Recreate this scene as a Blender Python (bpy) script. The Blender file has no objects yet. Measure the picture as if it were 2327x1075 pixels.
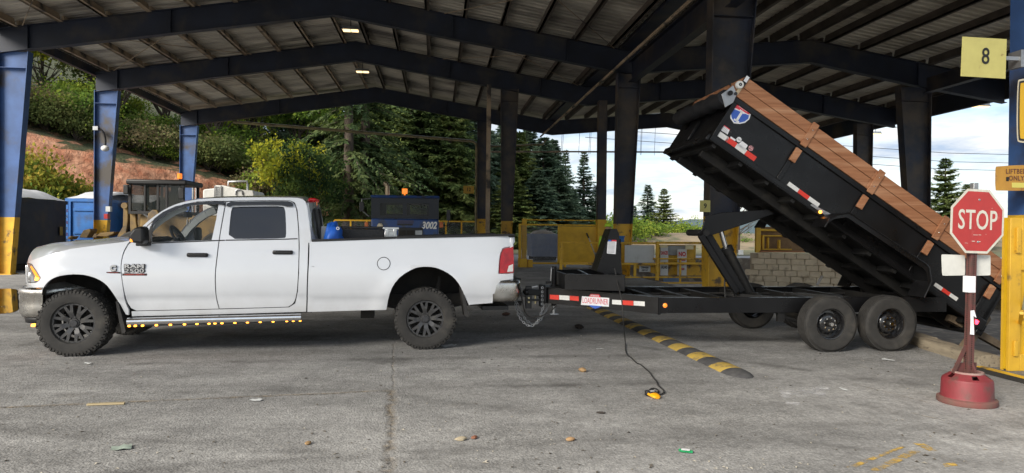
import bpy, bmesh, math, random
import numpy as np
from mathutils import Vector, Matrix
from mathutils.geometry import delaunay_2d_cdt
R = math.radians
SC = bpy.context.scene
COL = SC.collection
rnd = random.Random(7)

# ---------------------------------------------------------------- camera
CAM_H, CAM_F, CAM_YAW, CAM_PITCH, CAM_ROLL = 1.6, 1546.0, 6.3, 0.46, 0.55
cam_d = bpy.data.cameras.new('camera')
cam = bpy.data.objects.new('camera', cam_d); COL.objects.link(cam)
CAM_M = Matrix.Rotation(R(-CAM_YAW), 3, 'Z') @ Matrix.Rotation(R(90 - CAM_PITCH), 3, 'X') @ Matrix.Rotation(R(CAM_ROLL), 3, 'Z')
cam.matrix_world = Matrix.Translation((0, 0, CAM_H)) @ CAM_M.to_4x4()
cam_d.sensor_width = 36.0
cam_d.lens = 36.0 * CAM_F / 2327.0
cam_d.clip_start, cam_d.clip_end = 0.05, 4000
SC.camera = cam

# ---------------------------------------------------------------- sky, sun, exposure
SUN_EL, SUN_AZ = 31.0, -128.0        # azimuth measured clockwise from +Y
W = bpy.data.worlds.new('World'); SC.world = W; W.use_nodes = True
nt = W.node_tree; nt.nodes.clear()
def wn(t, **k):
    n = nt.nodes.new(t)
    for a, b in k.items(): setattr(n, a, b)
    return n
sky = wn('ShaderNodeTexSky', sky_type='NISHITA', sun_disc=False)
sky.sun_elevation = R(SUN_EL); sky.sun_rotation = R(SUN_AZ)
sky.air_density, sky.dust_density, sky.ozone_density = 1.0, 1.2, 1.6
geo = wn('ShaderNodeNewGeometry')
sep = wn('ShaderNodeSeparateXYZ'); nt.links.new(geo.outputs['Incoming'], sep.inputs[0])
zz = wn('ShaderNodeMath', operation='ABSOLUTE'); nt.links.new(sep.outputs[2], zz.inputs[0])
za = wn('ShaderNodeMath', operation='ADD'); nt.links.new(zz.outputs[0], za.inputs[0]); za.inputs[1].default_value = 0.10
dx = wn('ShaderNodeMath', operation='DIVIDE'); nt.links.new(sep.outputs[0], dx.inputs[0]); nt.links.new(za.outputs[0], dx.inputs[1])
dy = wn('ShaderNodeMath', operation='DIVIDE'); nt.links.new(sep.outputs[1], dy.inputs[0]); nt.links.new(za.outputs[0], dy.inputs[1])
cb = wn('ShaderNodeCombineXYZ'); nt.links.new(dx.outputs[0], cb.inputs[0]); nt.links.new(dy.outputs[0], cb.inputs[1])
cn = wn('ShaderNodeTexNoise'); cn.inputs['Scale'].default_value = 0.85; cn.inputs['Detail'].default_value = 9; cn.inputs['Roughness'].default_value = 0.58
nt.links.new(cb.outputs[0], cn.inputs['Vector'])
cr = wn('ShaderNodeValToRGB'); cr.color_ramp.elements[0].position = 0.36; cr.color_ramp.elements[1].position = 0.60
cr.color_ramp.elements[0].color = (0.38, 0.38, 0.38, 1); cr.color_ramp.elements[1].color = (0.97, 0.97, 0.97, 1)
nt.links.new(cn.outputs['Fac'], cr.inputs[0])
cn2 = wn('ShaderNodeTexNoise'); cn2.inputs['Scale'].default_value = 1.9; cn2.inputs['Detail'].default_value = 8; cn2.inputs['Roughness'].default_value = 0.6
nt.links.new(cb.outputs[0], cn2.inputs['Vector'])
cc = wn('ShaderNodeValToRGB'); cc.color_ramp.elements[0].position = 0.34; cc.color_ramp.elements[1].position = 0.66
cc.color_ramp.elements[0].color = (2.1, 2.6, 3.4, 1); cc.color_ramp.elements[1].color = (4.9, 4.8, 4.5, 1)
nt.links.new(cn2.outputs['Fac'], cc.inputs[0])
mx = wn('ShaderNodeMix', data_type='RGBA')
nt.links.new(cr.outputs[0], mx.inputs[0]); nt.links.new(sky.outputs[0], mx.inputs[6]); nt.links.new(cc.outputs[0], mx.inputs[7])
bg = wn('ShaderNodeBackground'); bg.inputs['Strength'].default_value = 0.055
nt.links.new(mx.outputs[2], bg.inputs[0])
wo = wn('ShaderNodeOutputWorld'); nt.links.new(bg.outputs[0], wo.inputs[0])
sl = bpy.data.lights.new('sun', 'SUN'); sl.energy = 1.5; sl.angle = R(28); sl.color = (1.0, 0.93, 0.82)
sun = bpy.data.objects.new('sun', sl); COL.objects.link(sun)
_s = Vector((math.sin(R(SUN_AZ)) * math.cos(R(SUN_EL)), math.cos(R(SUN_AZ)) * math.cos(R(SUN_EL)), math.sin(R(SUN_EL))))
sun.rotation_euler = _s.to_track_quat('Z', 'Y').to_euler()
sun.location = _s * 60
SC.view_settings.view_transform = 'Standard'; SC.view_settings.look = 'None'
SC.view_settings.gamma = 1.0; SC.view_settings.use_curve_mapping = False
SC.view_settings.exposure = 2.2
SC.render.engine = 'CYCLES'
SC.cycles.max_bounces = 10; SC.cycles.diffuse_bounces = 5; SC.cycles.transparent_max_bounces = 16

# ---------------------------------------------------------------- measuring helpers (photo survey -> metres)
def ray(px, py):
    return CAM_M @ Vector(((px - 1163.5) / CAM_F, -(py - 537.5) / CAM_F, -1.0))
def gp(px, py, z=0.0):
    d = ray(px, py); t = (z - CAM_H) / d.z
    return Vector((d.x * t, d.y * t, z))
def yp(px, py, Y):
    d = ray(px, py); t = Y / d.y
    return Vector((d.x * t, Y, CAM_H + d.z * t))
class Fr:
    """a yawed frame standing on the ground: local x along, y away, z up"""
    def __init__(s, x, y, yaw): s.o = Vector((x, y, 0)); s.yaw = yaw; s.m = Matrix.Rotation(-yaw, 3, 'Z')
    def uz(s, px, py, v):
        d = s.m @ ray(px, py); c = s.m @ (Vector((0, 0, CAM_H)) - s.o)
        t = (v - c.y) / d.y
        return (c.x + d.x * t, c.z + d.z * t)
    def fit(s, px, py, vf):
        v = 0.0
        for _ in range(6):
            u, z = s.uz(px, py, v); v = vf(u, z)
        return (u, z)

# ---------------------------------------------------------------- materials
MATS = {}
def mat(name, c1, rough=0.6, metal=0.0, c2=None, scale=4.0, detail=6, lo=0.35, hi=0.65, bump=0.0, bscale=None, coat=0.0,
        emit=None, estr=0.0, c3=None, s3=1.0, lo3=0.5, hi3=0.62, coords='Object', rough2=None, spec=None, stretch=None, dist=0.01):
    if name in MATS: return MATS[name]
    m = bpy.data.materials.new(name); m.use_nodes = True; n = m.node_tree.nodes; l = m.node_tree.links
    b = n['Principled BSDF']
    b.inputs['Base Color'].default_value = (*c1, 1); b.inputs['Roughness'].default_value = rough; b.inputs['Metallic'].default_value = metal
    if spec is not None: b.inputs['Specular IOR Level'].default_value = spec
    if coat: b.inputs['Coat Weight'].default_value = coat; b.inputs['Coat Roughness'].default_value = 0.04
    if emit: b.inputs['Emission Color'].default_value = (*emit, 1); b.inputs['Emission Strength'].default_value = estr
    tc = n.new('ShaderNodeTexCoord'); out = tc.outputs[coords]
    if stretch:
        mp = n.new('ShaderNodeMapping'); mp.inputs['Scale'].default_value = stretch; l.new(out, mp.inputs[0]); out = mp.outputs[0]
    def noise(s, d=6, ro=0.6):
        q = n.new('ShaderNodeTexNoise'); q.inputs['Scale'].default_value = s; q.inputs['Detail'].default_value = d; q.inputs['Roughness'].default_value = ro
        l.new(out, q.inputs['Vector']); return q
    def ramp(src, a, bb, ca=(0, 0, 0, 1), cb_=(1, 1, 1, 1)):
        q = n.new('ShaderNodeValToRGB'); q.color_ramp.elements[0].position = a; q.color_ramp.elements[1].position = bb
        q.color_ramp.elements[0].color = ca; q.color_ramp.elements[1].color = cb_; l.new(src, q.inputs[0]); return q
    col = None
    if c2:
        r = ramp(noise(scale, detail).outputs['Fac'], lo, hi, (*c1, 1), (*c2, 1)); col = r.outputs[0]
        if c3:
            f = ramp(noise(s3, 8).outputs['Fac'], lo3, hi3)
            x = n.new('ShaderNodeMix'); x.data_type = 'RGBA'; l.new(f.outputs[0], x.inputs[0]); l.new(col, x.inputs[6]); x.inputs[7].default_value = (*c3, 1); col = x.outputs[2]
        l.new(col, b.inputs['Base Color'])
    if rough2 is not None:
        r = n.new('ShaderNodeMapRange'); l.new(noise(scale * 1.3, 5).outputs['Fac'], r.inputs[0]); r.inputs[1].default_value = 0.35; r.inputs[2].default_value = 0.65
        r.inputs[3].default_value = rough; r.inputs[4].default_value = rough2; l.new(r.outputs[0], b.inputs['Roughness'])
    if bump:
        bp = n.new('ShaderNodeBump'); bp.inputs['Strength'].default_value = bump; bp.inputs['Distance'].default_value = dist
        l.new(noise(bscale or scale * 4, 6, 0.65).outputs['Fac'], bp.inputs['Height']); l.new(bp.outputs[0], b.inputs['Normal'])
    MATS[name] = m; return m

# ---------------------------------------------------------------- objects
def tag(o, label=None, cat=None, group=None, kind=None):
    if label: o['label'] = label
    if cat: o['category'] = cat
    if group: o['group'] = group
    if kind: o['kind'] = kind
    return o
def empty(name, label=None, cat=None, loc=(0, 0, 0), rz=0.0, group=None, parent=None):
    o = bpy.data.objects.new(name, None); COL.objects.link(o); o.location = loc; o.rotation_euler = (0, 0, rz)
    if parent: o.parent = parent
    return tag(o, label, cat, group)
def link(name, me, parent=None, loc=None, rz=None):
    o = bpy.data.objects.new(name, me); COL.objects.link(o)
    if parent: o.parent = parent
    if loc is not None: o.location = loc
    if rz is not None: o.rotation_euler = (0, 0, rz)
    return o
def copy_tree(src, parent=None, loc=None, rz=None):
    c = src.copy(); COL.objects.link(c)
    if parent is not None: c.parent = parent
    if loc is not None: c.location = loc
    if rz is not None: c.rotation_euler = (0, 0, rz)
    for ch in list(src.children): copy_tree(ch, c)
    return c

class MB:
    def __init__(s): s.v = []; s.f = []
    def add(s, vs, fs):
        k = len(s.v); s.v += [tuple(p) for p in vs]; s.f += [tuple(i + k for i in f) for f in fs]; return s
    def box(s, x0, x1, y0, y1, z0, z1):
        return s.add([(x0, y0, z0), (x1, y0, z0), (x1, y1, z0), (x0, y1, z0), (x0, y0, z1), (x1, y0, z1), (x1, y1, z1), (x0, y1, z1)],
                     [(0, 3, 2, 1), (4, 5, 6, 7), (0, 1, 5, 4), (1, 2, 6, 5), (2, 3, 7, 6), (3, 0, 4, 7)])
    def cbox(s, c, d): return s.box(c[0] - d[0] / 2, c[0] + d[0] / 2, c[1] - d[1] / 2, c[1] + d[1] / 2, c[2] - d[2] / 2, c[2] + d[2] / 2)
    def obox(s, c, ax, ay, az):
        c, ax, ay, az = map(Vector, (c, ax, ay, az))
        P = [c + ax * i + ay * j + az * k for k in (-1, 1) for i, j in ((-1, -1), (1, -1), (1, 1), (-1, 1))]
        F = [(0, 3, 2, 1), (4, 5, 6, 7), (0, 1, 5, 4), (1, 2, 6, 5), (2, 3, 7, 6), (3, 0, 4, 7)]
        if ax.cross(ay).dot(az) < 0: F = [f[::-1] for f in F]
        return s.add(P, F)
    def beam(s, p0, p1, w, h, up=(0, 0, 1), w1=None, h1=None):
        """bar from p0 to p1; w across, h along up"""
        p0, p1, up = Vector(p0), Vector(p1), Vector(up)
        t = (p1 - p0).normalized(); sd = t.cross(up).normalized(); u = sd.cross(t)
        w1 = w if w1 is None else w1; h1 = h if h1 is None else h1
        P = []
        for p, a, b in ((p0, w / 2, h / 2), (p1, w1 / 2, h1 / 2)):
            P += [p - sd * a - u * b, p + sd * a - u * b, p + sd * a + u * b, p - sd * a + u * b]
        return s.add(P, [(3, 2, 1, 0), (4, 5, 6, 7), (0, 1, 5, 4), (1, 2, 6, 5), (2, 3, 7, 6), (3, 0, 4, 7)])
    def tube(s, pts, r, n=8, cap=True, r1=None):
        pts = [Vector(p) for p in pts]; N = len(pts); k0 = len(s.v); ref = None
        for i, p in enumerate(pts):
            t = (pts[min(i + 1, N - 1)] - pts[max(i - 1, 0)])
            t = t.normalized() if t.length > 1e-9 else Vector((0, 0, 1))
            if ref is None: ref = Vector((0, 0, 1)) if abs(t.z) < 0.9 else Vector((1, 0, 0))
            a = t.cross(ref)
            if a.length < 1e-6: a = t.cross(Vector((0.3, 1, 0.2)))
            a.normalize(); b = a.cross(t).normalized(); ref = b
            rr = r if r1 is None else r + (r1 - r) * i / (N - 1)
            if isinstance(r, (list, tuple)): rr = r[i]
            for j in range(n):
                th = 2 * math.pi * j / n; s.v.append(tuple(p + a * (math.cos(th) * rr) + b * (math.sin(th) * rr)))
        for i in range(N - 1):
            for j in range(n):
                q = k0 + i * n; s.f.append((q + j, q + (j + 1) % n, q + n + (j + 1) % n, q + n + j))
        if cap: s.f.append(tuple(k0 + j for j in range(n))[::-1]); s.f.append(tuple(k0 + (N - 1) * n + j for j in range(n)))
        return s
    def cyl(s, p0, p1, r, n=12, r1=None): return s.tube([p0, p1], r, n, True, r1)
    def prism(s, poly, ext):
        """poly: list of 3D points, extruded by ext"""
        n = len(poly); ext = Vector(ext); P = [Vector(p) for p in poly]; nn = Vector((0, 0, 0))
        for i in range(n): nn += P[i].cross(P[(i + 1) % n])
        if nn.dot(ext) > 0: P = P[::-1]
        Q = [p + ext for p in P]
        return s.add(P + Q, [tuple(range(n)), tuple(range(2 * n - 1, n - 1, -1))] + [(i, i + n, (i + 1) % n + n, (i + 1) % n) for i in range(n)])
    def lathe(s, prof, o=(0, 0, 0), axis='y', n=24, a0=0.0, a1=2 * math.pi, cap=False):
        """prof: (radius, height along axis)"""
        o = Vector(o); k0 = len(s.v); full = abs(a1 - a0 - 2 * math.pi) < 1e-6; m = n if full else n + 1; L = len(prof)
        for i in range(m):
            th = a0 + (a1 - a0) * i / n; c, q = math.cos(th), math.sin(th)
            for r, h in prof:
                p = (r * c, h, r * q) if axis == 'y' else ((r * c, r * q, h) if axis == 'z' else (h, r * c, r * q))
                s.v.append(tuple(o + Vector(p)))
        for i in range(n):
            i2 = (i + 1) % m
            for j in range(L - 1):
                A = k0 + i * L + j; B = k0 + i2 * L + j; s.f.append((A, A + 1, B + 1, B))
        return s
    def sphere(s, c, r, n=12, m=8, sc=(1, 1, 1)):
        c = Vector(c); k0 = len(s.v)
        for i in range(m + 1):
            ph = math.pi * i / m
            for j in range(n):
                th = 2 * math.pi * j / n; s.v.append((c.x + r * sc[0] * math.sin(ph) * math.cos(th), c.y + r * sc[1] * math.sin(ph) * math.sin(th), c.z + r * sc[2] * math.cos(ph)))
        for i in range(m):
            for j in range(n):
                s.f.append((k0 + i * n + j, k0 + (i + 1) * n + j, k0 + (i + 1) * n + (j + 1) % n, k0 + i * n + (j + 1) % n))
        return s
    def grid(s, rows, closed=False, flip=False):
        k0 = len(s.v); nr = len(rows); nc = len(rows[0])
        for r_ in rows: s.v += [tuple(p) for p in r_]
        for i in range(nr - 1):
            for j in range(nc if closed else nc - 1):
                f = (k0 + i * nc + j, k0 + i * nc + (j + 1) % nc, k0 + (i + 1) * nc + (j + 1) % nc, k0 + (i + 1) * nc + j)
                s.f.append(f[::-1] if flip else f)
        return s
    def mesh(s, name, m=None, smooth=False):
        me = bpy.data.meshes.new(name); me.from_pydata(s.v, [], s.f)
        if m: me.materials.append(m)
        if smooth == 'auto':
            me.polygons.foreach_set('use_smooth', [True] * len(me.polygons)); me.set_sharp_from_angle(angle=R(38))
        elif smooth: me.polygons.foreach_set('use_smooth', [True] * len(me.polygons))
        me.update(); return me
    def build(s, name, m=None, parent=None, smooth='auto', bevel=0.0, loc=None, rz=None, fix=False):
        me = s.mesh(name, m, smooth)
        if fix:
            bm = bmesh.new(); bm.from_mesh(me); bmesh.ops.recalc_face_normals(bm, faces=bm.faces); bm.to_mesh(me); bm.free()
        o = link(name, me, parent, loc, rz)
        if bevel:
            q = o.modifiers.new('bevel', 'BEVEL'); q.width = bevel; q.segments = 2; q.limit_method = 'ANGLE'; q.angle_limit = R(40); q.harden_normals = False
        return o
def np_mesh(name, V, k, m, smooth=False):
    """V: (faces*k, 3) array of loose k-gons"""
    V = np.asarray(V, dtype=np.float32).reshape(-1, 3); nf = len(V) // k
    me = bpy.data.meshes.new(name); me.vertices.add(len(V)); me.vertices.foreach_set('co', V.ravel())
    me.loops.add(nf * k); me.loops.foreach_set('vertex_index', np.arange(nf * k, dtype=np.int32))
    me.polygons.add(nf); me.polygons.foreach_set('loop_start', np.arange(0, nf * k, k, dtype=np.int32)); me.polygons.foreach_set('loop_total', np.full(nf, k, dtype=np.int32))
    me.materials.append(m); me.update(calc_edges=True); return me
def text(name, body, size, m, parent, loc, rot=(R(90), 0, 0), ext=0.002, sx=1.0, align='CENTER', shear=0.0, bold=0.0, spacing=1.0):
    c = bpy.data.curves.new(name, 'FONT'); c.body = body; c.size = size; c.extrude = ext; c.align_x = align; c.align_y = 'CENTER'; c.shear = shear; c.offset = bold; c.space_character = spacing
    c.resolution_u = 3
    t = bpy.data.objects.new(name, c); COL.objects.link(t); dg = bpy.context.evaluated_depsgraph_get()
    me = bpy.data.meshes.new_from_object(t.evaluated_get(dg)); bpy.data.objects.remove(t); bpy.data.curves.remove(c)
    me.materials.clear(); me.materials.append(m); o = link(name, me)
    if parent: o.parent = parent
    o.location = loc; o.rotation_euler = rot; o.scale = (sx, 1, 1); return o
def densify(poly, step, closed=True):
    out = []; n = len(poly)
    for i in range(n if closed else n - 1):
        a, b = poly[i], poly[(i + 1) % n]; k = max(1, int(math.hypot(b[0] - a[0], b[1] - a[1]) / step))
        out += [(a[0] + (b[0] - a[0]) * j / k, a[1] + (b[1] - a[1]) * j / k) for j in range(k)]
    if not closed: out.append(poly[-1])
    return out
def smooth_poly(p, closed=False, it=2):
    for _ in range(it):
        q = []; n = len(p)
        for i in range(n if closed else n - 1):
            a, b = p[i], p[(i + 1) % n]; q += [(a[0] * .75 + b[0] * .25, a[1] * .75 + b[1] * .25), (a[0] * .25 + b[0] * .75, a[1] * .25 + b[1] * .75)]
        if not closed: q = [p[0]] + q + [p[-1]]
        p = q
    return p
def inside(p, poly):
    x, y = p; c = False; n = len(poly); j = n - 1
    for i in range(n):
        xi, yi = poly[i]; xj, yj = poly[j]
        if (yi > y) != (yj > y) and x < (xj - xi) * (y - yi) / (yj - yi) + xi: c = not c
        j = i
    return c
def offset_poly(p, d):
    """grow (d>0) a simple polygon"""
    n = len(p); A = sum(p[i][0] * p[(i + 1) % n][1] - p[(i + 1) % n][0] * p[i][1] for i in range(n)); sg = 1 if A > 0 else -1; out = []
    for i in range(n):
        a, b, c = Vector(p[i - 1]), Vector(p[i]), Vector(p[(i + 1) % n])
        t1 = (b - a); t2 = (c - b)
        if t1.length < 1e-9 or t2.length < 1e-9: out.append(tuple(b)); continue
        t1.normalize(); t2.normalize(); nn = Vector((t1.y + t2.y, -t1.x - t2.x))
        if nn.length < 1e-6: out.append(tuple(b)); continue
        nn.normalize(); k = max(0.35, nn.dot(Vector((t1.y, -t1.x)))); out.append(tuple(b + nn * (sg * d / k)))
    return out
def cdt_fill(outer, holes, step):
    vs = []; es = []
    for lp in [outer] + holes:
        k = len(vs); vs += [Vector(p) for p in lp]; es += [(k + i, k + (i + 1) % len(lp)) for i in range(len(lp))]
    xs = [p[0] for p in outer]; ys = [p[1] for p in outer]
    def dmin(p):
        return min((p[0] - v.x) ** 2 + (p[1] - v.y) ** 2 for v in vs[:nb])
    nb = len(vs); y = min(ys) + step * .5; r = 0
    while y < max(ys):
        x = min(xs) + step * (.5 if r % 2 else .25)
        while x < max(xs):
            p = (x, y)
            if inside(p, outer) and not any(inside(p, h) for h in holes) and dmin(p) > (step * .45) ** 2: vs.append(Vector(p))
            x += step
        y += step; r += 1
    V, E, F, *_ = delaunay_2d_cdt(vs, es, [], 0, 1e-6)
    out = []
    for f in F:
        c = (sum(V[i].x for i in f) / len(f), sum(V[i].y for i in f) / len(f))
        if inside(c, outer) and not any(inside(c, h) for h in holes): out.append(tuple(f))
    return [(v.x, v.y) for v in V], out
def panel(name, m, parent, outer, holes=(), vf=None, sgn=1, W_=2.0, step=0.06, flange=0.03, smooth=True, dv=0.0):
    """sheet-metal skin over polygon (x,z) with side offset vf(x,z); turned-in edges. sgn=-1: mirrored far side."""
    outer = densify(outer, step * .7); holes = [densify(h, step * .7) for h in holes]
    P, F = cdt_fill(outer, holes, step)
    mb = MB(); Y = lambda u, z, e=0.0: (vf(u, z) + dv + e) if sgn > 0 else W_ - (vf(u, z) + dv + e)
    vs = [(u, Y(u, z), z) for u, z in P]; fs = []
    for f in F:
        a, b, c = (P[i] for i in f[:3]); ccw = (b[0] - a[0]) * (c[1] - a[1]) - (c[0] - a[0]) * (b[1] - a[1]) > 0
        f = f if ccw else f[::-1]; fs.append(f if sgn > 0 else f[::-1])
    mb.add(vs, fs)
    for lp in [outer] + list(holes):
        n = len(lp); k = len(mb.v)
        for u, z in lp: mb.v.append((u, Y(u, z), z)); mb.v.append((u, Y(u, z, flange), z))
        for i in range(n):
            j = (i + 1) % n; mb.f.append((k + 2 * i, k + 2 * i + 1, k + 2 * j + 1, k + 2 * j))
    o = mb.build(name, m, parent, smooth=True); me = o.data; e = .012; nf = len(F); np_ = len(P); VN = []
    for u, z in P:
        gu = (vf(u + e, z) - vf(u - e, z)) / (2 * e); gz = (vf(u, z + e) - vf(u, z - e)) / (2 * e); VN.append(Vector((gu, -1, gz)).normalized() if sgn > 0 else Vector((gu, 1, gz)).normalized())
    LN = []
    for p in me.polygons:
        for li in p.loop_indices:
            LN.append(VN[me.loops[li].vertex_index] if p.index < nf else p.normal)
    me.normals_split_custom_set([tuple(q) for q in LN]); return o
# ================================================================ materials used everywhere
M = {}
M['steel_blue'] = mat('blue painted steel', (0.030, 0.075, 0.20), 0.55, c2=(0.045, 0.115, 0.31), scale=1.6, c3=(0.06, 0.052, 0.045), s3=0.7, lo3=0.52, hi3=0.66, bump=0.05, bscale=30)
M['steel_navy'] = mat('navy painted beam', (0.0095, 0.013, 0.023), 0.6, c2=(0.014, 0.021, 0.042), scale=0.9, c3=(0.060, 0.050, 0.038), s3=0.6, lo3=0.5, hi3=0.68, bump=0.05, bscale=30)
M['steel_brown'] = mat('dirty brown purlin', (0.30, 0.225, 0.15), 0.75, c2=(0.42, 0.33, 0.23), scale=2.2, c3=(0.05, 0.045, 0.042), s3=1.1, bump=0.06, bscale=40)  # tan raised for light on the left-slope purlins; dark patches are dirt
M['steel_dark'] = mat('backlit soiled column paint', (0.022, 0.023, 0.028), 0.6, c2=(0.024, 0.034, 0.064), scale=0.8, c3=(0.085, 0.068, 0.052), s3=0.9, lo3=0.42, hi3=0.62, bump=0.05, bscale=30)  # backlit shade put into the dark paint, together with brown dirt
M['yellow'] = mat('safety yellow paint', (0.78, 0.47, 0.025), 0.5, c2=(0.64, 0.36, 0.02), scale=2.5, c3=(0.26, 0.16, 0.05), s3=2.2, lo3=0.66, hi3=0.80, bump=0.06, bscale=40)
M['yellow_worn'] = mat('worn yellow paint', (0.72, 0.43, 0.03), 0.5, c2=(0.56, 0.32, 0.025), scale=3.0, c3=(0.10, 0.075, 0.045), s3=3.1, lo3=0.56, hi3=0.66, bump=0.12, bscale=35)
M['purlin_shaded'] = mat('shaded brown purlin', (0.055, 0.046, 0.038), 0.75, c2=(0.10, 0.082, 0.065), scale=2.2, bump=0.06, bscale=40)  # same purlin with the shade of its unlit faces put into the colour
M['roof_tin'] = mat('sooty galvanised sheet', (0.66, 0.61, 0.52), 0.55, c2=(0.40, 0.365, 0.31), scale=0.55, c3=(0.10, 0.09, 0.08), s3=0.42, lo3=0.44, hi3=0.66, stretch=(0.5, 1.6, 1), bump=0.03)
M['roof_tin_lit'] = mat('lit galvanised sheet', (0.74, 0.69, 0.58), 0.55, c2=(0.50, 0.46, 0.38), scale=0.55, c3=(0.16, 0.14, 0.12), s3=0.42, lo3=0.52, hi3=0.74, stretch=(0.5, 1.6, 1), bump=0.03)  # second gable: light on the roof put into a paler, less sooty tin
M['black_steel'] = mat('black steel', (0.012, 0.012, 0.013), 0.35, c2=(0.02, 0.02, 0.021), scale=3)
M['white_plain'] = mat('white enamel', (0.78, 0.78, 0.76), 0.4, c2=(0.66, 0.66, 0.63), scale=2)
M['grey_metal'] = mat('grey galvanised', (0.42, 0.43, 0.44), 0.42, 0.7, c2=(0.30, 0.31, 0.32), scale=6)
M['chrome'] = mat('chrome', (0.78, 0.79, 0.80), 0.08, 1.0, c2=(0.70, 0.70, 0.70), scale=8, rough2=0.2)
M['rubber'] = mat('black rubber', (0.018, 0.018, 0.018), 0.75, c2=(0.032, 0.030, 0.028), scale=7, bump=0.1, bscale=60)
M['plastic'] = mat('black plastic', (0.014, 0.014, 0.015), 0.45)
M['lamp_on'] = mat('lit lamp', (1, 0.9, 0.7), 0.5, emit=(1.0, 0.70, 0.34), estr=0.5)
M['orange_lens'] = mat('orange lens', (0.85, 0.22, 0.03), 0.25, emit=(1.0, 0.22, 0.02), estr=0.25)
M['text_black'] = mat('black print', (0.02, 0.02, 0.02), 0.6)

# ================================================================ ground
def ground_material():
    m = bpy.data.materials.new('worn concrete yard'); m.use_nodes = True; n = m.node_tree.nodes; l = m.node_tree.links; b = n['Principled BSDF']
    tc = n.new('ShaderNodeTexCoord'); P = tc.outputs['Object']
    def noise(s, d=8, ro=0.6, src=P, off=None):
        q = n.new('ShaderNodeTexNoise'); q.inputs['Scale'].default_value = s; q.inputs['Detail'].default_value = d; q.inputs['Roughness'].default_value = ro
        l.new(src, q.inputs['Vector']); return q.outputs['Fac']
    def ramp(src, a, c, ca, cb_):
        q = n.new('ShaderNodeValToRGB'); q.color_ramp.elements[0].position = a; q.color_ramp.elements[1].position = c
        q.color_ramp.elements[0].color = (*ca, 1); q.color_ramp.elements[1].color = (*cb_, 1); l.new(src, q.inputs[0]); return q.outputs[0]
    def mix(f, a, c, mode='MIX'):
        q = n.new('ShaderNodeMix'); q.data_type = 'RGBA'; q.blend_type = mode
        for s_, v in ((0, f), (6, a), (7, c)):
            if isinstance(v, (int, float)): q.inputs[s_].default_value = v
            elif isinstance(v, tuple): q.inputs[s_].default_value = (*v, 1)
            else: l.new(v, q.inputs[s_])
        return q.outputs[2]
    def mth(op, a, c=None, d=None):
        q = n.new('ShaderNodeMath'); q.operation = op
        for i, v in enumerate((a, c, d)):
            if v is None: continue
            if isinstance(v, (int, float)): q.inputs[i].default_value = v
            else: l.new(v, q.inputs[i])
        return q.outputs[0]
    base = ramp(noise(0.35), 0.32, 0.68, (0.26, 0.258, 0.253), (0.365, 0.361, 0.352))
    mid = ramp(noise(2.3, 10, 0.7), 0.3, 0.7, (0.78, 0.78, 0.78), (1.2, 1.2, 1.2))
    col = mix(1.0, base, mid, 'MULTIPLY')
    # driving streaks along x
    mp = n.new('ShaderNodeMapping'); mp.inputs['Scale'].default_value = (0.3, 1.5, 1); mp.inputs['Rotation'].default_value = (0, 0, 0.12); l.new(P, mp.inputs[0])
    st = ramp(noise(1.1, 6, 0.6, mp.outputs[0]), 0.35, 0.66, (0.80, 0.80, 0.80), (1.13, 1.13, 1.13))
    col = mix(1.0, col, st, 'MULTIPLY')
    # exposed aggregate, stronger on worn patches
    vo = n.new('ShaderNodeTexVoronoi'); vo.inputs['Scale'].default_value = 55.0; l.new(P, vo.inputs['Vector'])
    agg = ramp(vo.outputs['Distance'], 0.1, 0.62, (1.15, 1.145, 1.13), (0.70, 0.70, 0.70))
    worn = ramp(noise(0.55, 5, 0.6), 0.44, 0.6, (0.12, 0.12, 0.12), (0.95, 0.95, 0.95))
    col = mix(worn, col, mix(1.0, col, agg, 'MULTIPLY'))
    gr = ramp(noise(38, 6, 0.7), 0.36, 0.64, (0.78, 0.78, 0.78), (1.2, 1.2, 1.2)); col = mix(1.0, col, gr, 'MULTIPLY')
    sp0 = ramp(noise(13, 5, 0.75), 0.38, 0.63, (0.80, 0.80, 0.80), (1.17, 1.17, 1.17)); col = mix(1.0, col, sp0, 'MULTIPLY')
    # oil stains and pale dust
    oil = ramp(noise(0.8, 7, 0.62), 0.57, 0.72, (0, 0, 0), (0.62, 0.62, 0.62)); col = mix(oil, col, (0.055, 0.053, 0.050))
    dust = ramp(noise(1.25, 8, 0.66), 0.62, 0.80, (0, 0, 0), (0.6, 0.6, 0.6)); col = mix(dust, col, (0.33, 0.31, 0.27))
    # small dark flecks
    fl = ramp(noise(9.0, 3, 0.5), 0.72, 0.76, (0, 0, 0), (0.7, 0.7, 0.7)); col = mix(fl, col, (0.09, 0.075, 0.06))
    sp = n.new('ShaderNodeSeparateXYZ'); l.new(P, sp.inputs[0]); X, Y = sp.outputs[0], sp.outputs[1]
    wob = mth('MULTIPLY', mth('SUBTRACT', noise(3.0, 6, 0.7), 0.5), 0.16)
    a_, b_ = gp(893, 887), gp(885, 1075); c_ = gp(0, 926)
    cracks = []
    def line(p, q, w, lo_t=-0.02, hi_t=1.02, dirt=True):
        d = (q - p); L = d.length; tx, ty = d.x / L, d.y / L
        ux = mth('SUBTRACT', X, p.x); uy = mth('SUBTRACT', Y, p.y)
        dist = mth('ABSOLUTE', mth('ADD', mth('SUBTRACT', mth('MULTIPLY', ux, -ty), mth('MULTIPLY', uy, -tx)), wob))
        t = mth('DIVIDE', mth('ADD', mth('MULTIPLY', ux, tx), mth('MULTIPLY', uy, ty)), L)
        inn = mth('MULTIPLY', mth('GREATER_THAN', t, lo_t), mth('LESS_THAN', t, hi_t))
        return mth('MULTIPLY', mth('SUBTRACT', 1.0, mth('MINIMUM', mth('DIVIDE', dist, w), 1.0)), inn)
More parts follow.
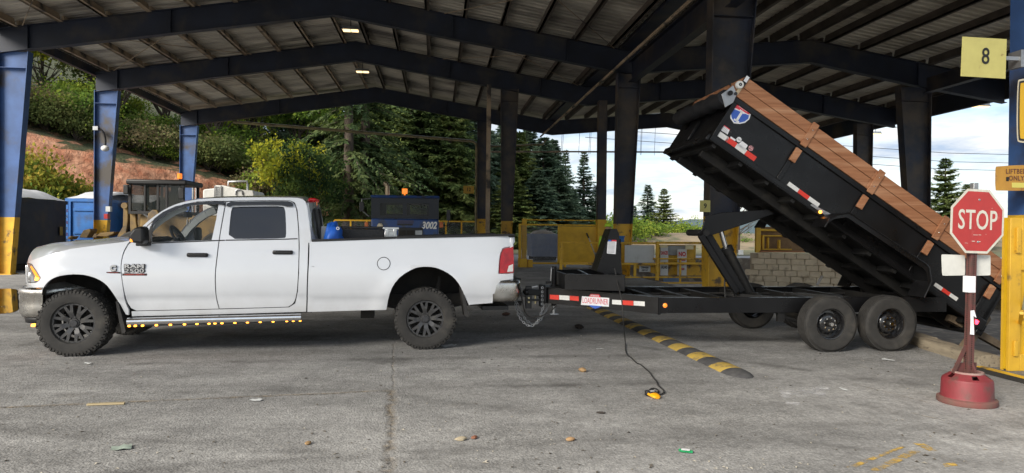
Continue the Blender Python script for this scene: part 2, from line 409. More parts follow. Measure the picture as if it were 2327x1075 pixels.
    def L2(p, q, w, lo=-0.02, hi=1.02):
        d = (q - p); L = d.length; nx, ny = -d.y / L, d.x / L
        dist = mth('ABSOLUTE', mth('ADD', mth('ADD', mth('MULTIPLY', mth('SUBTRACT', X, p.x), nx), mth('MULTIPLY', mth('SUBTRACT', Y, p.y), ny)), wob))
        t = mth('ADD', mth('MULTIPLY', mth('SUBTRACT', X, p.x), d.x / L / L), mth('MULTIPLY', mth('SUBTRACT', Y, p.y), d.y / L / L))
        inn = mth('MULTIPLY', mth('GREATER_THAN', t, lo), mth('LESS_THAN', t, hi))
        return mth('MULTIPLY', mth('SUBTRACT', 1.0, mth('MINIMUM', mth('DIVIDE', dist, w), 1.0)), inn)
    seams = mth('MAXIMUM', L2(a_, b_, 0.055, 0, 4), L2(c_, a_, 0.05, -1, 1.0))
    seams = mth('MAXIMUM', seams, mth('MULTIPLY', L2(gp(897, 640), a_, 0.02, -2, 1), 0.6))
    for p, q, w in (((1940, 872), (2110, 914), .018), ((2070, 938), (2150, 955), .02), ((560, 690), (1160, 660), .02)):
        seams = mth('MAXIMUM', seams, mth('MULTIPLY', L2(gp(*p), gp(*q), w, 0, 1), 0.8))
    brk = ramp(noise(6.0, 5, 0.7), 0.36, 0.58, (0.1, 0.1, 0.1), (1, 1, 1)); sm = mth('MULTIPLY', seams, mth('MULTIPLY', brk, 0.85))
    dirtc = ramp(noise(14, 4, 0.6), 0.4, 0.6, (0.07, 0.06, 0.05), (0.26, 0.20, 0.12))
    col = mix(sm, col, dirtc)
    trk = None
    for p, q, w in (((-400, 838), (1500, 806), .16), ((-300, 905), (1700, 868), .14), ((200, 1075), (2000, 960), .15), ((-200, 960), (1300, 1075), .13), ((900, 900), (2300, 1060), .16), ((1250, 760), (2250, 900), .15)):
        f = L2(gp(*p), gp(*q), w, 0, 1); trk = f if trk is None else mth('MAXIMUM', trk, f)
    tb = ramp(noise(1.6, 6, 0.7), 0.40, 0.62, (0.05, 0.05, 0.05), (0.6, 0.6, 0.6)); col = mix(mth('MULTIPLY', trk, tb), col, (0.075, 0.073, 0.070))
    l.new(col, b.inputs['Base Color'])
    rr = n.new('ShaderNodeMapRange'); l.new(noise(0.9, 6), rr.inputs[0]); rr.inputs[1].default_value = .35; rr.inputs[2].default_value = .65; rr.inputs[3].default_value = .62; rr.inputs[4].default_value = .9
    l.new(rr.outputs[0], b.inputs['Roughness'])
    h = mth('SUBTRACT', mth('ADD', mth('MULTIPLY', noise(38, 6, 0.7), 0.6), mth('MULTIPLY', mth('SUBTRACT', 1.0, vo.outputs['Distance']), 0.4)), mth('MULTIPLY', sm, 1.3))
    bp = n.new('ShaderNodeBump'); bp.inputs['Strength'].default_value = 0.75; bp.inputs['Distance'].default_value = 0.014; l.new(h, bp.inputs['Height']); l.new(bp.outputs[0], b.inputs['Normal'])
    return m
M['ground'] = ground_material()
PX0, PX1, PY0, PY1 = 7.15, 23.5, 8.35, 42.0
mb = MB(); xs = [-900, PX0, PX1, 900]; ys = [-300, PY0, PY1, 1800]
vs = [(x, y, 0) for y in ys for x in xs]
mb.add(vs, [(j * 4 + i, j * 4 + i + 1, j * 4 + i + 5, j * 4 + i + 4) for j in range(3) for i in range(3) if not (i == 1 and j == 1)])
tag(mb.build('ground', M['ground']), kind='structure')
M['pit'] = mat('stained pit concrete', (0.20, 0.165, 0.125), 0.9, c2=(0.12, 0.10, 0.08), scale=1.2, c3=(0.30, 0.26, 0.20), s3=2.0, bump=0.3, bscale=12)
PD = 1.5
mb = MB(); mb.add([(PX0, PY0, -PD), (PX1, PY0, -PD), (PX1, PY1, -PD), (PX0, PY1, -PD)], [(0, 1, 2, 3)])
tag(mb.build('pit_floor', M['pit']), kind='structure')
mb = MB()
for a, c in (((PX0, PY0), (PX0, PY1)), ((PX0, PY1), (PX1, PY1)), ((PX1, PY1), (PX1, PY0)), ((PX1, PY0), (PX0, PY0))):
    mb.add([(a[0], a[1], -PD), (c[0], c[1], -PD), (c[0], c[1], 0), (a[0], a[1], 0)], [(0, 1, 2, 3)])
tag(mb.build('pit_wall', M['pit'], fix=False), kind='structure')

# ================================================================ canopy
FY = [-0.65, 7.65, 15.95, 24.25, 30.6, 40.2]            # frame planes (front bay is unseen bare roof, its reach set for the light)
UND1 = [(-14.4, 7.3), (-3.6, 9.02), (6.8, 7.36)]
UND2 = [(6.8, 7.36), (13.9, 8.02), (18.2, 7.28), (21.9, 6.75)]
TOP1 = [(-14.4, 8.12), (-3.6, 9.86), (6.8, 8.2)]
TOP2 = [(6.8, 8.2), (13.9, 8.88), (21.9, 7.60)]
def lerp(poly, x):
    for (a, b), (c, d) in zip(poly, poly[1:]):
        if a <= x <= c: return b + (d - b) * (x - a) / (c - a)
    return poly[-1][1] if x > poly[-1][0] else poly[0][1]
canopy = empty('canopy_building', 'blue steel open canopy with sooty ribbed roof over the yard', 'canopy')
def rafter_mesh(und, top, xs):
    mb = MB()
    for sgn in (1,):
        P = [(x, -0.006, lerp(und, x)) for x in xs] + [(x, -0.006, lerp(top, x)) for x in xs[::-1]]
        mb.prism(P, (0, 0.012, 0))
    for line, up in ((und, 1), (top, -1)):
        for a, c in zip(xs, xs[1:]):
            p, q = Vector((a, 0, lerp(line, a) + .01 * up)), Vector((c, 0, lerp(line, c) + .01 * up))
            mb.beam(p, q, 0.27, 0.02)
    for x in xs[1:-1]:
        mb.beam((x, 0, lerp(und, x) + .02), (x, 0, lerp(top, x) - .02), 0.24, 0.014, up=(1, 0, 0))
    return mb.mesh('rafter', M['steel_navy'])
r1a = rafter_mesh(UND1, TOP1, [-14.4, -13.5, -9.0, -3.6]); r1b = rafter_mesh(UND1, TOP1, [-3.6, 0.5, 4.6, 6.8])
r2a = rafter_mesh(UND2, TOP2, [6.8, 10.2, 13.9]); r2b = rafter_mesh(UND2, TOP2, [13.9, 18.2, 21.9])
for y in FY[1:]:
    for me in (r1a, r1b, r2a, r2b): link('rafter', me, canopy, (0, y, 0))
# tapered columns
def column(xl0, xr0, xl1, xr1, y, ztop, m, yel=1.9, fw=0.30, flags=True):
    """xl0..xr0 at ground, xl1..xr1 at ztop"""
    f = yel / ztop; xm = lambda a, b, t: a + (b - a) * t
    def seg(mb, z0, z1):
        t0, t1 = z0 / ztop, z1 / ztop
        a0, a1, b0, b1 = xm(xl0, xl1, t0), xm(xl0, xl1, t1), xm(xr0, xr1, t0), xm(xr0, xr1, t1)
        mb.beam((a0 + .012, y, z0), (a1 + .012, y, z1), fw, 0.024, up=(1, 0, 0)); mb.beam((b0 - .012, y, z0), (b1 - .012, y, z1), fw, 0.024, up=(1, 0, 0))
        mb.add([(a0 + .02, y - .007, z0), (b0 - .02, y - .007, z0), (b1 - .02, y - .007, z1), (a1 + .02, y - .007, z1), (a0 + .02, y + .007, z0), (b0 - .02, y + .007, z0), (b1 - .02, y + .007, z1), (a1 + .02, y + .007, z1)],
               [(0, 1, 2, 3), (5, 4, 7, 6)])
    mb = MB(); seg(mb, yel, ztop)
    mb.beam((xl1 + .03, y, ztop - .55), (xm(xl1, xr1, .93), y, ztop - .55), fw - .02, .016)
    c = mb.build('column', m, canopy)
    mb = MB(); seg(mb, 0, yel); mb.box(min(xl0, xr0) - .06, max(xl0, xr0) + .06, y - .2, y + .2, 0, .03)
    mb.build('painted_base', M['yellow_worn'], c)
    return c
for k, y in enumerate(FY[1:]):
    column(-14.4, -13.98, -14.4, -13.45, y, 7.38, M['steel_blue'])
nc_ = yp(2292, 300, FY[1] + .27).x
column(nc_, nc_ + .62, nc_ - .02, nc_ + .95, FY[1] + .05, 7.36, M['steel_blue'], 1.86, 0.42)
column(6.50, 7.14, 6.55, 7.66, FY[2], 7.40, M['steel_dark'], 2.0, 0.38)
column(6.42, 6.98, 6.46, 7.32, FY[3], 7.40, M['steel_dark'], 1.9, 0.34)
a, c = yp(1138, 215, FY[4]), yp(1178, 215, FY[4]); p, q = yp(1140, 530, FY[4]), yp(1160, 530, FY[4])
column(p.x, q.x, a.x, c.x, FY[4], lerp(UND1, a.x), M['steel_dark'], 2.05, 0.32)
a, c = yp(1085, 262, FY[5]), yp(1117, 262, FY[5]); p, q = yp(1085, 530, FY[5]), yp(1100, 530, FY[5])
column(p.x, q.x, a.x, c.x, FY[5], lerp(UND1, a.x), M['steel_dark'], 2.3, 0.32)
a, c = yp(2040, 190, FY[3]), yp(2110, 190, FY[3])
column(18.05, 18.75, a.x, c.x, FY[3], 7.25, M['steel_dark'], 1.9, 0.36)
a, c = yp(1943, 285, FY[4]), yp(1980, 285, FY[4])
column(a.x + .1, c.x - .05, a.x, c.x, FY[4], 6.9, M['steel_dark'], 1.9, 0.34)
column(21.5, 21.9, 21.1, 21.9, FY[2], 6.8, M['steel_dark'])
# plain posts
a = yp(1111, 208, 30.2)
mb = MB(); mb.box(a.x - .09, a.x + .09, 30.1, 30.28, 0, lerp(UND1, a.x)); mb.build('post', M['steel_brown'], canopy, bevel=.01)
a = yp(1368, 350, 30.05)
mb = MB(); mb.box(a.x - .19, a.x + .19, 29.9, 30.28, 2.15, 7.5); po = mb.build('post', M['steel_dark'], canopy, bevel=.01)
mb = MB(); mb.box(a.x - .2, a.x + .2, 29.89, 30.29, 0, 2.15); mb.build('painted_base', M['yellow'], po)
# depth-wise eave, valley and header beams
def run(x, z, w, h, y0=-.6, y1=41.6, m='steel_navy', name='eave_beam'):
    mb = MB(); mb.box(x - w / 2, x + w / 2, y0, y1, z - h / 2, z + h / 2); return mb.build(name, M[m], canopy)
run(-14.5, 8.2, .16, .36); run(22.0, 7.36, .16, .86)
run(6.8, 8.3, .5, .14, name='valley_gutter')
for k in range(1, 3):        # header beams along the column line
    mb = MB(); y0, y1 = FY[k] + .3, FY[k + 1] - .3
    mb.box(6.93, 6.95, y0, y1, 7.02, 7.72); mb.box(6.80, 7.08, y0, y1, 7.0, 7.025); mb.box(6.80, 7.08, y0, y1, 7.72, 7.745); mb.build('header_beam', M['steel_navy'], canopy)
mb = MB(); mb.box(18.39, 18.41, FY[2], FY[3] - .3, 7.0, 7.55); mb.box(18.26, 18.54, FY[2], FY[3] - .3, 6.98, 7.0); mb.build('header_beam', M['steel_navy'], canopy)
# purlins: every one an object, shared meshes
pm = {}
for key, mm in (('a', 'steel_brown'), ('b', 'purlin_shaded')):
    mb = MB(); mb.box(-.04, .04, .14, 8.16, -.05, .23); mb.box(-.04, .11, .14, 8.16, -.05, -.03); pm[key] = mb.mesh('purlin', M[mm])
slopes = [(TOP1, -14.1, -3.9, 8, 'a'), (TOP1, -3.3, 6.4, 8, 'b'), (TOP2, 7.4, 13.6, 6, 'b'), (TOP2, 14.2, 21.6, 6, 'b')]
for top, xa, xb, nn, key in slopes:
    for k in range(1, 5):
        for i in range(nn):
            x = xa + (xb - xa) * (i + (0.0 if False else 0.15)) / (nn - .7)
            o = link('purlin', pm[key], canopy, (x, FY[k], lerp(top, x) + .002)); o.scale.y = (FY[k + 1] - FY[k]) / 8.3; sl_ = (lerp(top, x + .05) - lerp(top, x - .05)) / .1
            o.rotation_euler = (0, -math.atan(sl_), 0)
# ribbed roof sheets, one part per bay and slope
def roof_mesh(x0, z0, x1, z1, y0, y1, mm='roof_tin'):
    mb = MB(); prof = []; y = y0; 
    while y < y1 - 1e-6:
        prof += [(y, 0), (min(y + .17, y1), 0), (min(y + .20, y1), .045), (min(y + .27, y1), .045), (min(y + .30, y1), 0)]; y += .305
    prof += [(y1, 0)]
    L = math.hypot(x1 - x0, z1 - z0)
    mb.grid([[(x0, a, z0 + h) for a, h in prof], [(x1, a, z1 + h) for a, h in prof]])
    return mb.mesh('roof_panel', M['roof_tin_lit' if x0 > 6 else mm])
dz = .235
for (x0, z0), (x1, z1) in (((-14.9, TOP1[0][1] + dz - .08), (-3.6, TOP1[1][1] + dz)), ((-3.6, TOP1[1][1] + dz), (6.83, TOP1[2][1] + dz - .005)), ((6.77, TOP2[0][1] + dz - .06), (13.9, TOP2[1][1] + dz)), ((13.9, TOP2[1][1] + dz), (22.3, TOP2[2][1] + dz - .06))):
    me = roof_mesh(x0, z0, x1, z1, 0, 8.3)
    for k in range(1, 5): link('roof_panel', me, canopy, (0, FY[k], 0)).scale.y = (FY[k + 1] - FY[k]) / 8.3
    link('roof_panel', roof_mesh(x0, z0, x1, z1, 0, 1.4), canopy, (0, FY[5], 0)); link('roof_panel', roof_mesh(x0, z0, x1, z1, 0, 8.3), canopy, (0, FY[1] - 8.3, 0))  # last one: front bay out of view, sized to shade the foreground
mb = MB(); mb.beam((-4.1, -1.9, 9.95), (-4.1, 42.3, 9.95), .02, .02)
# rod bracing and valley pipe
for k in (2, 3):
    for (x0, x1) in ((0.2, 6.3), (-13.6, -8.0)):
        for s in (0, 1):
            mb = MB(); p = (x0, (FY[k] + .2 if s else FY[k + 1] - .2), lerp(TOP1, x0) - .05); q = (x1, (FY[k + 1] - .2 if s else FY[k] + .2), lerp(TOP1, x1) - .05)
            mb.cyl(p, q, .014, 6); mb.build('brace_rod', M['steel_brown'], canopy)
mb = MB(); mb.tube([(6.15, 15.0, 7.32), (6.15, 40.6, 7.30)], .05, 8); mb.build('drain_pipe', M['steel_brown'], canopy)
# conduits across the far opening
a, b, c = yp(530, 277, 40.3), yp(1074, 321, 40.3), yp(1083, 332, 40.3)
mb = MB(); mb.tube([a, b, (c.x - .03, 40.3, c.z + .14), c, (c.x + .02, 40.3, 0.05)], .085, 8)
tag(mb.build('service_pipe', mat('khaki pipe', (0.23, 0.20, 0.09), 0.5, c2=(0.12, 0.10, 0.06), scale=3)), 'khaki pipe sloping across the far opening then turning down beside a column', 'pipe')
a, b = yp(1116, 345, 40.9), yp(1500, 343, 40.9)
hp = empty('hanging_pipe', 'thin level pipe hung on wires across the far opening', 'pipe', (a.x, 40.9, 0))
mb = MB(); mb.tube([(0, 0, a.z), ((b.x - a.x) / 2, 0, (a.z + b.z) / 2 - .02), (b.x - a.x + 4, 0, b.z)], .05, 8); mb.build('pipe_run', M['steel_brown'], hp)
for px in (1195, 1275, 1278, 1315, 1338, 1341, 1455, 1457, 1487):
    x = yp(px, 345, 40.9).x; mb = MB(); mb.cyl((x - a.x, 0, a.z), (x - a.x + .05, 0, lerp(UND1 + UND2[1:], x) + .1), .012, 5); mb.build('hanger_wire', M['steel_dark'], hp)
a, b = yp(1116, 333, 40.7), yp(1234, 328, 40.7)
mb = MB(); mb.tube([a, b, b + Vector((.15, -.3, .25))], .06, 8)
tag(mb.build('gutter_pipe', MATS['khaki pipe']), 'short khaki pipe just above the thin level hanging pipe', 'pipe')
# high-bay lamps
def lamp(name, loc, lit, label, w=.62):
    o = empty(name, label, 'lamp', loc, group='high bay lamps under the canopy')
    mb = MB(); mb.box(-w / 2, w / 2, -.16, .16, .03, .12); mb.box(-w / 2 - .03, w / 2 + .03, -.19, .19, 0.0, .03); mb.build('housing', M['grey_metal'], o, bevel=.01)
    mb = MB(); mb.cyl((0, 0, .12), (0, 0, .5), .015, 6); mb.build('hanger', M['black_steel'], o)
    for s in (-1, 1):
        mb = MB(); mb.box(s * w / 4 - w * .22, s * w / 4 + w * .22, -.14, .14, -.03, -.002); mb.build('diffuser', M['lamp_on'] if lit else M['white_plain'], o)
    return o
p = yp(797, 69, 27.3); lamp('bay_lamp', p, True, 'nearer of the two lit bay lamps below the ridge')
p = yp(824, 163, 33.8); lamp('bay_lamp', p, True, 'farther of the two lit bay lamps below the ridge')
p = yp(2228, 242, 26.5); lamp('bay_lamp', p, True, 'lit bay lamp under the eave left of the blue column')
p = yp(1990, 304, 37.0); lamp('bay_lamp', p, True, 'small far bay lamp seen between the two right columns', .5)
# ================================================================ pickup truck
c1, c2_ = gp(164, 811), gp(967, 795)
TY = math.atan2(c2_.y - c1.y, c2_.x - c1.x)
T = Fr(c1.x, c1.y, TY)
TW = 2.02
M['white_paint'] = mat('white car paint', (0.72, 0.745, 0.785), 0.18, coat=1.0, c2=(0.68, 0.705, 0.745), scale=0.8, c3=(0.60, 0.59, 0.565), s3=1.2, lo3=0.6, hi3=0.85)
def add_grime(m, z0, z1, c, amt):
    n = m.node_tree.nodes; l = m.node_tree.links; b = n['Principled BSDF']; src = b.inputs['Base Color'].links[0].from_socket
    tc = n.new('ShaderNodeTexCoord'); sp = n.new('ShaderNodeSeparateXYZ'); l.new(tc.outputs['Object'], sp.inputs[0])
    q = n.new('ShaderNodeTexNoise'); q.inputs['Scale'].default_value = 3.2; q.inputs['Detail'].default_value = 9; q.inputs['Roughness'].default_value = .7; l.new(tc.outputs['Object'], q.inputs['Vector'])
    r = n.new('ShaderNodeMapRange'); l.new(sp.outputs[2], r.inputs[0]); r.inputs[1].default_value = z1; r.inputs[2].default_value = z0; r.inputs[3].default_value = 0; r.inputs[4].default_value = 1
    p = n.new('ShaderNodeMath'); p.operation = 'MULTIPLY'; l.new(r.outputs[0], p.inputs[0]); l.new(q.outputs['Fac'], p.inputs[1]); k = n.new('ShaderNodeMath'); k.operation = 'MULTIPLY'; l.new(p.outputs[0], k.inputs[0]); k.inputs[1].default_value = amt; k.use_clamp = True
    x = n.new('ShaderNodeMix'); x.data_type = 'RGBA'; l.new(k.outputs[0], x.inputs[0]); l.new(src, x.inputs[6]); x.inputs[7].default_value = (*c, 1); l.new(x.outputs[2], b.inputs['Base Color'])
add_grime(M['white_paint'], .42, .95, (.36, .34, .30), .62)
M['glass_clear'] = mat('clear glass', (0.9, 0.95, 0.93), 0.02)
b_ = M['glass_clear'].node_tree.nodes['Principled BSDF']; b_.inputs['Alpha'].default_value = 0.22; b_.inputs['Base Color'].default_value = (0.03, 0.04, 0.04, 1)
M['glass_tint'] = mat('tinted glass', (0.008, 0.009, 0.012), 0.03, coat=0.5)
M['tyre'] = mat('tyre rubber', (0.022, 0.021, 0.020), 0.8, c2=(0.038, 0.036, 0.033), scale=9, c3=(0.07, 0.063, 0.053), s3=4, lo3=0.55, hi3=0.75, bump=0.08, bscale=90)
M['rim_black'] = mat('satin gunmetal rim', (0.06, 0.06, 0.064), 0.38, 0.5, c2=(0.095, 0.093, 0.09), scale=14)
M['dark_trim'] = mat('black gloss trim', (0.010, 0.010, 0.011), 0.2, coat=0.4)
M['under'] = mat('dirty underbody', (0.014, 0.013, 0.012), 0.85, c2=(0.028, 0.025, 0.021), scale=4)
M['interior'] = mat('grey interior cloth', (0.05, 0.05, 0.055), 0.85, c2=(0.035, 0.035, 0.04), scale=8)
M['interior_pale'] = mat('pale grey pillar trim', (0.42, 0.45, 0.44), 0.7, c2=(0.36, 0.39, 0.38), scale=5)
M['red_lens'] = mat('red lamp lens', (0.14, 0.002, 0.003), 0.22, coat=0.25, c2=(0.34, 0.005, 0.007), scale=9, emit=(0.8, 0.0, 0.01), estr=0.04)
M['clear_lens'] = mat('clear lamp lens', (0.55, 0.58, 0.60), 0.08, 0.6, c2=(0.20, 0.22, 0.24), scale=16, coat=1.0)
M['amber_on'] = mat('lit amber marker', (1, 0.55, 0.12), 0.4, emit=(1.0, 0.30, 0.025), estr=1.7)
M['amber_lens'] = mat('amber lens', (0.75, 0.24, 0.02), 0.15, coat=1.0, emit=(1.0, 0.3, 0.02), estr=0.35)
M['chrome_dirty'] = mat('dusty chrome', (0.62, 0.61, 0.58), 0.16, 1.0, c2=(0.42, 0.40, 0.37), scale=3.5, rough2=0.42, coords='Object')

uF = T.uz(53, 640, 0.15)[0]          # front of the sheet metal
def tside(u, z):
    # lower body, belt, greenhouse
    if z < 0.70: v = 0.030 + max(0, (0.70 - z)) ** 1.4 * 0.16
    elif z < 1.22: v = 0.030 - 0.030 * math.sin((z - .70) / .52 * math.pi) ** 0.8 if 0 < (z - .70) < .52 else 0.03
    else: v = 0.030 + (z - 1.22) * 0.16
    if z > 1.36: v = 0.052 + (z - 1.36) * 0.30
    v += 0.013 * max(0, min(1, (0.745 - z) / 0.05)); v += -.006 * math.exp(-((z - 1.24) / .03) ** 2)
    # flares round both arches
    for cx in (0.0, WB):
        d = math.hypot(u - cx, (z - 0.42) * 1.0); v -= 0.028 * math.exp(-((d - 0.60) / 0.13) ** 2) if z < 1.1 else 0
    # front corner
    t = max(0.0, (uF + 0.62 - u) / 0.62); v += 0.30 * t ** 2.6
    return max(v, -0.02)
WB = T.uz(967, 722, 0.0)[0]
def tp(pts, vf=tside): return [T.fit(px, py, vf) for px, py in pts]
truck = empty('pickup_truck', 'white crew cab pickup with long bed towing the black trailer', 'pickup truck', T.o, TY)

fd = smooth_poly([(512, 459), (508, 480), (499, 530), (493, 575), (488, 620), (488, 650), (491, 680), (497, 701.5)], it=1)
front_door = tp(fd + [(420, 703.5), (310, 705.8)] + smooth_poly([(298, 700), (288, 685), (281, 655), (276, 620), (276, 598), (281, 576), (292, 556)], it=1)
                + [(318, 537)] + smooth_poly([(336, 514), (356, 496), (386, 477), (420, 465), (450, 459.5), (480, 458)], it=1))
rear_door = tp([(514.5, 459), (540, 457.5), (600, 457), (655, 457)] + smooth_poly([(660, 457.5), (669, 462), (674, 478), (677.5, 520), (679, 560), (677.5, 620), (675, 662), (669, 688), (655, 697)], it=2)
               + [(600, 698.8), (499, 701.3)] + fd[::-1][0:0] + [(493.5, 680), (490.5, 650), (490.5, 620), (495.5, 575), (501.5, 530), (510.5, 480)])
fwin = tp(smooth_poly([(345, 551), (343, 540), (349, 512), (362, 499), (384, 484), (408, 473.5), (440, 466.5), (470, 464.5), (497, 464)], it=1) + [(491, 500), (481, 545.5), (420, 548)])
rwin = tp(smooth_poly([(519, 543), (522, 505), (526, 473), (532, 470), (600, 469), (642, 469), (648, 474), (650, 505), (650.5, 538), (646, 541.5), (580, 543)], closed=True, it=1))
ap = [(298, 549), (302, 540), (318, 520), (338, 501), (362, 483), (390, 467.5), (416, 459), (445, 453.5), (480, 450.5), (530, 449), (600, 448.5), (670, 449), (686, 451.5), (694, 458), (698, 470), (702, 500), (706, 536), (706.5, 546), (700.5, 553), (699, 600), (697, 650), (695.5, 708.5)]
shell = tp(smooth_poly(ap[:14], it=1) + ap[14:] + [(500, 714), (300, 719), (290, 716), (292, 707), (283, 690)] + [(279, 660), (273.6, 620), (273.6, 597), (279, 575), (289, 555)])
for sgn in (1, -1):
    # hole outlines must lie inside the shell: doors reach its front edge, so the shell is cut into roof side + rocker
    S1 = tp(smooth_poly(ap[:14], it=1)) + tp(ap[14:] + [(500, 714), (300, 719), (299, 707.5), (310, 707.3), (420, 705), (498, 703), (600, 700.3), (657, 698.5), (671, 689.5), (677, 662), (679.6, 620), (681, 560), (679.6, 520), (676, 477), (670.5, 461), (661, 456), (655, 455.4), (600, 455.2), (540, 455.8), (512, 456.6), (480, 456.4), (450, 457.8), (420, 463.2), (386, 475), (355, 494), (335, 512), (317, 535)])
    panel('cab_shell', M['white_paint'], truck, S1, (), tside, sgn, TW, 0.07)
    d1 = None
    for nm, outl, win in (('front_door', front_door, fwin), ('rear_door', rear_door, rwin)):
        d = panel('door', M['white_paint'], truck, outl, [win], tside, sgn, TW, 0.07)
        g = panel('window_pane', M['glass_clear'] if nm == 'front_door' else M['glass_tint'], d, offset_poly(win, 0.012), (), tside, sgn, TW, 0.12, flange=0.002, dv=0.022)
        # handle: recessed cup with a bar
        hp_ = (449.5, 579.5) if nm == 'front_door' else (643, 573.5); hu, hz = T.fit(*hp_, tside)
        y0 = tside(hu, hz); yy = lambda e: (y0 + e) if sgn > 0 else TW - (y0 + e)
        mb = MB(); mb.cbox((hu, yy(-0.012), hz), (0.255, 0.05, 0.052)); h = mb.build('handle', M['plastic'], d, bevel=.018)
        mb = MB(); mb.cbox((hu, yy(-0.040), hz + .004), (0.215, 0.012, 0.030)); mb.build('handle_bar', M['dark_trim'], d, bevel=.005)
        # rain visor
        vp = [(352, 497), (372, 482), (400, 469), (440, 460.5), (480, 458.5), (510, 458), (511.5, 467), (497, 464), (470, 464.3), (440, 466.3), (408, 473.2), (384, 484), (362, 499), (349, 512), (345, 512)] if nm == 'front_door' else \
             [(515, 468.5), (518, 462), (526, 458.6), (600, 457.6), (655, 457.6), (663, 459.5), (666.5, 463), (666.5, 469), (652, 469.5), (640, 466), (600, 465.6), (530, 466.8), (523, 470)]
        panel('rain_visor', M['dark_trim'], d, tp(vp), (), tside, sgn, TW, 0.05, flange=0.03, dv=-0.03)
        if nm == 'front_door':
            blk = tp([(333.5, 552), (336, 530), (342, 514), (345, 512), (349, 512), (343, 540), (345, 551)])
            panel('window_seal', M['plastic'], d, blk, (), tside, sgn, TW, 0.06, flange=0.01, dv=-0.004)
        lo = [(345, 552.6), (420, 549.6), (481, 547), (511, 546)] if nm == 'front_door' else [(513, 545.8), (580, 544.8), (646, 543.5), (676, 542.5)]
        q = [T.fit(a, b, tside) for a, b in lo]
        mb = MB(); mb.tube([(u, (tside(u, z) - .002) if sgn > 0 else TW - tside(u, z) + .002, z) for u, z in q], .0075, 6); mb.build('belt_moulding', M['plastic'], d)
# front fender
arch_f = [(99, 653), (107, 642), (117, 634), (131, 628), (150, 624.5), (171, 623), (196, 625), (221, 633), (241, 645.5), (256, 665), (268, 684), (273, 691), (280, 704), (286, 714.5)]
arch_f = smooth_poly(arch_f, it=1)
fen_top = [(297, 546.5), (280, 550), (230, 556), (160, 566), (100, 582), (72, 592), (60, 596)]
lamp_pts = [(57, 597), (66, 598.5), (71.5, 601), (82, 616), (91.6, 631.6), (87, 637), (81.5, 641.5), (68, 642.2), (56, 641.5)]
fender = tp(arch_f + [(292, 716), (292.5, 707)] + smooth_poly([(292, 704), (283.5, 685), (279, 655), (274, 620), (274, 597), (279, 574), (290, 554)], it=1) + fen_top
            + [(58, 597), (66.5, 598), (72.5, 600), (83, 615), (93, 631.6), (88, 638), (82, 642.7), (68, 643.4), (55, 642.7), (54, 650), (56, 652.6)])
for sgn in (1, -1):
    f_ = panel('fender', M['white_paint'], truck, fender, (), tside, sgn, TW, 0.06, flange=0.05)
    hl = panel('headlight', M['clear_lens'], truck, tp(lamp_pts), (), tside, sgn, TW, 0.04, flange=0.05, dv=0.004)
    panel('amber_strip', M['amber_lens'], hl, tp([(70.5, 604), (80, 616), (89, 631.5), (84, 633.5), (76, 620), (68, 606)]), (), tside, sgn, TW, 0.03, flange=0.004, dv=-0.001)
    panel('amber_strip', M['amber_on'], hl, tp([(80, 629), (88.5, 631.8), (85, 637), (79, 637)]), (), tside, sgn, TW, 0.03, flange=0.004, dv=-0.002)
    c = T.fit(66, 628, tside); mb = MB(); yv = tside(*c); mb.sphere((c[0], yv + .02 if sgn > 0 else TW - yv - .02, c[1]), .05, 12, 8, (0.6, .5, 1.2)); mb.build('lamp_reflector', M['chrome'], hl)
# hood: lofted between the fender tops
zc_pts = [T.uz(px, py, 1.0) for px, py in [(60, 582), (70, 572), (85, 564.5), (110, 557), (150, 549), (200, 545), (260, 541), (296, 537)]]
ed = tp(fen_top[::-1])
def itp(P, u):
    if u <= P[0][0]: return P[0][1]
    for (a, b), (c, d) in zip(P, P[1:]):
        if u <= c: return b + (d - b) * (u - a) / (c - a)
    return P[-1][1]
u0h, u1h = ed[0][0] + .0, ed[-1][0]
rows = []
for i in range(25):
    u = u0h + (u1h - u0h) * (i / 24) ** 1.5
    ze = itp(ed, u); ve = tside(u, ze); zc = max(itp(zc_pts, u), ze + .01); row = []
    for j in range(33):
        s_ = j / 32 * 2 - 1; t = 1 - abs(s_); t = t ** 1.35
        zz_ = ze + (zc - ze) * (1 - (1 - t) ** 3.2)
        bul = .012 * math.exp(-((abs(s_) - .42) / .07) ** 2) * min(1, i / 8)
        d_ = (TW / 2 - ve) * (1 - (1 - abs(s_)) ** 1.35); y = TW / 2 + math.copysign(d_, s_)
        row.append((u - .03 * (1 - abs(s_) ** 2.2) * (1 - i / 24) ** 3, y, zz_ + bul - .004))
    rows.append(row)
mb = MB(); mb.grid(rows); mb.build('hood', M['white_paint'], truck, smooth=True)
# front end: fascia, grille
gz0, gz1 = T.uz(55, 651, .3)[1], itp(ed, u0h)
rows = []
for k in range(7):
    z = gz0 + (gz1 - gz0) * k / 6; rows.append([(u0h - .03 * (1 - abs(s_) ** 2.2) + .012 * (1 - k / 6) + .004, TW / 2 + s_ * (TW / 2 - tside(u0h, gz0 + .2) - .005), z) for s_ in [i / 16 * 2 - 1 for i in range(17)]])
mb = MB(); mb.grid(rows, flip=True); mb.build('front_fascia', M['white_paint'], truck, smooth=True)
gr = MB(); gh = gz1 - gz0
for z in (gz0 + .04, gz0 + gh * .5, gz1 - .06): gr.cbox((u0h - .02, TW / 2, z), (.05, 1.0, .05))
for y in (-.48, 0, .48): gr.cbox((u0h - .02, TW / 2 + y, gz0 + gh * .48), (.05, .05, gh * .8))
g_ = gr.build('grille', M['chrome'], truck, bevel=.012)
gm = MB(); gm.cbox((u0h - .01, TW / 2, gz0 + gh * .48), (.05, .94, gh * .76)); gm.build('grille_mesh', M['plastic'], g_)
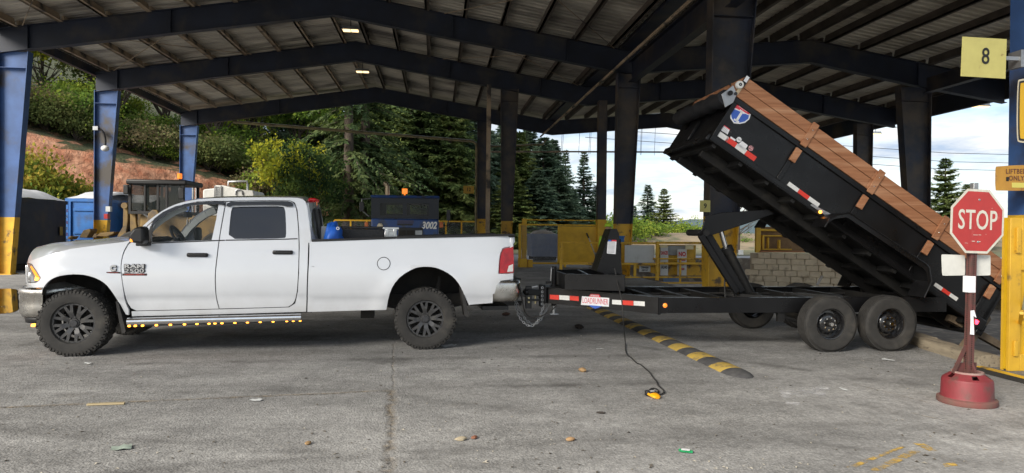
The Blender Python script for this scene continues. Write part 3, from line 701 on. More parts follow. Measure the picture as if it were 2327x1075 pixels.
# bumpers swept round the corner
def bumper(name, path, prof, m, smooth=True):
    rows = []
    for i, (u, v) in enumerate(path):
        a = path[max(i - 1, 0)]; c = path[min(i + 1, len(path) - 1)]; t = Vector((c[0] - a[0], c[1] - a[1])).normalized(); nrm = Vector((t.y, -t.x))
        rows.append([(u + nrm.x * o_, v + nrm.y * o_, z) for o_, z in prof])
    mb = MB(); mb.grid(rows, closed=True); k = len(prof); n_ = len(rows)
    mb.f.append(tuple(range(k))); mb.f.append(tuple(range((n_ - 1) * k, n_ * k))[::-1])
    return mb.build(name, m, truck, smooth=smooth)
zt, zb = T.uz(75, 654, .05)[1], T.uz(75, 721, .05)[1]
ua, ub = T.uz(92, 690, .0)[0], T.uz(40, 690, .25)[0]
half = [(ua + .02, .012), (ua - .05, .012), (ua - .11, .02), (ub + .16, .065), (ub + .085, .13), (ub + .035, .22), (ub + .0, .36), (ub - .05, .60), (ub - .08, .85)]
half = smooth_poly(half, it=1); path = half + [(u, TW - v) for u, v in half[::-1]]
hz_ = zt - zb
bumper('front_bumper', path[::-1], [(0.0, zt), (-.025, zt - .05), (-.01, zt - .10), (.012, zb + .12), (-.004, zb + .02), (-.03, zb), (-.09, zb), (-.09, zt - .02)][::1] if False else [(-.02, zt), (.012, zt - .03), (.018, zt - .075), (-.002, zt - .095), (.006, zb + .14), (.0, zb + .05), (-.02, zb), (-.09, zb), (-.09, zt - .02)], M['chrome_dirty'])
zv = T.uz(75, 736, .05)[1]
bumper('air_dam', [(u + .03, v + (.03 if v < 1 else -.03)) for u, v in path[::-1]], [(0, zb + .01), (-.02, zv), (-.05, zv), (-.05, zb + .01)], M['plastic'])
c = T.uz(79, 739, .2); mb = MB(); mb.cbox((c[0], .2, c[1]), (.07, .05, .035)); mb.build('marker_lamp', M['amber_on'], truck, bevel=.01)
# cowl, windshield, roof, rear wall
def arcrow(u, z, bu, bz, n=17):
    v0 = tside(u, z); return [(u + bu * (1 - s_ * s_), TW / 2 + s_ * (TW / 2 - v0), z + bz * (1 - abs(s_) ** 2.4)) for s_ in [i / (n - 1) * 2 - 1 for i in range(n)]]
al = tp(smooth_poly(ap[:14], it=1))
al_top = [p for p in al if p[0] > T.uz(404, 462, .2)[0]]
al_ws = [p for p in al if p[0] <= T.uz(416, 458, .2)[0]]
mb = MB(); mb.grid([arcrow(u + .03, z - .02, -.14 * (1 - i / (len(al_ws) - 1)) - .02, .02) for i, (u, z) in enumerate(al_ws)]); mb.build('windshield', M['glass_clear'], truck, smooth=True)
mb = MB(); mb.grid([arcrow(u, z - .004, -.05 * max(0, 1 - i / 4), .055 if i < len(al_top) - 2 else .03) for i, (u, z) in enumerate(al_top)]); mb.build('roof', M['white_paint'], truck, smooth=True)
mb = MB(); u_, z_ = al[0]
mb.grid([[(u_ - .10, y, z_ - .01 + .05 * (1 - abs(s_) ** 2)), (u_ + .14, y, z_ - .02 + .05 * (1 - abs(s_) ** 2))] for s_ in [i / 10 * 2 - 1 for i in range(11)] for y in [TW / 2 + s_ * .86]]); mb.build('cowl', M['plastic'], truck, smooth=True)
# rear cab wall with window, in a slightly leaning plane
rt, rb = T.fit(697, 464, tside), T.fit(706, 545, tside)
def rw(y, z):
    t = (z - rb[1]) / (rt[1] - rb[1]); v0 = tside(rb[0], z); s_ = (y - TW / 2) / (TW / 2)
    return (rb[0] + (rt[0] - rb[0]) * t + .05 * (1 - s_ * s_), y, z)
def rwall(name, m, outl, holes, parent, off=0.0, fl=.03):
    outl = densify(outl, .06); holes = [densify(h, .06) for h in holes]; P, F = cdt_fill(outl, holes, .1); mb = MB()
    def q(y, z, e=0): p = rw(y, z); return (p[0] + off - e, p[1], p[2])
    mb.add([q(y, z) for y, z in P], F)
    for lp in [outl] + holes:
        k = len(mb.v); n = len(lp)
        for y, z in lp: mb.v.append(q(y, z)); mb.v.append(q(y, z, fl))
        mb.f += [(k + 2 * i, k + 2 * i + 1, k + 2 * ((i + 1) % n) + 1, k + 2 * ((i + 1) % n)) for i in range(n)]
    return mb.build(name, m, parent, smooth=True, fix=False)
zb_, zt_ = rb[1] - .35, rt[1] + .02
wl = lambda z: tside(rb[0], z)
outl = [(wl(zb_), zb_), (TW - wl(zb_), zb_), (TW - wl(1.36), 1.36), (TW - wl(zt_) - .03, zt_), (TW / 2, zt_ + .05), (wl(zt_) + .03, zt_), (wl(1.36), 1.36)]
z0w, z1w = 1.46, rt[1] - .055
hole = smooth_poly([(wl(z0w) + .10, z0w), (TW - wl(z0w) - .10, z0w), (TW - wl(z1w) - .11, z1w), (TW / 2, z1w + .03), (wl(z1w) + .11, z1w)], closed=True, it=2)
wallr = rwall('rear_cab_wall', M['white_paint'], outl, [hole], truck)
rwall('rear_window', M['glass_clear'], offset_poly(hole, .01), [], truck, -.012, .003)
mb = MB()
for y in (TW / 2 - .30, TW / 2 + .30): p = rw(y, z0w); q = rw(y, z1w + .02); mb.beam((p[0] - .005, y, p[2]), (q[0] - .005, y, q[2]), .03, .03, up=(1, 0, 0))
mb.build('window_divider', M['plastic'], truck)
p = rw(TW / 2, zt_ + .02); mb = MB(); mb.cbox((p[0] - .04, TW / 2, p[2] + .045), (.10, .46, .045)); mb.build('third_brake_light', M['red_lens'], truck, bevel=.015)
# bed
arch_r = smooth_poly([(1066, 694), (1058, 677), (1050, 658), (1040, 640), (1024, 624), (1002, 612), (984, 607), (968, 606), (952, 607), (938, 611), (912, 626), (893, 648), (883, 674), (878, 704)], it=1)
def bside(u, z):
    v = tside(u, min(z, 1.22)); 
    if z > 1.22: v = 0.030 + max(0, z - 1.22) * 0.10
    t = max(0.0, (u - (uR - .35)) / .35); return v + 0.05 * t ** 2
uR = T.uz(1167, 590, 0.05)[0]
bo = [(709, 548.5), (800, 545), (900, 541.7), (1000, 538.8), (1100, 536), (1150, 534.7), (1166, 535), (1169, 540), (1169.5, 550), (1166, 556), (1160, 560), (1150, 561.2), (1142, 563.5), (1137, 575), (1134, 592), (1132, 622.5), (1150, 622.5), (1166.5, 621.5), (1166, 634), (1138, 638), (1128, 650), (1119, 688.5), (1068, 692.5)] + arch_r + [(698.5, 709), (700, 640), (702, 600), (703.5, 553)]
tl = [(1166, 560), (1167.5, 590), (1167, 619.5), (1150, 620.8), (1135, 621), (1136.5, 592), (1139.5, 576), (1144, 566.5), (1150, 564), (1160, 562.6)]
for sgn in (1, -1):
    bs = panel('bedside', M['white_paint'], truck, tp(bo, bside), (), bside, sgn, TW, 0.075, flange=0.05)
    t_ = panel('tail_light', M['red_lens'], truck, tp(tl, bside), (), bside, sgn, TW, 0.04, flange=0.03, dv=-0.008)
    panel('reverse_lens', M['white_plain'], t_, tp([(1156, 604), (1165.5, 600), (1165.5, 617), (1152, 618)], bside), (), bside, sgn, TW, 0.03, flange=0.003, dv=-0.0105)
    # rail cap
    q = [T.fit(a, b, bside) for a, b in [(708, 548), (900, 541), (1168, 534.5)]]
    mb = MB(); y0 = .045; ys = (y0, y0 + .085)
    for (u1, z1), (u2, z2) in zip(q, q[1:]):
        for yy in ((ys if sgn > 0 else (TW - ys[1], TW - ys[0])),):
            mb.beam((u1, sum(yy) / 2, z1 + .006), (u2, sum(yy) / 2, z2 + .006), .1, .03)
    mb.build('rail_cap', M['plastic'], truck, bevel=.008)
    # inner bed wall
    mb = MB(); yi = .13 if sgn > 0 else TW - .13
    mb.box(q[0][0], WB - .72, yi - .008, yi + .008, .86, q[0][1] - .01); mb.box(WB + .72, q[-1][0] - .05, yi - .008, yi + .008, .86, q[0][1] - .01); mb.box(WB - .72, WB + .72, yi - .008, yi + .008, 1.24, q[0][1] - .01); mb.build('inner_bed_wall', M['white_paint'], truck)
    fc = T.fit(872, 599, bside)
    if sgn > 0:      # fuel door: recessed ring and flap
        yv = bside(*fc); pts = [(fc[0] + .083 * math.cos(a), bside(fc[0] + .083 * math.cos(a), fc[1] + .083 * math.sin(a)) - .001, fc[1] + .083 * math.sin(a)) for a in [i / 32 * 2 * math.pi for i in range(33)]]
        mb = MB(); mb.tube(pts, .0045, 6); fr_ = mb.build('fuel_door_gap', M['under'], truck)
        cp = [(fc[0] + .078 * math.cos(a), fc[1] + .078 * math.sin(a)) for a in [i / 28 * 2 * math.pi for i in range(28)]]
        panel('fuel_door', M['white_paint'], truck, cp, (), bside, sgn, TW, 0.04, flange=0.004, dv=-0.004)
    # inner wheel arches
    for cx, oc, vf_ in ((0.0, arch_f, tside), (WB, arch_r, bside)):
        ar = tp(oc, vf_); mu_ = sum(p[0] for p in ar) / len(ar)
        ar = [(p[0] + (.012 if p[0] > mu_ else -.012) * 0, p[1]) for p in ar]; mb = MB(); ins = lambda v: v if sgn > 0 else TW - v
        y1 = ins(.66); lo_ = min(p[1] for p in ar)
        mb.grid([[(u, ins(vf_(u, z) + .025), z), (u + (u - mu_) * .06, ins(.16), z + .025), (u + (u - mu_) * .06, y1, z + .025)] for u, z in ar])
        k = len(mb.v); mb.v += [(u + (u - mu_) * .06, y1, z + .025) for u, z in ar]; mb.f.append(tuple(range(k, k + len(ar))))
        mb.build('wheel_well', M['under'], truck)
mb = MB(); uA, uB = T.uz(709, 600, .1)[0], uR - .05
mb.box(uA, WB - .72, .12, TW - .12, .84, .87); mb.box(WB + .72, uB, .12, TW - .12, .84, .87); mb.box(WB - .72, WB + .72, .68, TW - .68, .84, .87); mb.box(uA, uA + .03, .12, TW - .12, .87, 1.42); mb.build('bed_floor', M['white_paint'], truck)
zt2 = T.fit(1166, 536, bside)[1]
mb = MB(); mb.box(uB - .0, uB + .055, .09, TW - .09, .80, zt2 - .02); tgt = mb.build('tailgate', M['white_paint'], truck, bevel=.012)
mb = MB(); mb.box(uB - .02, uB + .075, .09, TW - .09, zt2 - .018, zt2 + .012); mb.build('tailgate_spoiler', M['plastic'], tgt, bevel=.008)
# rear bumper
ra, rb2 = T.uz(1124, 670, .0)[0], T.uz(1179, 665, .25)[0]
z1b, z0b = T.uz(1150, 639, .1)[1], T.uz(1150, 684, .1)[1]
half = [(ra - .02, .03), (ra + .08, .02), (rb2 - .12, .03), (rb2 - .05, .07), (rb2 - .01, .15), (rb2 + .02, .30), (rb2 + .05, .6), (rb2 + .06, 1.0)]
half = smooth_poly(half, it=1); path = half + [(u, TW - v) for u, v in half[::-1]]
bumper('rear_bumper', path, [(-.03, z1b + .012), (.0, z1b), (.01, z1b - .04), (.0, z0b + .06), (-.02, z0b), (-.08, z0b + .01), (-.10, z1b)], M['chrome_dirty'])
mb = MB(); mb.box(rb2 - .16, rb2 + .04, .30, TW - .30, z1b + .0, z1b + .022); mb.build('bumper_step', M['plastic'], truck, bevel=.006)
# wheels -------------------------------------------------------------
RT = 0.415
def make_tyre_mesh(Rr, wdt, rin, blocks=True):
    mb = MB(); h = wdt / 2
    mb.lathe([(rin, -h + .035), (rin + .012, -h + .012), (Rr * .80, -h - .006), (Rr * .90, -h + .002), (Rr - .030, -h + .018), (Rr - .010, -h + .036), (Rr - .008, 0), (Rr - .010, h - .036), (Rr - .030, h - .018), (Rr * .9, h), (rin + .012, h - .01), (rin, h - .035)], n=60)
    return mb
def make_tread(Rr, wdt, n=58, seed=1):
    mb = MB(); h = wdt / 2; rg = random.Random(seed)
    lanes = [(-h + .012, -h + .075, 0.0, .055), (-h + .082, -h + .125, .5, .045), (-.022, .022, .2, .05), (h - .125, h - .082, .7, .045), (h - .075, h - .012, .3, .055)]
    for y0, y1, ph, ln in lanes:
        for i in range(n):
            a = 2 * math.pi * (i + ph) / n; w = (Rr * 2 * math.pi / n) * .43; sk = .012 * (1 if i % 2 else -1)
            e = Vector((math.cos(a), 0, math.sin(a))); t = Vector((-math.sin(a), 0, math.cos(a)))
            mb.obox(e * (Rr - .009) + Vector((0, (y0 + y1) / 2, 0)), t * w + Vector((0, sk, 0)), Vector((0, (y1 - y0) / 2, 0)) + t * sk * .5, e * .009)
    for s_ in (-1, 1):        # shoulder lugs on the sidewall
        for i in range(n):
            a = 2 * math.pi * (i + (.0 if s_ < 0 else .3)) / n; e = Vector((math.cos(a), 0, math.sin(a))); t = Vector((-math.sin(a), 0, math.cos(a)))
            lng = .028 if i % 2 else .018
            mb.obox(e * (Rr - .022 - lng * .5) + Vector((0, s_ * (h - .004), 0)), t * .014, e * lng * .8 + Vector((0, -s_ * .004, 0)), Vector((0, .004, 0)))
    return mb
tyre_me = make_tyre_mesh(RT, .275, .245).mesh('tyre', M['tyre'], 'auto'); tread_me = make_tread(RT, .275).mesh('tread', M['tyre'])
def rim_mesh():
    mb = MB()
    mb.lathe([(.246, -.10), (.256, -.095), (.262, -.085), (.258, -.072), (.228, -.07), (.222, -.06), (.222, .10)], n=48)     # lip and barrel
    mb.lathe([(.262, -.085), (.250, -.098), (.226, -.098), (.222, -.085)], n=48)
    for i in range(8):          # eight forked spokes
        a = 2 * math.pi * (i + .5) / 8; e = Vector((math.cos(a), 0, math.sin(a))); t = Vector((-math.sin(a), 0, math.cos(a))); Y = Vector((0, 1, 0))
        mb.beam(e * .055 + Y * -.055, e * .145 + Y * -.080, .052, .035, up=(0, 1, 0), w1=.060)
        for s_ in (-1, 1):
            mb.beam(e * .135 + t * .012 * s_ + Y * -.080, e * .228 + t * .042 * s_ + Y * -.084, .040, .032, up=(0, 1, 0), w1=.030)
    mb.lathe([(0, -.088), (.052, -.088), (.060, -.080), (.066, -.05), (.068, .0)], n=24)
    return mb
def bolts_mesh():
    mb = MB()
    for i in range(24):
        a = 2 * math.pi * (i + .5) / 24; e = Vector((math.cos(a) * .238, -.098, math.sin(a) * .238)); mb.cyl(e, e + Vector((0, -.008, 0)), .0075, 6)
    for i in range(8):
        a = 2 * math.pi * i / 8; e = Vector((math.cos(a) * .075, -.06, math.sin(a) * .075)); mb.cyl(e, e + Vector((0, -.03, 0)), .011, 6)
    return mb
rim_me = rim_mesh().mesh('rim', M['rim_black'], 'auto'); bolt_me = bolts_mesh().mesh('bolts', M['rim_black'])
mb = MB(); mb.lathe([(0, -.104), (.038, -.104), (.043, -.098), (.043, -.085)], n=20); cap_me = mb.mesh('hub_cap', mat('hub cap', (.075, .075, .08), .3, .6), 'auto')
mb = MB(); mb.lathe([(0, .02), (.17, .02), (.175, .04), (.175, .06), (.0, .06)], n=32); mb.box(.05, .16, -.01, .06, -.1, .1); drum_me = mb.mesh('brake_disc', M['under'])
def truck_wheel(u, y, flip, spin):
    w = empty('wheel', parent=truck, loc=(u, y, RT - .006)); w.rotation_euler = (0, spin, math.pi if flip else 0)
    for nm, me in (('tyre', tyre_me), ('tread', tread_me), ('rim', rim_me), ('bolts', bolt_me), ('hub_cap', cap_me), ('brake_disc', drum_me)):
        o = link(nm, me, w)
        if nm in ('tread', 'bolts'): o['kind'] = 'stuff'
for u, sp in ((0.0, .1), (WB, .3)):
    truck_wheel(u, .135, False, sp); truck_wheel(u, TW - .135, True, sp)
# underbody
ub_ = MB()
for y in (.62, TW - .62): ub_.box(-.7, uR - .1, y - .04, y + .04, .52, .70)
for u in (-.55, .5, 1.6, 2.7, 3.7, 5.0): ub_.box(u - .04, u + .04, .6, TW - .6, .55, .66)
ub_.build('chassis_frame', M['under'], truck)
for u in (0.0, WB):
    mb = MB(); mb.cyl((u, .3, .40), (u, TW - .3, .40), .05, 10); mb.sphere((u, TW / 2 + (.25 if u == 0 else 0), .40), .17, 12, 8)
    for y in (.36, TW - .36): mb.beam((u - .75, y, .60), (u, y, .46), .07, .035); mb.beam((u, y, .46), (u + .75, y, .62), .07, .035); mb.cyl((u + .12, y + .05, .42), (u + .22, y + .08, .95), .035, 8)
    mb.build('axle', M['under'], truck)
mb = MB(); mb.box(.55, 2.1, .75, 1.35, .40, .60); mb.box(T.uz(820, 715, .5)[0], T.uz(850, 715, .5)[0], .45, .8, T.uz(835, 722, .5)[1], .62); mb.cyl((1.0, 1.4, .5), (4.2, 1.5, .52), .05, 8); mb.build('gearbox', M['under'], truck)
mb = MB(); mb.box(T.uz(300, 650, .1)[0], uA, .13, TW - .13, .50, .56); mb.build('cab_floor', M['under'], truck)
mb = MB(); mb.box(uA + .1, WB - .72, .16, TW - .16, .66, .84); mb.box(WB + .7, uR - .2, .16, TW - .16, .70, .84); mb.build('bed_underside', M['under'], truck)
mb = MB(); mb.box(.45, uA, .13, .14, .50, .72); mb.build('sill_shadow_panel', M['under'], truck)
# running boards
for sgn in (1, -1):
    a, b = T.uz(290, 732, -.05), T.uz(685, 721, -.05); y = -.045 if sgn > 0 else TW + .045
    a = (a[0], a[1]); rbd = MB(); rbd.tube([(a[0], y, a[1] + .005), (b[0], y, b[1] + .0)], .048, 14); r_ = rbd.build('running_board', M['chrome'], truck)
    mb = MB(); yc = y + .085 * sgn; mb.beam((a[0] + .01, yc, a[1] + .03), (b[0] - .01, yc, b[1] + .03), .14, .03); mb.build('step_pad', M['plastic'], r_, bevel=.008)
    mb = MB()
    for i in range(18):
        t = (i + .5) / 18; p = Vector((a[0], yc, a[1])).lerp(Vector((b[0], yc, b[1])), t); mb.beam((p.x - .05, yc - .05, p.z + .049), (p.x + .05, yc + .05, p.z + .049), .02, .008)
    o = mb.build('step_ribs', M['rubber'], r_); o['kind'] = 'stuff'
    mb = MB()
    for t in (.12, .5, .88): p = Vector((a[0], y, a[1])).lerp(Vector((b[0], y, b[1])), t); mb.beam(p + Vector((0, .04 * sgn, .01)), (p.x, .35 if sgn > 0 else TW - .35, .58), .07, .02)
    mb.build('bracket', M['plastic'], r_)
    mb = MB(); mb.beam((a[0], y + .02 * sgn, a[1] - .052), (b[0], y + .02 * sgn, b[1] - .052), .05, .014); mb.build('light_strip', M['plastic'], r_)
    if sgn > 0:
        for px in (292, 306, 322.5, 354, 386, 418, 446.5, 474, 487.5, 503.5, 533, 561.5, 590.5, 620, 651, 666, 681.5):
            u, z = T.uz(px, 742 - (px - 290) * 12.5 / 390, -.07); mb = MB(); mb.sphere((u, y - .005, z), .0125, 8, 6, (1.5, 1, .8)); mb.build('marker_light', M['amber_on'], r_, smooth=True)
    # mud flaps
    for pts, u_ in (([(264, 684), (271, 690), (287, 752), (284, 757), (279, 757), (273, 735)], 0), ([(1047, 655), (1053, 658), (1066, 716), (1064, 720), (1056, 719)], 1)):
        P = [T.uz(px, py, .02) for px, py in pts]; mb = MB(); y0, y1 = (.0, .30) if sgn > 0 else (TW, TW - .30)
        mb.prism([(u, y0, z) for u, z in P], (0, y1 - y0, 0)); mb.build('mud_flap', M['rubber'], truck)
    # mirror
    c = T.uz(318, 534, -.16); yk = lambda v: v if sgn > 0 else TW - v
    P = [T.uz(px, py, -.16) for px, py in [(297, 541), (301, 530), (310, 518), (326, 514.5), (333, 517), (334, 551), (328, 554), (304, 551)]]
    mb = MB(); y0 = yk(-.27); mb.prism([(u, y0, z) for u, z in P], (0, .22 * sgn, 0)); mr = mb.build('mirror', M['plastic'], truck, bevel=.03)
    a1 = T.uz(300, 557, -.03); mb = MB(); mb.box(c[0] - .08, c[0] + .06, min(yk(-.08), yk(.06)), max(yk(-.08), yk(.06)), a1[1] - .01, a1[1] + .035); mb.build('mirror_arm', M['plastic'], mr, bevel=.01)
    c2m = T.uz(296.5, 546, -.25); mb = MB(); mb.cbox((c2m[0] + .015, yk(-.235), c2m[1]), (.035, .07, .045)); mb.build('turn_lamp', M['amber_lens'], mr, bevel=.008)
# interior
it = MB(); ud = T.uz(330, 560, .3)[0]
it.box(ud - .15, ud + .42, .16, TW - .16, .95, 1.28); it.box(ud + .1, ud + .40, .35, .85, 1.2, 1.36); it.build('dashboard', M['interior'], truck, bevel=.05)
mb = MB(); cu, cz = T.uz(408, 533, .50); cen = Vector((cu, .50, cz - .06)); ax = Vector((.86, 0, .50)).normalized(); e1 = Vector((0, 1, 0)); e2 = ax.cross(e1)
mb.tube([cen + e1 * .19 * math.cos(a) + e2 * .19 * math.sin(a) for a in [i / 24 * 2 * math.pi for i in range(25)]], .019, 8)
mb.beam(cen - e1 * .17, cen + e1 * .17, .05, .03); mb.beam(cen, cen + e2 * .17, .05, .03); mb.cyl(cen, cen - ax * .35, .04, 8); mb.sphere(cen, .06, 8, 6); mb.build('steering_wheel', M['plastic'], truck)
for y in (.50, TW - .50):
    for u0, hb in ((T.uz(455, 560, .5)[0], 1.62), (T.uz(590, 560, .5)[0], 1.58)):
        mb = MB(); mb.box(u0 - .28, u0 + .25, y - .26, y + .26, .78, .98); mb.obox((u0 + .32, y, 1.22), (.09, 0, -.02), (0, .25, 0), (.07, 0, .34)); mb.obox((u0 + .40, y, hb + .02), (.05, 0, 0), (0, .13, 0), (.02, 0, .09)); mb.build('seat', M['interior'], truck, bevel=.04)
mb = MB(); mb.box(ud + .15, uA - .25, .13, TW - .13, .56, .60); mb.box(ud + .6, uA - .3, TW - .16, TW - .13, .6, 1.30); mb.box(uA - .12, uA - .08, .2, TW - .2, .6, 1.44); mb.build('cabin_lining', M['interior'], truck)
# far pillars seen from inside
for sgn in (1, -1):
    mb = MB(); q = [p for p in al_ws][::2]; pts = [Vector((u + .06, (tside(u, z) + .05) if sgn > 0 else TW - tside(u, z) - .05, z - .05)) for u, z in q]
    for a, b in zip(pts, pts[1:]): mb.beam(a, b, .05, .09)
    mb.build('pillar_trim', M['interior_pale'], truck)
    for uu in (T.uz(505, 500, .1)[0],):
        mb = MB(); v1, v2 = tside(uu, 1.4) + .05, tside(uu, 1.85) + .05
        mb.beam((uu - .02, v1 if sgn > 0 else TW - v1, 1.32), (uu + .04, v2 if sgn > 0 else TW - v2, 1.86), .05, .12, up=(1, 0, 0)); mb.build('pillar_trim', M['interior_pale'] if sgn < 0 else M['plastic'], truck)
mb = MB(); mb.grid([arcrow(u, z - .05, 0, .05) for u, z in al_top[1:-1]]); mb.build('headliner', M['interior_pale'], truck)
mu, mz = T.uz(427, 488, 1.0); mb = MB(); mb.cbox((mu, 1.0, mz), (.05, .26, .075)); mb.cyl((mu, 1.0, mz), (mu + .04, 1.0, mz + .14), .012, 6); rv = mb.build('rear_view_mirror', M['plastic'], truck, bevel=.01)
mb = MB(); mb.cyl((mu, .98, mz), (mu, .98, mz - .08), .004, 5); mb.cbox((mu, .98, mz - .11), (.01, .045, .07)); mb.cbox((mu + .01, 1.06, mz - .09), (.01, .03, .06)); mb.build('hanging_tag', M['white_plain'], rv)
# badges on the front door
bu, bz_ = T.fit(306, 610, tside); yb = tside(bu, bz_) - .004
c1_, c2b = T.fit(306, 606.5, tside), T.fit(306, 615.6, tside)
BK = mat('badge outline', (.05, .05, .055), .4)
text('badge_outline', 'RAM', .066, BK, truck, (c1_[0] + .002, yb - .0015, c1_[1] + .003), (R(90), 0, 0), .003, 1.72, bold=.0085)
text('badge_outline', '2500', .066, BK, truck, (c2b[0] + .002, yb - .0015, c2b[1] - .003), (R(90), 0, 0), .003, 1.72, bold=.0075)
text('badge_lettering', 'RAM', .066, M['chrome'], truck, (c1_[0], yb - .006, c1_[1] + .006), (R(90), 0, 0), .008, 1.72, bold=.002, spacing=1.0)
text('badge_lettering', '2500', .066, M['chrome'], truck, (c2b[0], yb - .006, c2b[1]), (R(90), 0, 0), .008, 1.72, bold=.001)
c3b = T.fit(306, 624, tside); mb = MB(); mb.cbox((c3b[0], yb - .003, c3b[1]), (.285, .008, .026)); bp_ = mb.build('badge_plate', mat('dark badge', (.06, .03, .03), .3, .3), truck, bevel=.003)
text('badge_print', 'HEAVY DUTY', .026, mat('badge red', (.45, .08, .06), .4), truck, (c3b[0], yb - .0085, c3b[1]), (R(90), 0, 0), .001, 1.45, bold=.001)
cf = T.fit(257.5, 616.5, tside); yb = tside(*cf); c5 = T.fit(257.5, 610, tside)
text('badge_outline', 'C', .095, BK, truck, (c5[0] + .002, yb - .002, c5[1] - .003), (R(90), 0, 0), .003, 1.0, bold=.010)
text('badge_lettering', 'C', .095, M['chrome'], truck, (c5[0], yb - .006, c5[1]), (R(90), 0, 0), .008, 1.0, bold=.006)
c4 = T.fit(257.5, 619.5, tside); mb = MB(); mb.cbox((c4[0], yb - .004, c4[1]), (.16, .008, .018)); mb.build('badge_plate', MATS['dark badge'], truck, bevel=.003)
text('badge_print', 'TURBO DIESEL', .017, MATS['badge red'], truck, (c4[0], yb - .0095, c4[1]), (R(90), 0, 0), .001, 1.1)
# tow hitch
hu, hz = T.uz(1166, 689, 1.0)
mb = MB(); mb.box(rb2 - .4, rb2 + .18, TW / 2 - .035, TW / 2 + .035, hz - .035, hz + .035); mb.box(rb2 - .5, rb2 - .12, .4, TW - .4, hz - .03, hz + .03); mb.build('hitch_receiver', M['black_steel'], truck, bevel=.006)
# --- cargo in the bed
def tw(u, v, z): return Matrix.Translation(T.o) @ Matrix.Rotation(TY, 4, 'Z') @ Vector((u, v, z))
M['diamond'] = mat('black diamond plate', (.018, .018, .019), .35, .6, c2=(.035, .035, .036), scale=30, bump=.5, bscale=70)
M['alu'] = mat('bare aluminium', (.62, .63, .63), .28, 1.0, c2=(.45, .45, .45), scale=14)
a, b = T.uz(778, 516, .75), T.uz(872, 546, .75); e_ = T.uz(905, 516, .75)
tb = empty('tool_box', 'low black diamond plate tool box with bare metal end in the pickup bed', 'tool box', tw(a[0], .55, .87), TY)
L_ = b[0] - a[0]; L2 = e_[0] - a[0]; zz0 = a[1] - .87; W_ = 1.1
mb = MB(); mb.box(0, L_, 0, .5, 0, zz0 - .025); mb.build('chest', M['diamond'], tb, bevel=.008)
mb = MB(); mb.box(-.01, L_ + .01, -.012, .52, zz0 - .022, zz0 + .012); mb.build('lid', M['diamond'], tb, bevel=.008)
mb = MB(); mb.box(L_ + .012, L2 - .02, .01, .5, 0, zz0 - .03); mb.build('end_case', M['alu'], tb, bevel=.006)
mb = MB()
for z in (.12, .21, .30, zz0 - .13, zz0 - .05): mb.box(L_ + .015, L2 - .015, -.012, .01, z, z + .028)
for x in (.25, .75): xx = L_ + (L2 - L_) * x; mb.box(xx - .018, xx + .018, -.02, .0, zz0 - .16, zz0 - .02)
mb.build('end_rib', M['alu'], tb, bevel=.003); mb = MB(); mb.box(L_ - .01, L2 + .01, -.02, .52, zz0 - .028, zz0 + .006); mb.build('end_lid', M['alu'], tb, bevel=.006)
M['blue_tarp'] = mat('blue tarp', (.012, .10, .52), .45, c2=(.02, .16, .66), scale=5, bump=.3, bscale=14)
a, b = T.uz(757, 502, .33), T.uz(757, 546, .33); hw = (T.uz(781, 530, .33)[0] - T.uz(734, 530, .33)[0]) / 2
mb = MB(); rg = random.Random(3); n, m_ = 26, 18; rows = []
from mathutils import noise as mnoise
for i in range(m_ + 1):
    ph = math.pi * i / m_; row = []
    for j in range(n):
        th = 2 * math.pi * j / n; d = Vector((math.sin(ph) * math.cos(th), math.sin(ph) * math.sin(th), math.cos(ph)))
        k = 1 + .24 * mnoise.noise(d * 2.6 + Vector((3, 1, 7))) - .16 * abs(mnoise.noise(d * 6 + Vector((9, 2, 4))))
        wz = .30; row.append((d.x * hw * k * (1.05 - .25 * max(d.z, 0)), d.y * .2 * k, wz + d.z * (wz + .0) * k * 1.02))
    rows.append(row)
mb.grid(rows, closed=True, flip=True)
p = tw(T.uz(757, 530, .33)[0], .36, max(b[1] - .34, .88)); tb2 = mb.build('bundled_tarp', M['blue_tarp'], None, smooth=True, loc=p, rz=TY); sc = (a[1] - p.z) / .60; tb2.scale = (1, 1, sc)
tag(tb2, 'crumpled bright blue tarp bundle beside the cab in the pickup bed', 'tarp')
gm = MB(); gm.lathe([(.012, -.004), (.022, -.004), (.022, .004), (.012, .004), (.012, -.004)], (hw * .55, -.195, .50), 'y', 12); gm.build('grommet', M['white_plain'], tb2)
a, b = T.uz(730.5, 514, .6), T.uz(752, 545, .6); mb = MB(); mb.box(0, (b[0] - a[0]) * 1.3, 0, .5, 0, a[1] - .872); bx = mb.build('white_crate', M['white_plain'], None, bevel=.01, loc=tw(a[0], .55, .872), rz=TY); tag(bx, 'plain white crate behind the blue tarp in the pickup bed', 'crate')
# ================================================================ dump trailer
p1, p2 = gp(1892, 802), gp(2030, 800.5)
Q = Fr(p1.x, p1.y + .02, R(0.5))
trailer = empty('dump_trailer', 'black tandem axle dump trailer with its bed tipped up and brown plank sides', 'trailer', Q.o, Q.yaw)
M['tr_black'] = mat('gloss black trailer paint', (0.0055, 0.0055, 0.0062), 0.24, spec=0.28, c2=(0.009, 0.009, 0.0098), scale=2.5, rough2=0.42, bump=0.02, bscale=5)
M['tr_dull'] = mat('dusty black underframe', (0.010, 0.010, 0.0105), 0.5, spec=0.3, c2=(0.017, 0.0165, 0.0155), scale=2.5, c3=(0.045, 0.041, 0.034), s3=1.7, lo3=0.58, hi3=0.75)
M['plank'] = mat('brown stained plank', (0.42, 0.19, 0.09), 0.7, c2=(0.29, 0.12, 0.055), scale=6, c3=(0.50, 0.27, 0.15), s3=2.0, lo3=.5, hi3=.7, stretch=(0.35, 3, 6), bump=0.12, bscale=18)
M['refl_red'] = mat('red reflective tape', (0.72, 0.035, 0.015), 0.35, c2=(0.62, 0.03, 0.015), scale=40)
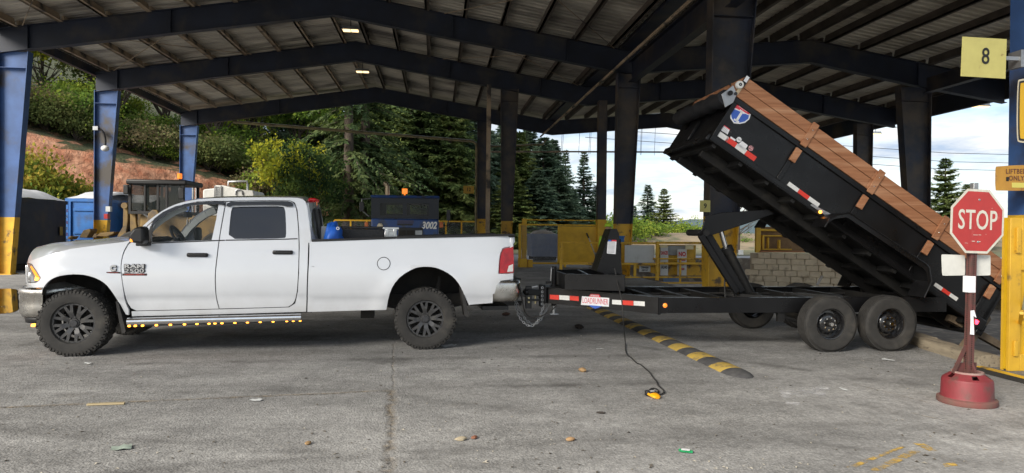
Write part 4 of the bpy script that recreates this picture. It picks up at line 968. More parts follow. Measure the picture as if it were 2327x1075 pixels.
M['refl_white'] = mat('white reflective tape', (0.72, 0.72, 0.70), 0.35, c2=(0.62, 0.62, 0.61), scale=40)
M['sticker'] = mat('white sticker', (0.78, 0.78, 0.80), 0.4, c2=(0.68, 0.70, 0.73), scale=14)
M['tarp_black'] = mat('black mesh tarp', (0.010, 0.011, 0.014), 0.65, bump=0.25, bscale=40)
M['shield_blue'] = mat('shield blue', (0.03, 0.10, 0.46), 0.35); M['shield_red'] = mat('shield red', (0.66, 0.035, 0.06), 0.35)
RT2 = .385
WX2 = (p2 - p1).length
vR = .30                                  # near rail plane
railT, railB = Q.uz(1700, 676.5, vR)[1], Q.uz(1700, 710.5, vR)[1]
uN = Q.uz(1498, 690, vR)[0]; uEnd = Q.uz(2150, 700, vR)[0]
TWID = 2.46; vF = TWID - vR
def channel(mb, p, q, h, fl=.075, up=(0, 0, 1), inward=1):
    """C channel: web facing out, flanges inward"""
    p, q = Vector(p), Vector(q); t = (q - p).normalized(); sd = Vector((-t.y, t.x, 0)) * inward
    mb.beam(p, q, .012, h); 
    for s_ in (-1, 1): mb.beam(p + sd * fl / 2 + Vector((0, 0, s_ * (h / 2 - .006))), q + sd * fl / 2 + Vector((0, 0, s_ * (h / 2 - .006))), fl, .014)
zc_ = (railT + railB) / 2; hr = railT - railB
for v, inn in ((vR, 1), (vF, -1)):
    mb = MB(); channel(mb, (uN, v, zc_), (uEnd, v, zc_), hr, inward=inn); mb.build('frame_rail', M['tr_black'], trailer)
# tongue rails converge on the coupler
uC, zC = Q.uz(1238, 670, TWID / 2 - .1); zT1, zT0 = Q.uz(1240, 653, TWID / 2 - .12)[1], Q.uz(1240, 689, TWID / 2 - .12)[1]
hT = zT1 - zT0
for v, e, inn in ((vR, TWID / 2 - .09, 1), (vF, TWID / 2 + .09, -1)):
    mb = MB(); channel(mb, (uC, e, (zT1 + zT0) / 2), (uN + .02, v, zc_ - .005), max(hT, hr), .07, inward=inn); mb.build('tongue_rail', M['tr_black'], trailer)
mb = MB(); mb.box(uC - .01, uC + .012, TWID / 2 - .16, TWID / 2 + .16, zT0 - .0, zT1 + .0); mb.box(uC, uC + .45, TWID / 2 - .19, TWID / 2 + .19, zT1 + .002, zT1 + .012); mb.build('tongue_plate', M['tr_black'], trailer)
mb = MB(); mb.box(uN - .012, uN + .012, vR - .02, vR + .10, railB - .02, railT + .004); mb.build('frame_gusset', M['tr_black'], trailer)
M['worn_edge'] = mat('bare worn steel edge', (.45, .45, .46), .35, .6, c2=(.2, .2, .2), scale=9)
# cross members
for f in (.02, .13, .24, .40, .55, .70, .86, .99):
    u = uN + (uEnd - uN) * f; mb = MB(); mb.box(u - .035, u + .035, vR + .02, vF - .02, railT - .115, railT - .02); mb.build('cross_member', M['tr_dull'], trailer)
for a, b in (((uN - .45, TWID / 2 - .3), (uN + .35, vR + .05)), ((uN - .1, TWID / 2 - .35), (uN + .75, vR + .06)), ((uN + 1.3, TWID / 2 - .1), (uN + 1.95, vR + .05)), ((uN + 2.3, TWID / 2), (uN + 3.0, vR + .05))):
    mb = MB(); mb.beam((a[0], a[1], railT - .03), (b[0], b[1], railT - .03), .06, .05); mb.build('diagonal_brace', M['tr_dull'], trailer)
mb = MB(); mb.tube([(uC + .4, TWID / 2 + .3, zC - .02), (uN, TWID / 2 + .5, zC - .04), (uN + 1.5, TWID / 2 + .45, zC - .03), (uEnd - .3, TWID / 2 + .5, zC - .04)], .014, 6); mb.build('brake_hose', M['rubber'], trailer)
# coupler: vertical channel, ball coupler, chains, jack
cx = Q.uz(1229, 670, TWID / 2)[0]; zt_c, zb_c = Q.uz(1229, 647, TWID / 2)[1], Q.uz(1229, 696, TWID / 2)[1]
mb = MB(); mb.box(cx - .02, cx + .045, TWID / 2 - .06, TWID / 2 - .045, zb_c, zt_c); mb.box(cx - .02, cx + .045, TWID / 2 + .045, TWID / 2 + .06, zb_c, zt_c); mb.box(cx + .03, cx + .045, TWID / 2 - .06, TWID / 2 + .06, zb_c, zt_c)
cc_ = mb.build('coupler_channel', M['tr_black'], trailer)
for z in np.linspace(zb_c + .04, zt_c - .04, 5):
    mb = MB(); mb.lathe([(.010, -.002), (.020, -.002), (.020, .003)], (cx + .012, TWID / 2 - .061, z), 'y', 10); mb.build('bolt_ring', M['grey_metal'], cc_)
u_, z_ = Q.uz(1212, 667, TWID / 2)
mb = MB(); mb.beam((u_ - .10, TWID / 2, z_ + .03), (cx, TWID / 2, z_ + .01), .10, .09); mb.sphere((u_ - .10, TWID / 2, z_ + .02), .062, 10, 8, (1, 1, .9)); mb.build('ball_coupler', M['tr_black'], trailer, bevel=.01)
mb = MB(); mb.beam((u_ - .07, TWID / 2, z_ + .085), (u_ + .06, TWID / 2, z_ + .11), .04, .02); mb.build('coupler_latch', M['grey_metal'], trailer)
um, zm = Q.uz(1197, 665, TWID / 2); z2_ = Q.uz(1197, 701, TWID / 2)[1]
mb = MB(); mb.beam((um - .28, TWID / 2, zm - .02), (um + .0, TWID / 2, zm - .03), .06, .06); mb.box(um - .02, um + .07, TWID / 2 - .035, TWID / 2 + .035, z2_, zm + .10); mb.box(um + .02, um + .20, TWID / 2 - .05, TWID / 2 + .05, zm - .12, zm - .09); mb.build('ball_mount', M['black_steel'], trailer, bevel=.008)
mb = MB()
for z in (zm - .07, zm - .13): mb.cyl((um + .02, TWID / 2 - .09, z), (um + .02, TWID / 2 + .06, z), .014, 8)
mb.cyl((um + .13, TWID / 2, zm - .16), (um + .13, TWID / 2, zm - .02), .016, 8); mb.build('hitch_pin', mat('brass pin', (.55, .48, .28), .3, .9), trailer)
def chain(pts, name):
    mb = MB(); P = [Vector(p) for p in pts]; L = [0]
    for a, b in zip(P, P[1:]): L.append(L[-1] + (b - a).length)
    n = int(L[-1] / .036)
    def at(s):
        for i in range(len(L) - 1):
            if s <= L[i + 1]: return P[i].lerp(P[i + 1], (s - L[i]) / max(1e-6, L[i + 1] - L[i])), (P[i + 1] - P[i]).normalized()
        return P[-1], (P[-1] - P[-2]).normalized()
    for i in range(n):
        p, t = at(L[-1] * (i + .5) / n); nn = t.cross(Vector((0, 1, 0))).normalized(); bb = t.cross(nn)
        w = nn if i % 2 else bb
        ring = [p + t * .025 * math.cos(a) + w * .014 * math.sin(a) for a in [k / 10 * 2 * math.pi for k in range(11)]]
        mb.tube(ring, .0055, 5, False)
    o = mb.build(name, M['grey_metal'], trailer); o['kind'] = 'stuff'
def sag(px, v):
    return [Vector((Q.uz(a, b, v)[0], v, Q.uz(a, b, v)[1])) for a, b in smooth_poly(px, it=2)]
chain(sag([(1170, 684), (1174, 705), (1184, 728), (1200, 741), (1214, 740), (1226, 722), (1236, 694)], TWID / 2 - .12), 'safety_chain')
chain(sag([(1174, 684), (1180, 702), (1192, 724), (1208, 737), (1222, 735), (1236, 716), (1246, 692)], TWID / 2 + .05), 'safety_chain')
mb = MB(); mb.tube(sag([(1180, 645), (1188, 690), (1193, 712), (1206, 722), (1228, 720), (1252, 708), (1266, 692)], TWID / 2 - .16), .011, 6); mb.build('plug_cable', M['rubber'], trailer)
uJ, zJ1 = Q.uz(1259.5, 605, TWID / 2); mb = MB(); zJ0 = zT0 - .05; mb.cyl((uJ, TWID / 2, zJ0), (uJ, TWID / 2, zJ1), .036, 14); mb.cyl((uJ, TWID / 2, zT1), (uJ, TWID / 2, zT1 + .03), .055, 14); jk = mb.build('tongue_jack', M['tr_black'], trailer)
mb = MB(); a, b, c, d = (Q.uz(*q, TWID / 2 - .09) for q in ((1253, 609), (1252, 640), (1249, 641), (1240, 641)))
mb.tube([(uJ, TWID / 2, zJ1 - .03), (a[0], TWID / 2 - .09, a[1]), (b[0], TWID / 2 - .09, b[1]), (c[0], TWID / 2 - .10, c[1])], .010, 6); mb.build('crank', M['grey_metal'], jk); mb = MB(); mb.cyl((c[0] + .02, TWID / 2 - .1, c[1]), (d[0], TWID / 2 - .1, d[1] - .004), .018, 8); mb.build('crank_grip', M['plastic'], jk)
mb = MB(); fz = Q.uz(1260, 712, TWID / 2)[1]; mb.cyl((uJ, TWID / 2, zJ0), (uJ, TWID / 2, fz), .022, 10); mb.box(uJ - .06, uJ + .06, TWID / 2 - .06, TWID / 2 + .06, fz - .012, fz); mb.build('jack_foot', M['grey_metal'], jk)
# tongue box: open tray in front of the bed
a, b, c, d = Q.uz(1284, 624, .75), Q.uz(1284, 661, .75), Q.uz(1415, 636, .55), Q.uz(1415, 668, .55)
u0b, u1b = a[0], c[0]; ztb, zbb = a[1], max(b[1], zT1 + .004); ys0, ys1, ye0 = .74, TWID - .74, .46
mb = MB(); wl_ = [(u0b, ys0), (u1b, ye0), (u1b, TWID - ye0), (u0b, ys1)]
for i in range(4):
    p, q = wl_[i], wl_[(i + 1) % 4]; mb.beam((p[0], p[1], (ztb + zbb) / 2), (q[0], q[1], (ztb + zbb) / 2), .012, ztb - zbb)
mb.add([(x, y, zbb + .01) for x, y in wl_], [(0, 1, 2, 3)]); tbx = mb.build('tongue_box', M['tr_black'], trailer)
mb = MB()
for i in range(4): p, q = wl_[i], wl_[(i + 1) % 4]; mb.beam((p[0], p[1], ztb + .006), (q[0], q[1], ztb + .006), .035, .012)
mb.beam(((u0b * .6 + u1b * .4), ys0 - .1, ztb + .004), ((u0b * .45 + u1b * .55), ys1 + .1, ztb + .004), .03, .01); mb.build('box_rim', M['tr_black'], tbx)
mb = MB(); mb.lathe([(.09, -.02), (.12, -.02), (.12, .02), (.09, .02), (.09, -.02)], (u0b + .75, 1.0, ztb - .01), 'z', 16); mb.build('hose_reel', M['grey_metal'], tbx)
# tapered stand in front of the bed
S_ = [(1388, 521), (1402, 521), (1407, 532), (1415, 634), (1356, 616)]; vs_ = .85
pp = [(Q.uz(x, y, vs_)) for x, y in S_]
mb = MB(); mb.prism([(u, vs_, z) for u, z in pp], (0, .012, 0)); mb.prism([(u, vs_ + .34, z) for u, z in pp], (0, .012, 0))
for i, j in ((0, 4), (1, 2), (2, 3)): (a, b), (c, d) = pp[i], pp[j]; mb.add([(a, vs_ + .006, b), (c, vs_ + .006, d), (c, vs_ + .345, d), (a, vs_ + .345, b)], [(0, 1, 2, 3)])
mb.beam((pp[0][0], vs_ + .17, pp[0][1]), (pp[1][0], vs_ + .17, pp[1][1]), .34, .012); st = mb.build('bed_stand', M['tr_black'], trailer)
s1 = [Q.uz(x, y, vs_ - .004) for x, y in ((1381, 549), (1401, 549), (1399, 577.5), (1379, 576))]
mb = MB(); mb.prism([(u, vs_ - .002, z) for u, z in s1], (0, -.002, 0)); mb.build('notice', M['sticker'], st)
s1 = [Q.uz(x, y, vs_ - .004) for x, y in ((1383, 545.5), (1389, 545.5), (1389, 548.5), (1382, 548.5))]; mb = MB(); mb.prism([(u, vs_ - .002, z) for u, z in s1], (0, -.002, 0)); mb.build('notice', M['shield_blue'], st)
s1 = [Q.uz(x, y, vs_ - .004) for x, y in ((1390, 545.5), (1401, 545.5), (1401, 548.5), (1390, 548.5))]; mb = MB(); mb.prism([(u, vs_ - .002, z) for u, z in s1], (0, -.002, 0)); mb.build('notice', M['shield_red'], st)
lnm = MB()
for i in range(9):
    t = (i + .8) / 10; a, b = Q.uz(1381.5 - t * 2, 549 + 28 * t, vs_ - .004), Q.uz(1399 - t * 2, 549 + 28 * t, vs_ - .004); lnm.cbox(((a[0] + b[0]) / 2, vs_ - .0048, a[1]), ((b[0] - a[0]) * .9, .001, .008))
o = lnm.build('print_line', mat('grey print', (.35, .35, .37), .6), st); o['kind'] = 'stuff'
mb = MB(); a, b, c = Q.uz(1407, 543, .84), Q.uz(1412, 544, .84), Q.uz(1412, 562, .84); mb.tube([(a[0], .9, a[1]), (b[0], .9, b[1]), (c[0], .9, c[1]), (a[0] + .02, .9, c[1])], .010, 6); mb.build('handle', M['tr_black'], st)
# wheels
tyre2 = make_tyre_mesh(RT2, .235, .205).mesh('tyre', M['tyre'], 'auto')
mb = MB()
for y in (-.075, -.037, 0, .037, .075): mb.lathe([(RT2 - .012, y - .0165), (RT2 - .001, y - .0145), (RT2 - .001, y + .0145), (RT2 - .012, y + .0165)], n=48)
rib2 = mb.mesh('tread', M['tyre'], 'auto')
mb = MB(); mb.lathe([(.207, -.10), (.216, -.094), (.216, -.082), (.196, -.078), (.186, -.06), (.182, -.01), (.150, -.012), (.125, -.045), (.095, -.055), (.06, -.050), (.0, -.050)], n=40); mb.lathe([(.186, -.01), (.186, .1)], n=40)
M['rim2'] = mat('gloss black wheel', (.012, .012, .013), .18, coat=.7); rim2 = mb.mesh('rim', M['rim2'], 'auto')
mb = MB()
for i in range(8):
    a = 2 * math.pi * (i + .5) / 8; e = Vector((math.cos(a) * .132, -.034, math.sin(a) * .132)); mb.lathe([(0, -.003), (.021, -.003), (.022, .004)], (e.x, e.y - .004, e.z), 'y', 10)
hole2 = mb.mesh('rim_hole', mat('dark hole', (.002, .002, .002), .9))
mb = MB()
for i in range(8):
    a = 2 * math.pi * i / 8; e = Vector((math.cos(a) * .082, -.052, math.sin(a) * .082)); mb.cyl(e, e + Vector((0, -.022, 0)), .012, 6)
lug2 = mb.mesh('lug_nuts', M['chrome'])
mb = MB(); mb.lathe([(0, -.105), (.030, -.105), (.036, -.10), (.038, -.05)], n=16); hub2 = mb.mesh('hub', M['tr_dull'], 'auto')
mb = MB(); mb.lathe([(0, -.122), (.024, -.122), (.027, -.115), (.027, -.104)], n=14); cap2 = mb.mesh('grease_cap', M['chrome'], 'auto')
for u in (0.0, WX2):
    for v, fl in ((.118, 0), (TWID - .118, 1)):
        w = empty('wheel', parent=trailer, loc=(u, v, RT2 - .006)); w.rotation_euler = (0, u + .2, math.pi if fl else 0)
        for nm, me in (('tyre', tyre2), ('tread', rib2), ('rim', rim2), ('rim_hole', hole2), ('lug_nuts', lug2), ('hub', hub2), ('grease_cap', cap2)):
            o = link(nm, me, w)
            if nm in ('tread', 'lug_nuts', 'rim_hole'): o['kind'] = 'stuff'
    mb = MB(); mb.cyl((u, .25, RT2), (u, TWID - .25, RT2), .042, 12); mb.build('axle', M['tr_dull'], trailer)
for v in (vR + .05, vF - .05):
    mb = MB(); mb.tube([(-.55, v, railB - .06), (-.3, v, railB - .13), (0, v, RT2 + .06), (.3, v, railB - .12), (WX2 / 2, v, railB - .05), (WX2 - .3, v, railB - .12), (WX2, v, RT2 + .06), (WX2 + .3, v, railB - .13), (WX2 + .55, v, railB - .06)], .03, 6)
    mb.build('leaf_spring', M['tr_dull'], trailer)
    for xa_, xb_ in ((WX2 / 2 - .06, WX2 / 2 + .06), (-.60, -.50), (WX2 + .5, WX2 + .6)): mb = MB(); mb.box(xa_, xb_, v - .03, v + .03, railB - .13, railB); mb.build('spring_hanger', M['tr_dull'], trailer)
# side marker lamps and tape on the frame
def disc_lamp(px, py, v, r, m, par):
    u, z = Q.uz(px, py, v); mb = MB(); mb.lathe([(0, -.022), (r * .7, -.018), (r, -.008), (r, .0)], (u, v, z), 'y', 16); o = mb.build('marker_lamp', m, par, smooth='auto')
    mb = MB(); mb.lathe([(r, -.006), (r * 1.25, -.006), (r * 1.3, .0)], (u, v, z), 'y', 16); mb.build('lamp_grommet', M['rubber'], o)
disc_lamp(1511, 694, vR - .008, .031, M['orange_lens'], trailer)
def ontongue(px, py):
    # point on the outer face of the near tongue rail
    v = .6
    for _ in range(8):
        u, z = Q.uz(px, py, v); t = (u - uC) / (uN + .02 - uC); v = (TWID / 2 - .09) + (vR - (TWID / 2 - .09)) * t
    return Vector((u, v, z))
tdir = Vector((uN + .02 - uC, vR - (TWID / 2 - .09), 0)).normalized(); tn = Vector((tdir.y, -tdir.x, 0))
def tape(pts, m, name, lift=.010, par=trailer):
    P = [ontongue(*p) + tn * lift for p in pts]; mb = MB(); mb.prism(P, tn * .0015); return mb.build(name, m, par)
for x0, x1, y0, y1, mm in ((1249.5, 1271, 669.5, 670.7, 'refl_red'), (1271, 1295, 670.7, 672, 'refl_white'), (1295, 1316, 672, 673.5, 'refl_red'), (1391, 1415, 681, 682.3, 'refl_white'), (1415, 1440, 682.3, 683.8, 'refl_red'), (1440, 1466, 683.8, 685.2, 'refl_white')):
    tape([(x0 + .5, y0 + 0.0), (x1 - .3, y1 + 0.0), (x1 - .3, y1 + 10.5), (x0 + .5, y0 + 10)], M[mm], 'reflective_tape')
# maker's badge on the tongue
lg = tape([(1323, 673), (1385, 677), (1384, 697), (1321, 692.5)], M['sticker'], 'badge', .010)
tape([(1342.5, 667.5), (1362, 668.5), (1366, 676), (1339, 674)], M['shield_red'], 'badge_crest', .0118, lg)
tape([(1338, 693), (1369, 695.5), (1361, 699), (1353, 701.5), (1345, 698)], M['shield_blue'], 'badge_tip', .0118, lg)
a = ontongue(1353, 684.8) + tn * .0135; ang = math.atan2(tdir.y, tdir.x); sl_ = math.atan2(ontongue(1384, 687).z - ontongue(1322, 682.5).z, (ontongue(1384, 687) - ontongue(1322, 682.5)).xy.length)
rotm = Matrix.Rotation(ang, 4, 'Z') @ Matrix.Rotation(-sl_, 4, 'Y') @ Matrix.Rotation(R(90), 4, 'X')
text('badge_lettering', 'LOADRUNNER', .112, mat('badge pink red', (.62, .10, .14), .4), lg, a, rotm.to_euler(), .0006, .50, bold=.0006)
a = ontongue(1352, 672) + tn * .0145; text('badge_lettering', 'INTERSTATE', .03, M['sticker'], lg, a, rotm.to_euler(), .0006, .7, bold=.0008)
# ---------------- bed
vB = .36
f0 = Q.uz(1611, 317, vB); f1 = Q.uz(2228, 746, vB)
BL = math.hypot(f1[0] - f0[0], f1[1] - f0[1]); th = math.atan2(f0[1] - f1[1], f1[0] - f0[0])
tx, tn2 = Vector((math.cos(th), 0, -math.sin(th))), Vector((math.sin(th), 0, math.cos(th)))
BW = TWID - 2 * vB; O = Vector((f0[0], vB, f0[1]))
def Bp(a, b, c): return O + tx * a + Vector((0, b, 0)) + tn2 * c
def bfit(px, py, b=0.0):
    u, z = Q.uz(px, py, vB + b); d = Vector((u, 0, z)) - Vector((O.x, 0, O.z)); return (d.dot(tx), d.dot(tn2))
BH = bfit(1676, 224)[1]; WH = bfit(1703, 183)[1] - BH
def bbox(mb, a0, a1, b0, b1, c0, c1): return mb.obox(Bp((a0 + a1) / 2, (b0 + b1) / 2, (c0 + c1) / 2), tx * (a1 - a0) / 2, Vector((0, (b1 - b0) / 2, 0)), tn2 * (c1 - c0) / 2)
def bpart(name, m, boxes, par=trailer, bevel=0.0):
    mb = MB()
    for q in boxes: bbox(mb, *q)
    return mb.build(name, m, par, bevel=bevel)
stakes = [bfit(1775, 396)[0], bfit(1925, 505)[0], bfit(2078, 600)[0], bfit(2225, 690)[0]]
for sd in (0, 1):
    o_ = lambda b0, b1: (b0, b1) if sd == 0 else (BW - b1, BW - b0)
    sp_ = bpart('bed_side', M['tr_black'], [(0, BL, *o_(0, .008), .07, BH - .05)])
    bpart('top_rail', M['tr_black'], [(-.01, BL, *o_(-.03, .05), BH - .075, BH)], sp_, .008)
    bpart('bottom_rail', M['tr_black'], [(-.0, BL, *o_(-.025, .04), .0, .085)], sp_, .006)
    bpart('bottom_lip', M['tr_black'], [(0.0, BL, *o_(-.032, -.024), .02, .034)], sp_)
    bpart('corner_post', M['tr_black'], [(0.0, .07, *o_(-.02, .05), .06, BH - .05)], sp_, .006)
    for s_ in stakes:
        bpart('stake', M['tr_black'], [(s_ - .035, s_ + .035, *o_(-.022, .002), .085, BH - .072)], sp_, .006)
        bpart('wood_wedge', M['plank'], [(s_ - .035, s_ + .06, *o_(-.062, -.024), BH - .30, BH - .10)], sp_, .004)
    # plank boards: two rows, each of two butted lengths, doubled near the middle
    w2 = WH / 2
    a1_ = bfit(1966, 421)[0]
    for r_ in range(2):
        for (q0, q1) in ((-.01, a1_), (a1_ + .004, BL)):
            bpart('plank', M['plank'], [(q0, q1, *o_(-.035, .003), BH + .006 + r_ * w2, BH + .002 + (r_ + 1) * w2 - .004 * (1 - r_))], trailer, .004)
    for s_ in stakes:
        bk = bpart('plank_cleat', M['plank'], [(s_ + .02 - .05 + .01, s_ + .02 + .05 + .01, *o_(-.062, -.036), BH - .035, BH + WH + .03)], trailer, .004)
        for c in (.25, .72):
            mb = MB(); p = Bp(s_ + .03, -.064 if sd == 0 else BW + .064, BH + WH * c); mb.sphere(p, .010, 8, 5); mb.build('screw', M['chrome'], bk)
bpart('plank', M['plank'], [(-.045, -.012, -.03, BW + .03, BH + .006, BH + WH)], trailer, .004)
bpart('plank_tie', mat('pale wood', (.52, .42, .28), .7, c2=(.40, .31, .2), scale=8), [(-.048, -.002, -.052, -.036, BH + .02, BH + WH * .55)], trailer)
bpart('plank_cap', M['tr_black'], [(-.05, .01, -.055, -.036, BH + WH * .55, BH + WH + .02)], trailer); bpart('cap_label', M['sticker'], [(-.045, .005, -.0575, -.0555, BH + WH * .75, BH + WH + .01)], trailer)
# front wall, floor, underframe
fw_ = bpart('front_wall', M['tr_black'], [(0.0, .008, .04, BW - .04, .0, BH)])
bpart('wall_rib', M['tr_black'], [(-.05, 0.0, BW * .5 - .04, BW * .5 + .04, .10, BH * .62)], fw_, .01); bpart('wall_rail', M['tr_black'], [(-.05, .0, .0, BW, -.02, .07)], fw_, .01); bpart('wall_rail', M['tr_black'], [(-.04, .0, .0, BW, BH - .10, BH)], fw_, .01)
bpart('bed_floor', M['tr_dull'], [(.01, BL, .04, BW - .04, .045, .055)])
for b in (BW * .5 - .43, BW * .5 + .43): bpart('bed_long_sill', M['tr_dull'], [(.12, BL - .1, b - .035, b + .035, -.13, .02)], trailer, .006)
for i in range(11): a = .12 + (BL - .3) * i / 10; bpart('bed_cross_member', M['tr_dull'], [(a - .03, a + .03, .04, BW - .04, -.045, .044)])
bpart('tail_post', M['tr_black'], [(BL - .06, BL + .03, 0, .06, -.05, BH)]); bpart('tail_post', M['tr_black'], [(BL - .06, BL + .03, BW - .06, BW, -.05, BH)])
bpart('tail_sill', M['tr_black'], [(BL - .05, BL + .06, -.02, BW + .02, -.10, .08)], trailer, .01)
a_, c_ = bfit(2214, 731); tlp = bpart('tail_lamp', mat('lit red lamp', (.8, .02, .03), .3, emit=(1, .02, .04), estr=3.0), [(a_ - .03, a_ + .03, -.05, .02, c_ - .03, c_ + .03)], trailer, .01); bpart('lamp_housing', M['tr_black'], [(a_ - .1, a_ + .16, -.03, .1, c_ - .07, c_ + .1)], tlp, .01)
# rolled tarp and its arm at the front top
k = bfit(1655, 219)
mb = MB(); pts = [Bp(-.115 + .012 * math.sin(i * 1.7), BW * i / 14 * 1.02 - .02, BH - .10 + .012 * math.cos(i * 2.3)) for i in range(15)]; mb.tube(pts, [.115 + .010 * math.sin(i * 2.1) for i in range(15)], 14); mb.build('rolled_tarp', M['tarp_black'], trailer)
mb = MB(); pl = [(-.20, BH - .10), (-.13, BH + .10), (-.02, BH + .03), (.0, BH - .10), (-.06, BH - .22)]; mb.prism([tuple(Bp(a, -.045, c)) for a, c in pl], (0, .012, 0)); br = mb.build('tarp_bracket', M['grey_metal'], trailer, bevel=.003)
mb = MB(); mb.lathe([(0, -.03), (.05, -.03), (.055, -.02), (.055, .02)], Bp(-.06, -.05, BH + .15), 'y', 16); mb.build('tarp_roller', M['white_plain'], br, smooth='auto')
mb = MB(); mb.lathe([(.008, -.006), (.022, -.006), (.022, .0)], Bp(-.06, -.08, BH + .15), 'y', 10); mb.cyl(Bp(-.04, -.06, BH + .02), Bp(-.04, -.045, BH + .02), .022, 10); mb.build('roller_bolt', M['black_steel'], br)
mb = MB(); mb.tube([Bp(-.27, -.06, BH - .06), Bp(-.20, -.07, BH + .06), Bp(-.16, -.07, BH + .07)], .010, 6); mb.build('tarp_crank', M['black_steel'], br)
mb = MB(); mb.tube([Bp(-.11, -.05, BH - .02), Bp(-.11, -.075, BH - .02)], .034, 12); mb.build('tarp_gear', M['tr_dull'], br)
# fender fixed to the bed side
fp = [bfit(px, py, -.0) for px, py in ((1874, 516), (1886, 497), (1902, 488), (1929, 484), (1934, 486), (2106, 600), (2113, 610), (2117, 640), (2098, 677))]
fo = .34
def fender_side(b0, b1, near):
    mb = MB(); fpp = [bfit(px, py, b0 if near else 0) for px, py in ((1874, 516), (1886, 497), (1902, 488), (1929, 484), (1936, 487), (2104, 600), (2111, 608), (2117, 640), (2100, 676))]
    for (a, c), (d, e) in zip(fpp, fpp[1:]):
        P = [Bp(a, b0, c), Bp(d, b0, e), Bp(d, b1, e), Bp(a, b1, c)]; mb.add(P, [(0, 1, 2, 3)]); nn = (P[1] - P[0]).cross(P[3] - P[0]).normalized() * .006
        mb.add([p + nn for p in P], [(0, 1, 2, 3)])
    mb.tube([Bp(a, b0, c) for a, c in fpp], .012, 6)
    # hanging skirt on the outer edge
    sk = [Bp(a, b0 + .004, c) for a, c in fpp[1:-1]]; lo = [Bp(a, b0 + .004, c - .07) for a, c in fpp[1:-1]]
    mb.grid([sk, lo]); return mb.build('fender', M['tr_black'], trailer)
fender_side(-fo, .0, True); fender_side(BW + fo, BW, False)
a_, c_ = bfit(1848, 476, -.03)
mb = MB(); mb.prism([tuple(Bp(x, -.034, y)) for x, y in ((bfit(1838, 466)), (bfit(1842, 464)), (bfit(1888, 488)), (bfit(1883, 497)))], (0, -.004, 0)); lm = mb.build('lamp_bracket', M['worn_edge'], trailer)
a_, c_ = bfit(1860, 482); mb = MB(); p = Bp(a_, -.045, c_); mb.sphere(p, .022, 10, 6); mb.build('marker_lamp', M['amber_on'], lm)
# tape, shield and stickers on the near side
def sticker(pts, m, name, lift=.0, par=trailer):
    P = [Bp(*(lambda q: (q[0], -.003 - lift, q[1]))(bfit(*p))) for p in pts]; mb = MB(); mb.prism(P, (0, -.0015, 0)); return mb.build(name, m, par)
def strip(p, q, cols, w=11.0, n=.0):
    d = Vector((q[0] - p[0], q[1] - p[1])); L = d.length; d.normalize(); nn = Vector((d.y, -d.x)) * w
    k = len(cols)
    for i, cname in enumerate(cols):
        a = Vector(p) + d * L * i / k; b = Vector(p) + d * (L * (i + 1) / k - .3)
        sticker([tuple(a), tuple(b), tuple(b + nn), tuple(a + nn)], M[cname], 'reflective_tape')
strip((1647, 320), (1713, 367), ['refl_red', 'refl_white', 'refl_red'], 12)
strip((1788, 420.5), (1858, 471), ['refl_white', 'refl_red', 'refl_white'], 9.5)
strip((2121, 649), (2173, 684.5), ['refl_white', 'refl_red', 'refl_white'], 8.5)
sh = [(1668, 237), (1673, 236), (1677, 231.5), (1686, 236), (1694, 243), (1704.5, 250), (1705, 259), (1701, 271), (1692, 278), (1680, 280.5), (1668, 279), (1661, 269), (1659.5, 257), (1662, 246)]
s0 = sticker(offset_poly(sh, 1.3), M['sticker'], 'shield_emblem')
sticker([(1661.5, 247), (1664, 246.3), (1701.5, 262.5), (1700, 270), (1691, 276.5), (1680, 279), (1669, 277.5), (1662.5, 268.5), (1661, 257)], M['shield_blue'], 'emblem_field', .0018, s0)
sticker([(1671, 237.5), (1674.5, 236), (1677, 232.5), (1686, 237.5), (1694, 244), (1703.5, 251), (1703.2, 258), (1702.3, 260.8), (1669, 245)], M['shield_red'], 'emblem_band', .0018, s0)
ra_ = Matrix.Rotation(th, 4, 'Y') @ Matrix.Rotation(R(90), 4, 'X')
a_, c_ = bfit(1679.5, 264.5); 
mb = MB()
for (da, dc, w, h) in ((0, 0, .035, .15), (0, .075, .085, .026), (0, -.075, .085, .026)): bbox(mb, a_ + da - w / 2, a_ + da + w / 2, -.0085, -.0065, c_ + dc - h / 2, c_ + dc + h / 2)
mb.build('emblem_letter', M['sticker'], s0)
a_, c_ = bfit(1688.5, 247.5); text('emblem_lettering', 'INTERSTATE', .035, M['sticker'], s0, Bp(a_, -.0065, c_), ra_.to_euler(), .0006, .75, bold=.0006)
for pts, mm in (([(1638, 279), (1658.5, 294), (1653, 306), (1631, 291)], 'sticker'), ([(1628, 293), (1656.5, 312.5), (1651.5, 323), (1622, 304)], 'refl_white'), ([(1660.5, 310), (1672, 317.5), (1670, 321), (1658.5, 313.5)], 'sticker'), ([(1686, 320.5), (1699, 330), (1692.5, 342), (1675.5, 330)], 'sticker'), ([(1657, 296), (1663, 300), (1661, 304), (1655.5, 300.5)], 'text_black')):
    sticker(pts, M[mm], 'decal', .0)
sticker([(1638, 279), (1658.5, 294), (1658, 296), (1637.3, 281)], M['shield_red'], 'decal', .0018)
for i in range(4):
    y = 283 + i * 3; sticker([(1640 - i * .5 + 3, y + 2.6), (1654 - i, y + 12), (1653.6 - i, y + 12.8), (1639.6 - i * .5 + 3, y + 3.4)], MATS['grey print'], 'print_line', .0018)
def rdecal(px, py, r, m):
    a_, c_ = bfit(px, py); mb = MB(); mb.lathe([(0, -.006), (r, -.006), (r, -.002)], Bp(a_, 0, c_), 'y', 18); return mb.build('round_decal', m, trailer)
rd = rdecal(1679, 317.5, .037, M['sticker']); a_, c_ = bfit(1679, 317.5); text('decal_lettering', 'USA', .028, M['text_black'], rd, Bp(a_, -.0075, c_), ra_.to_euler(), .0005)
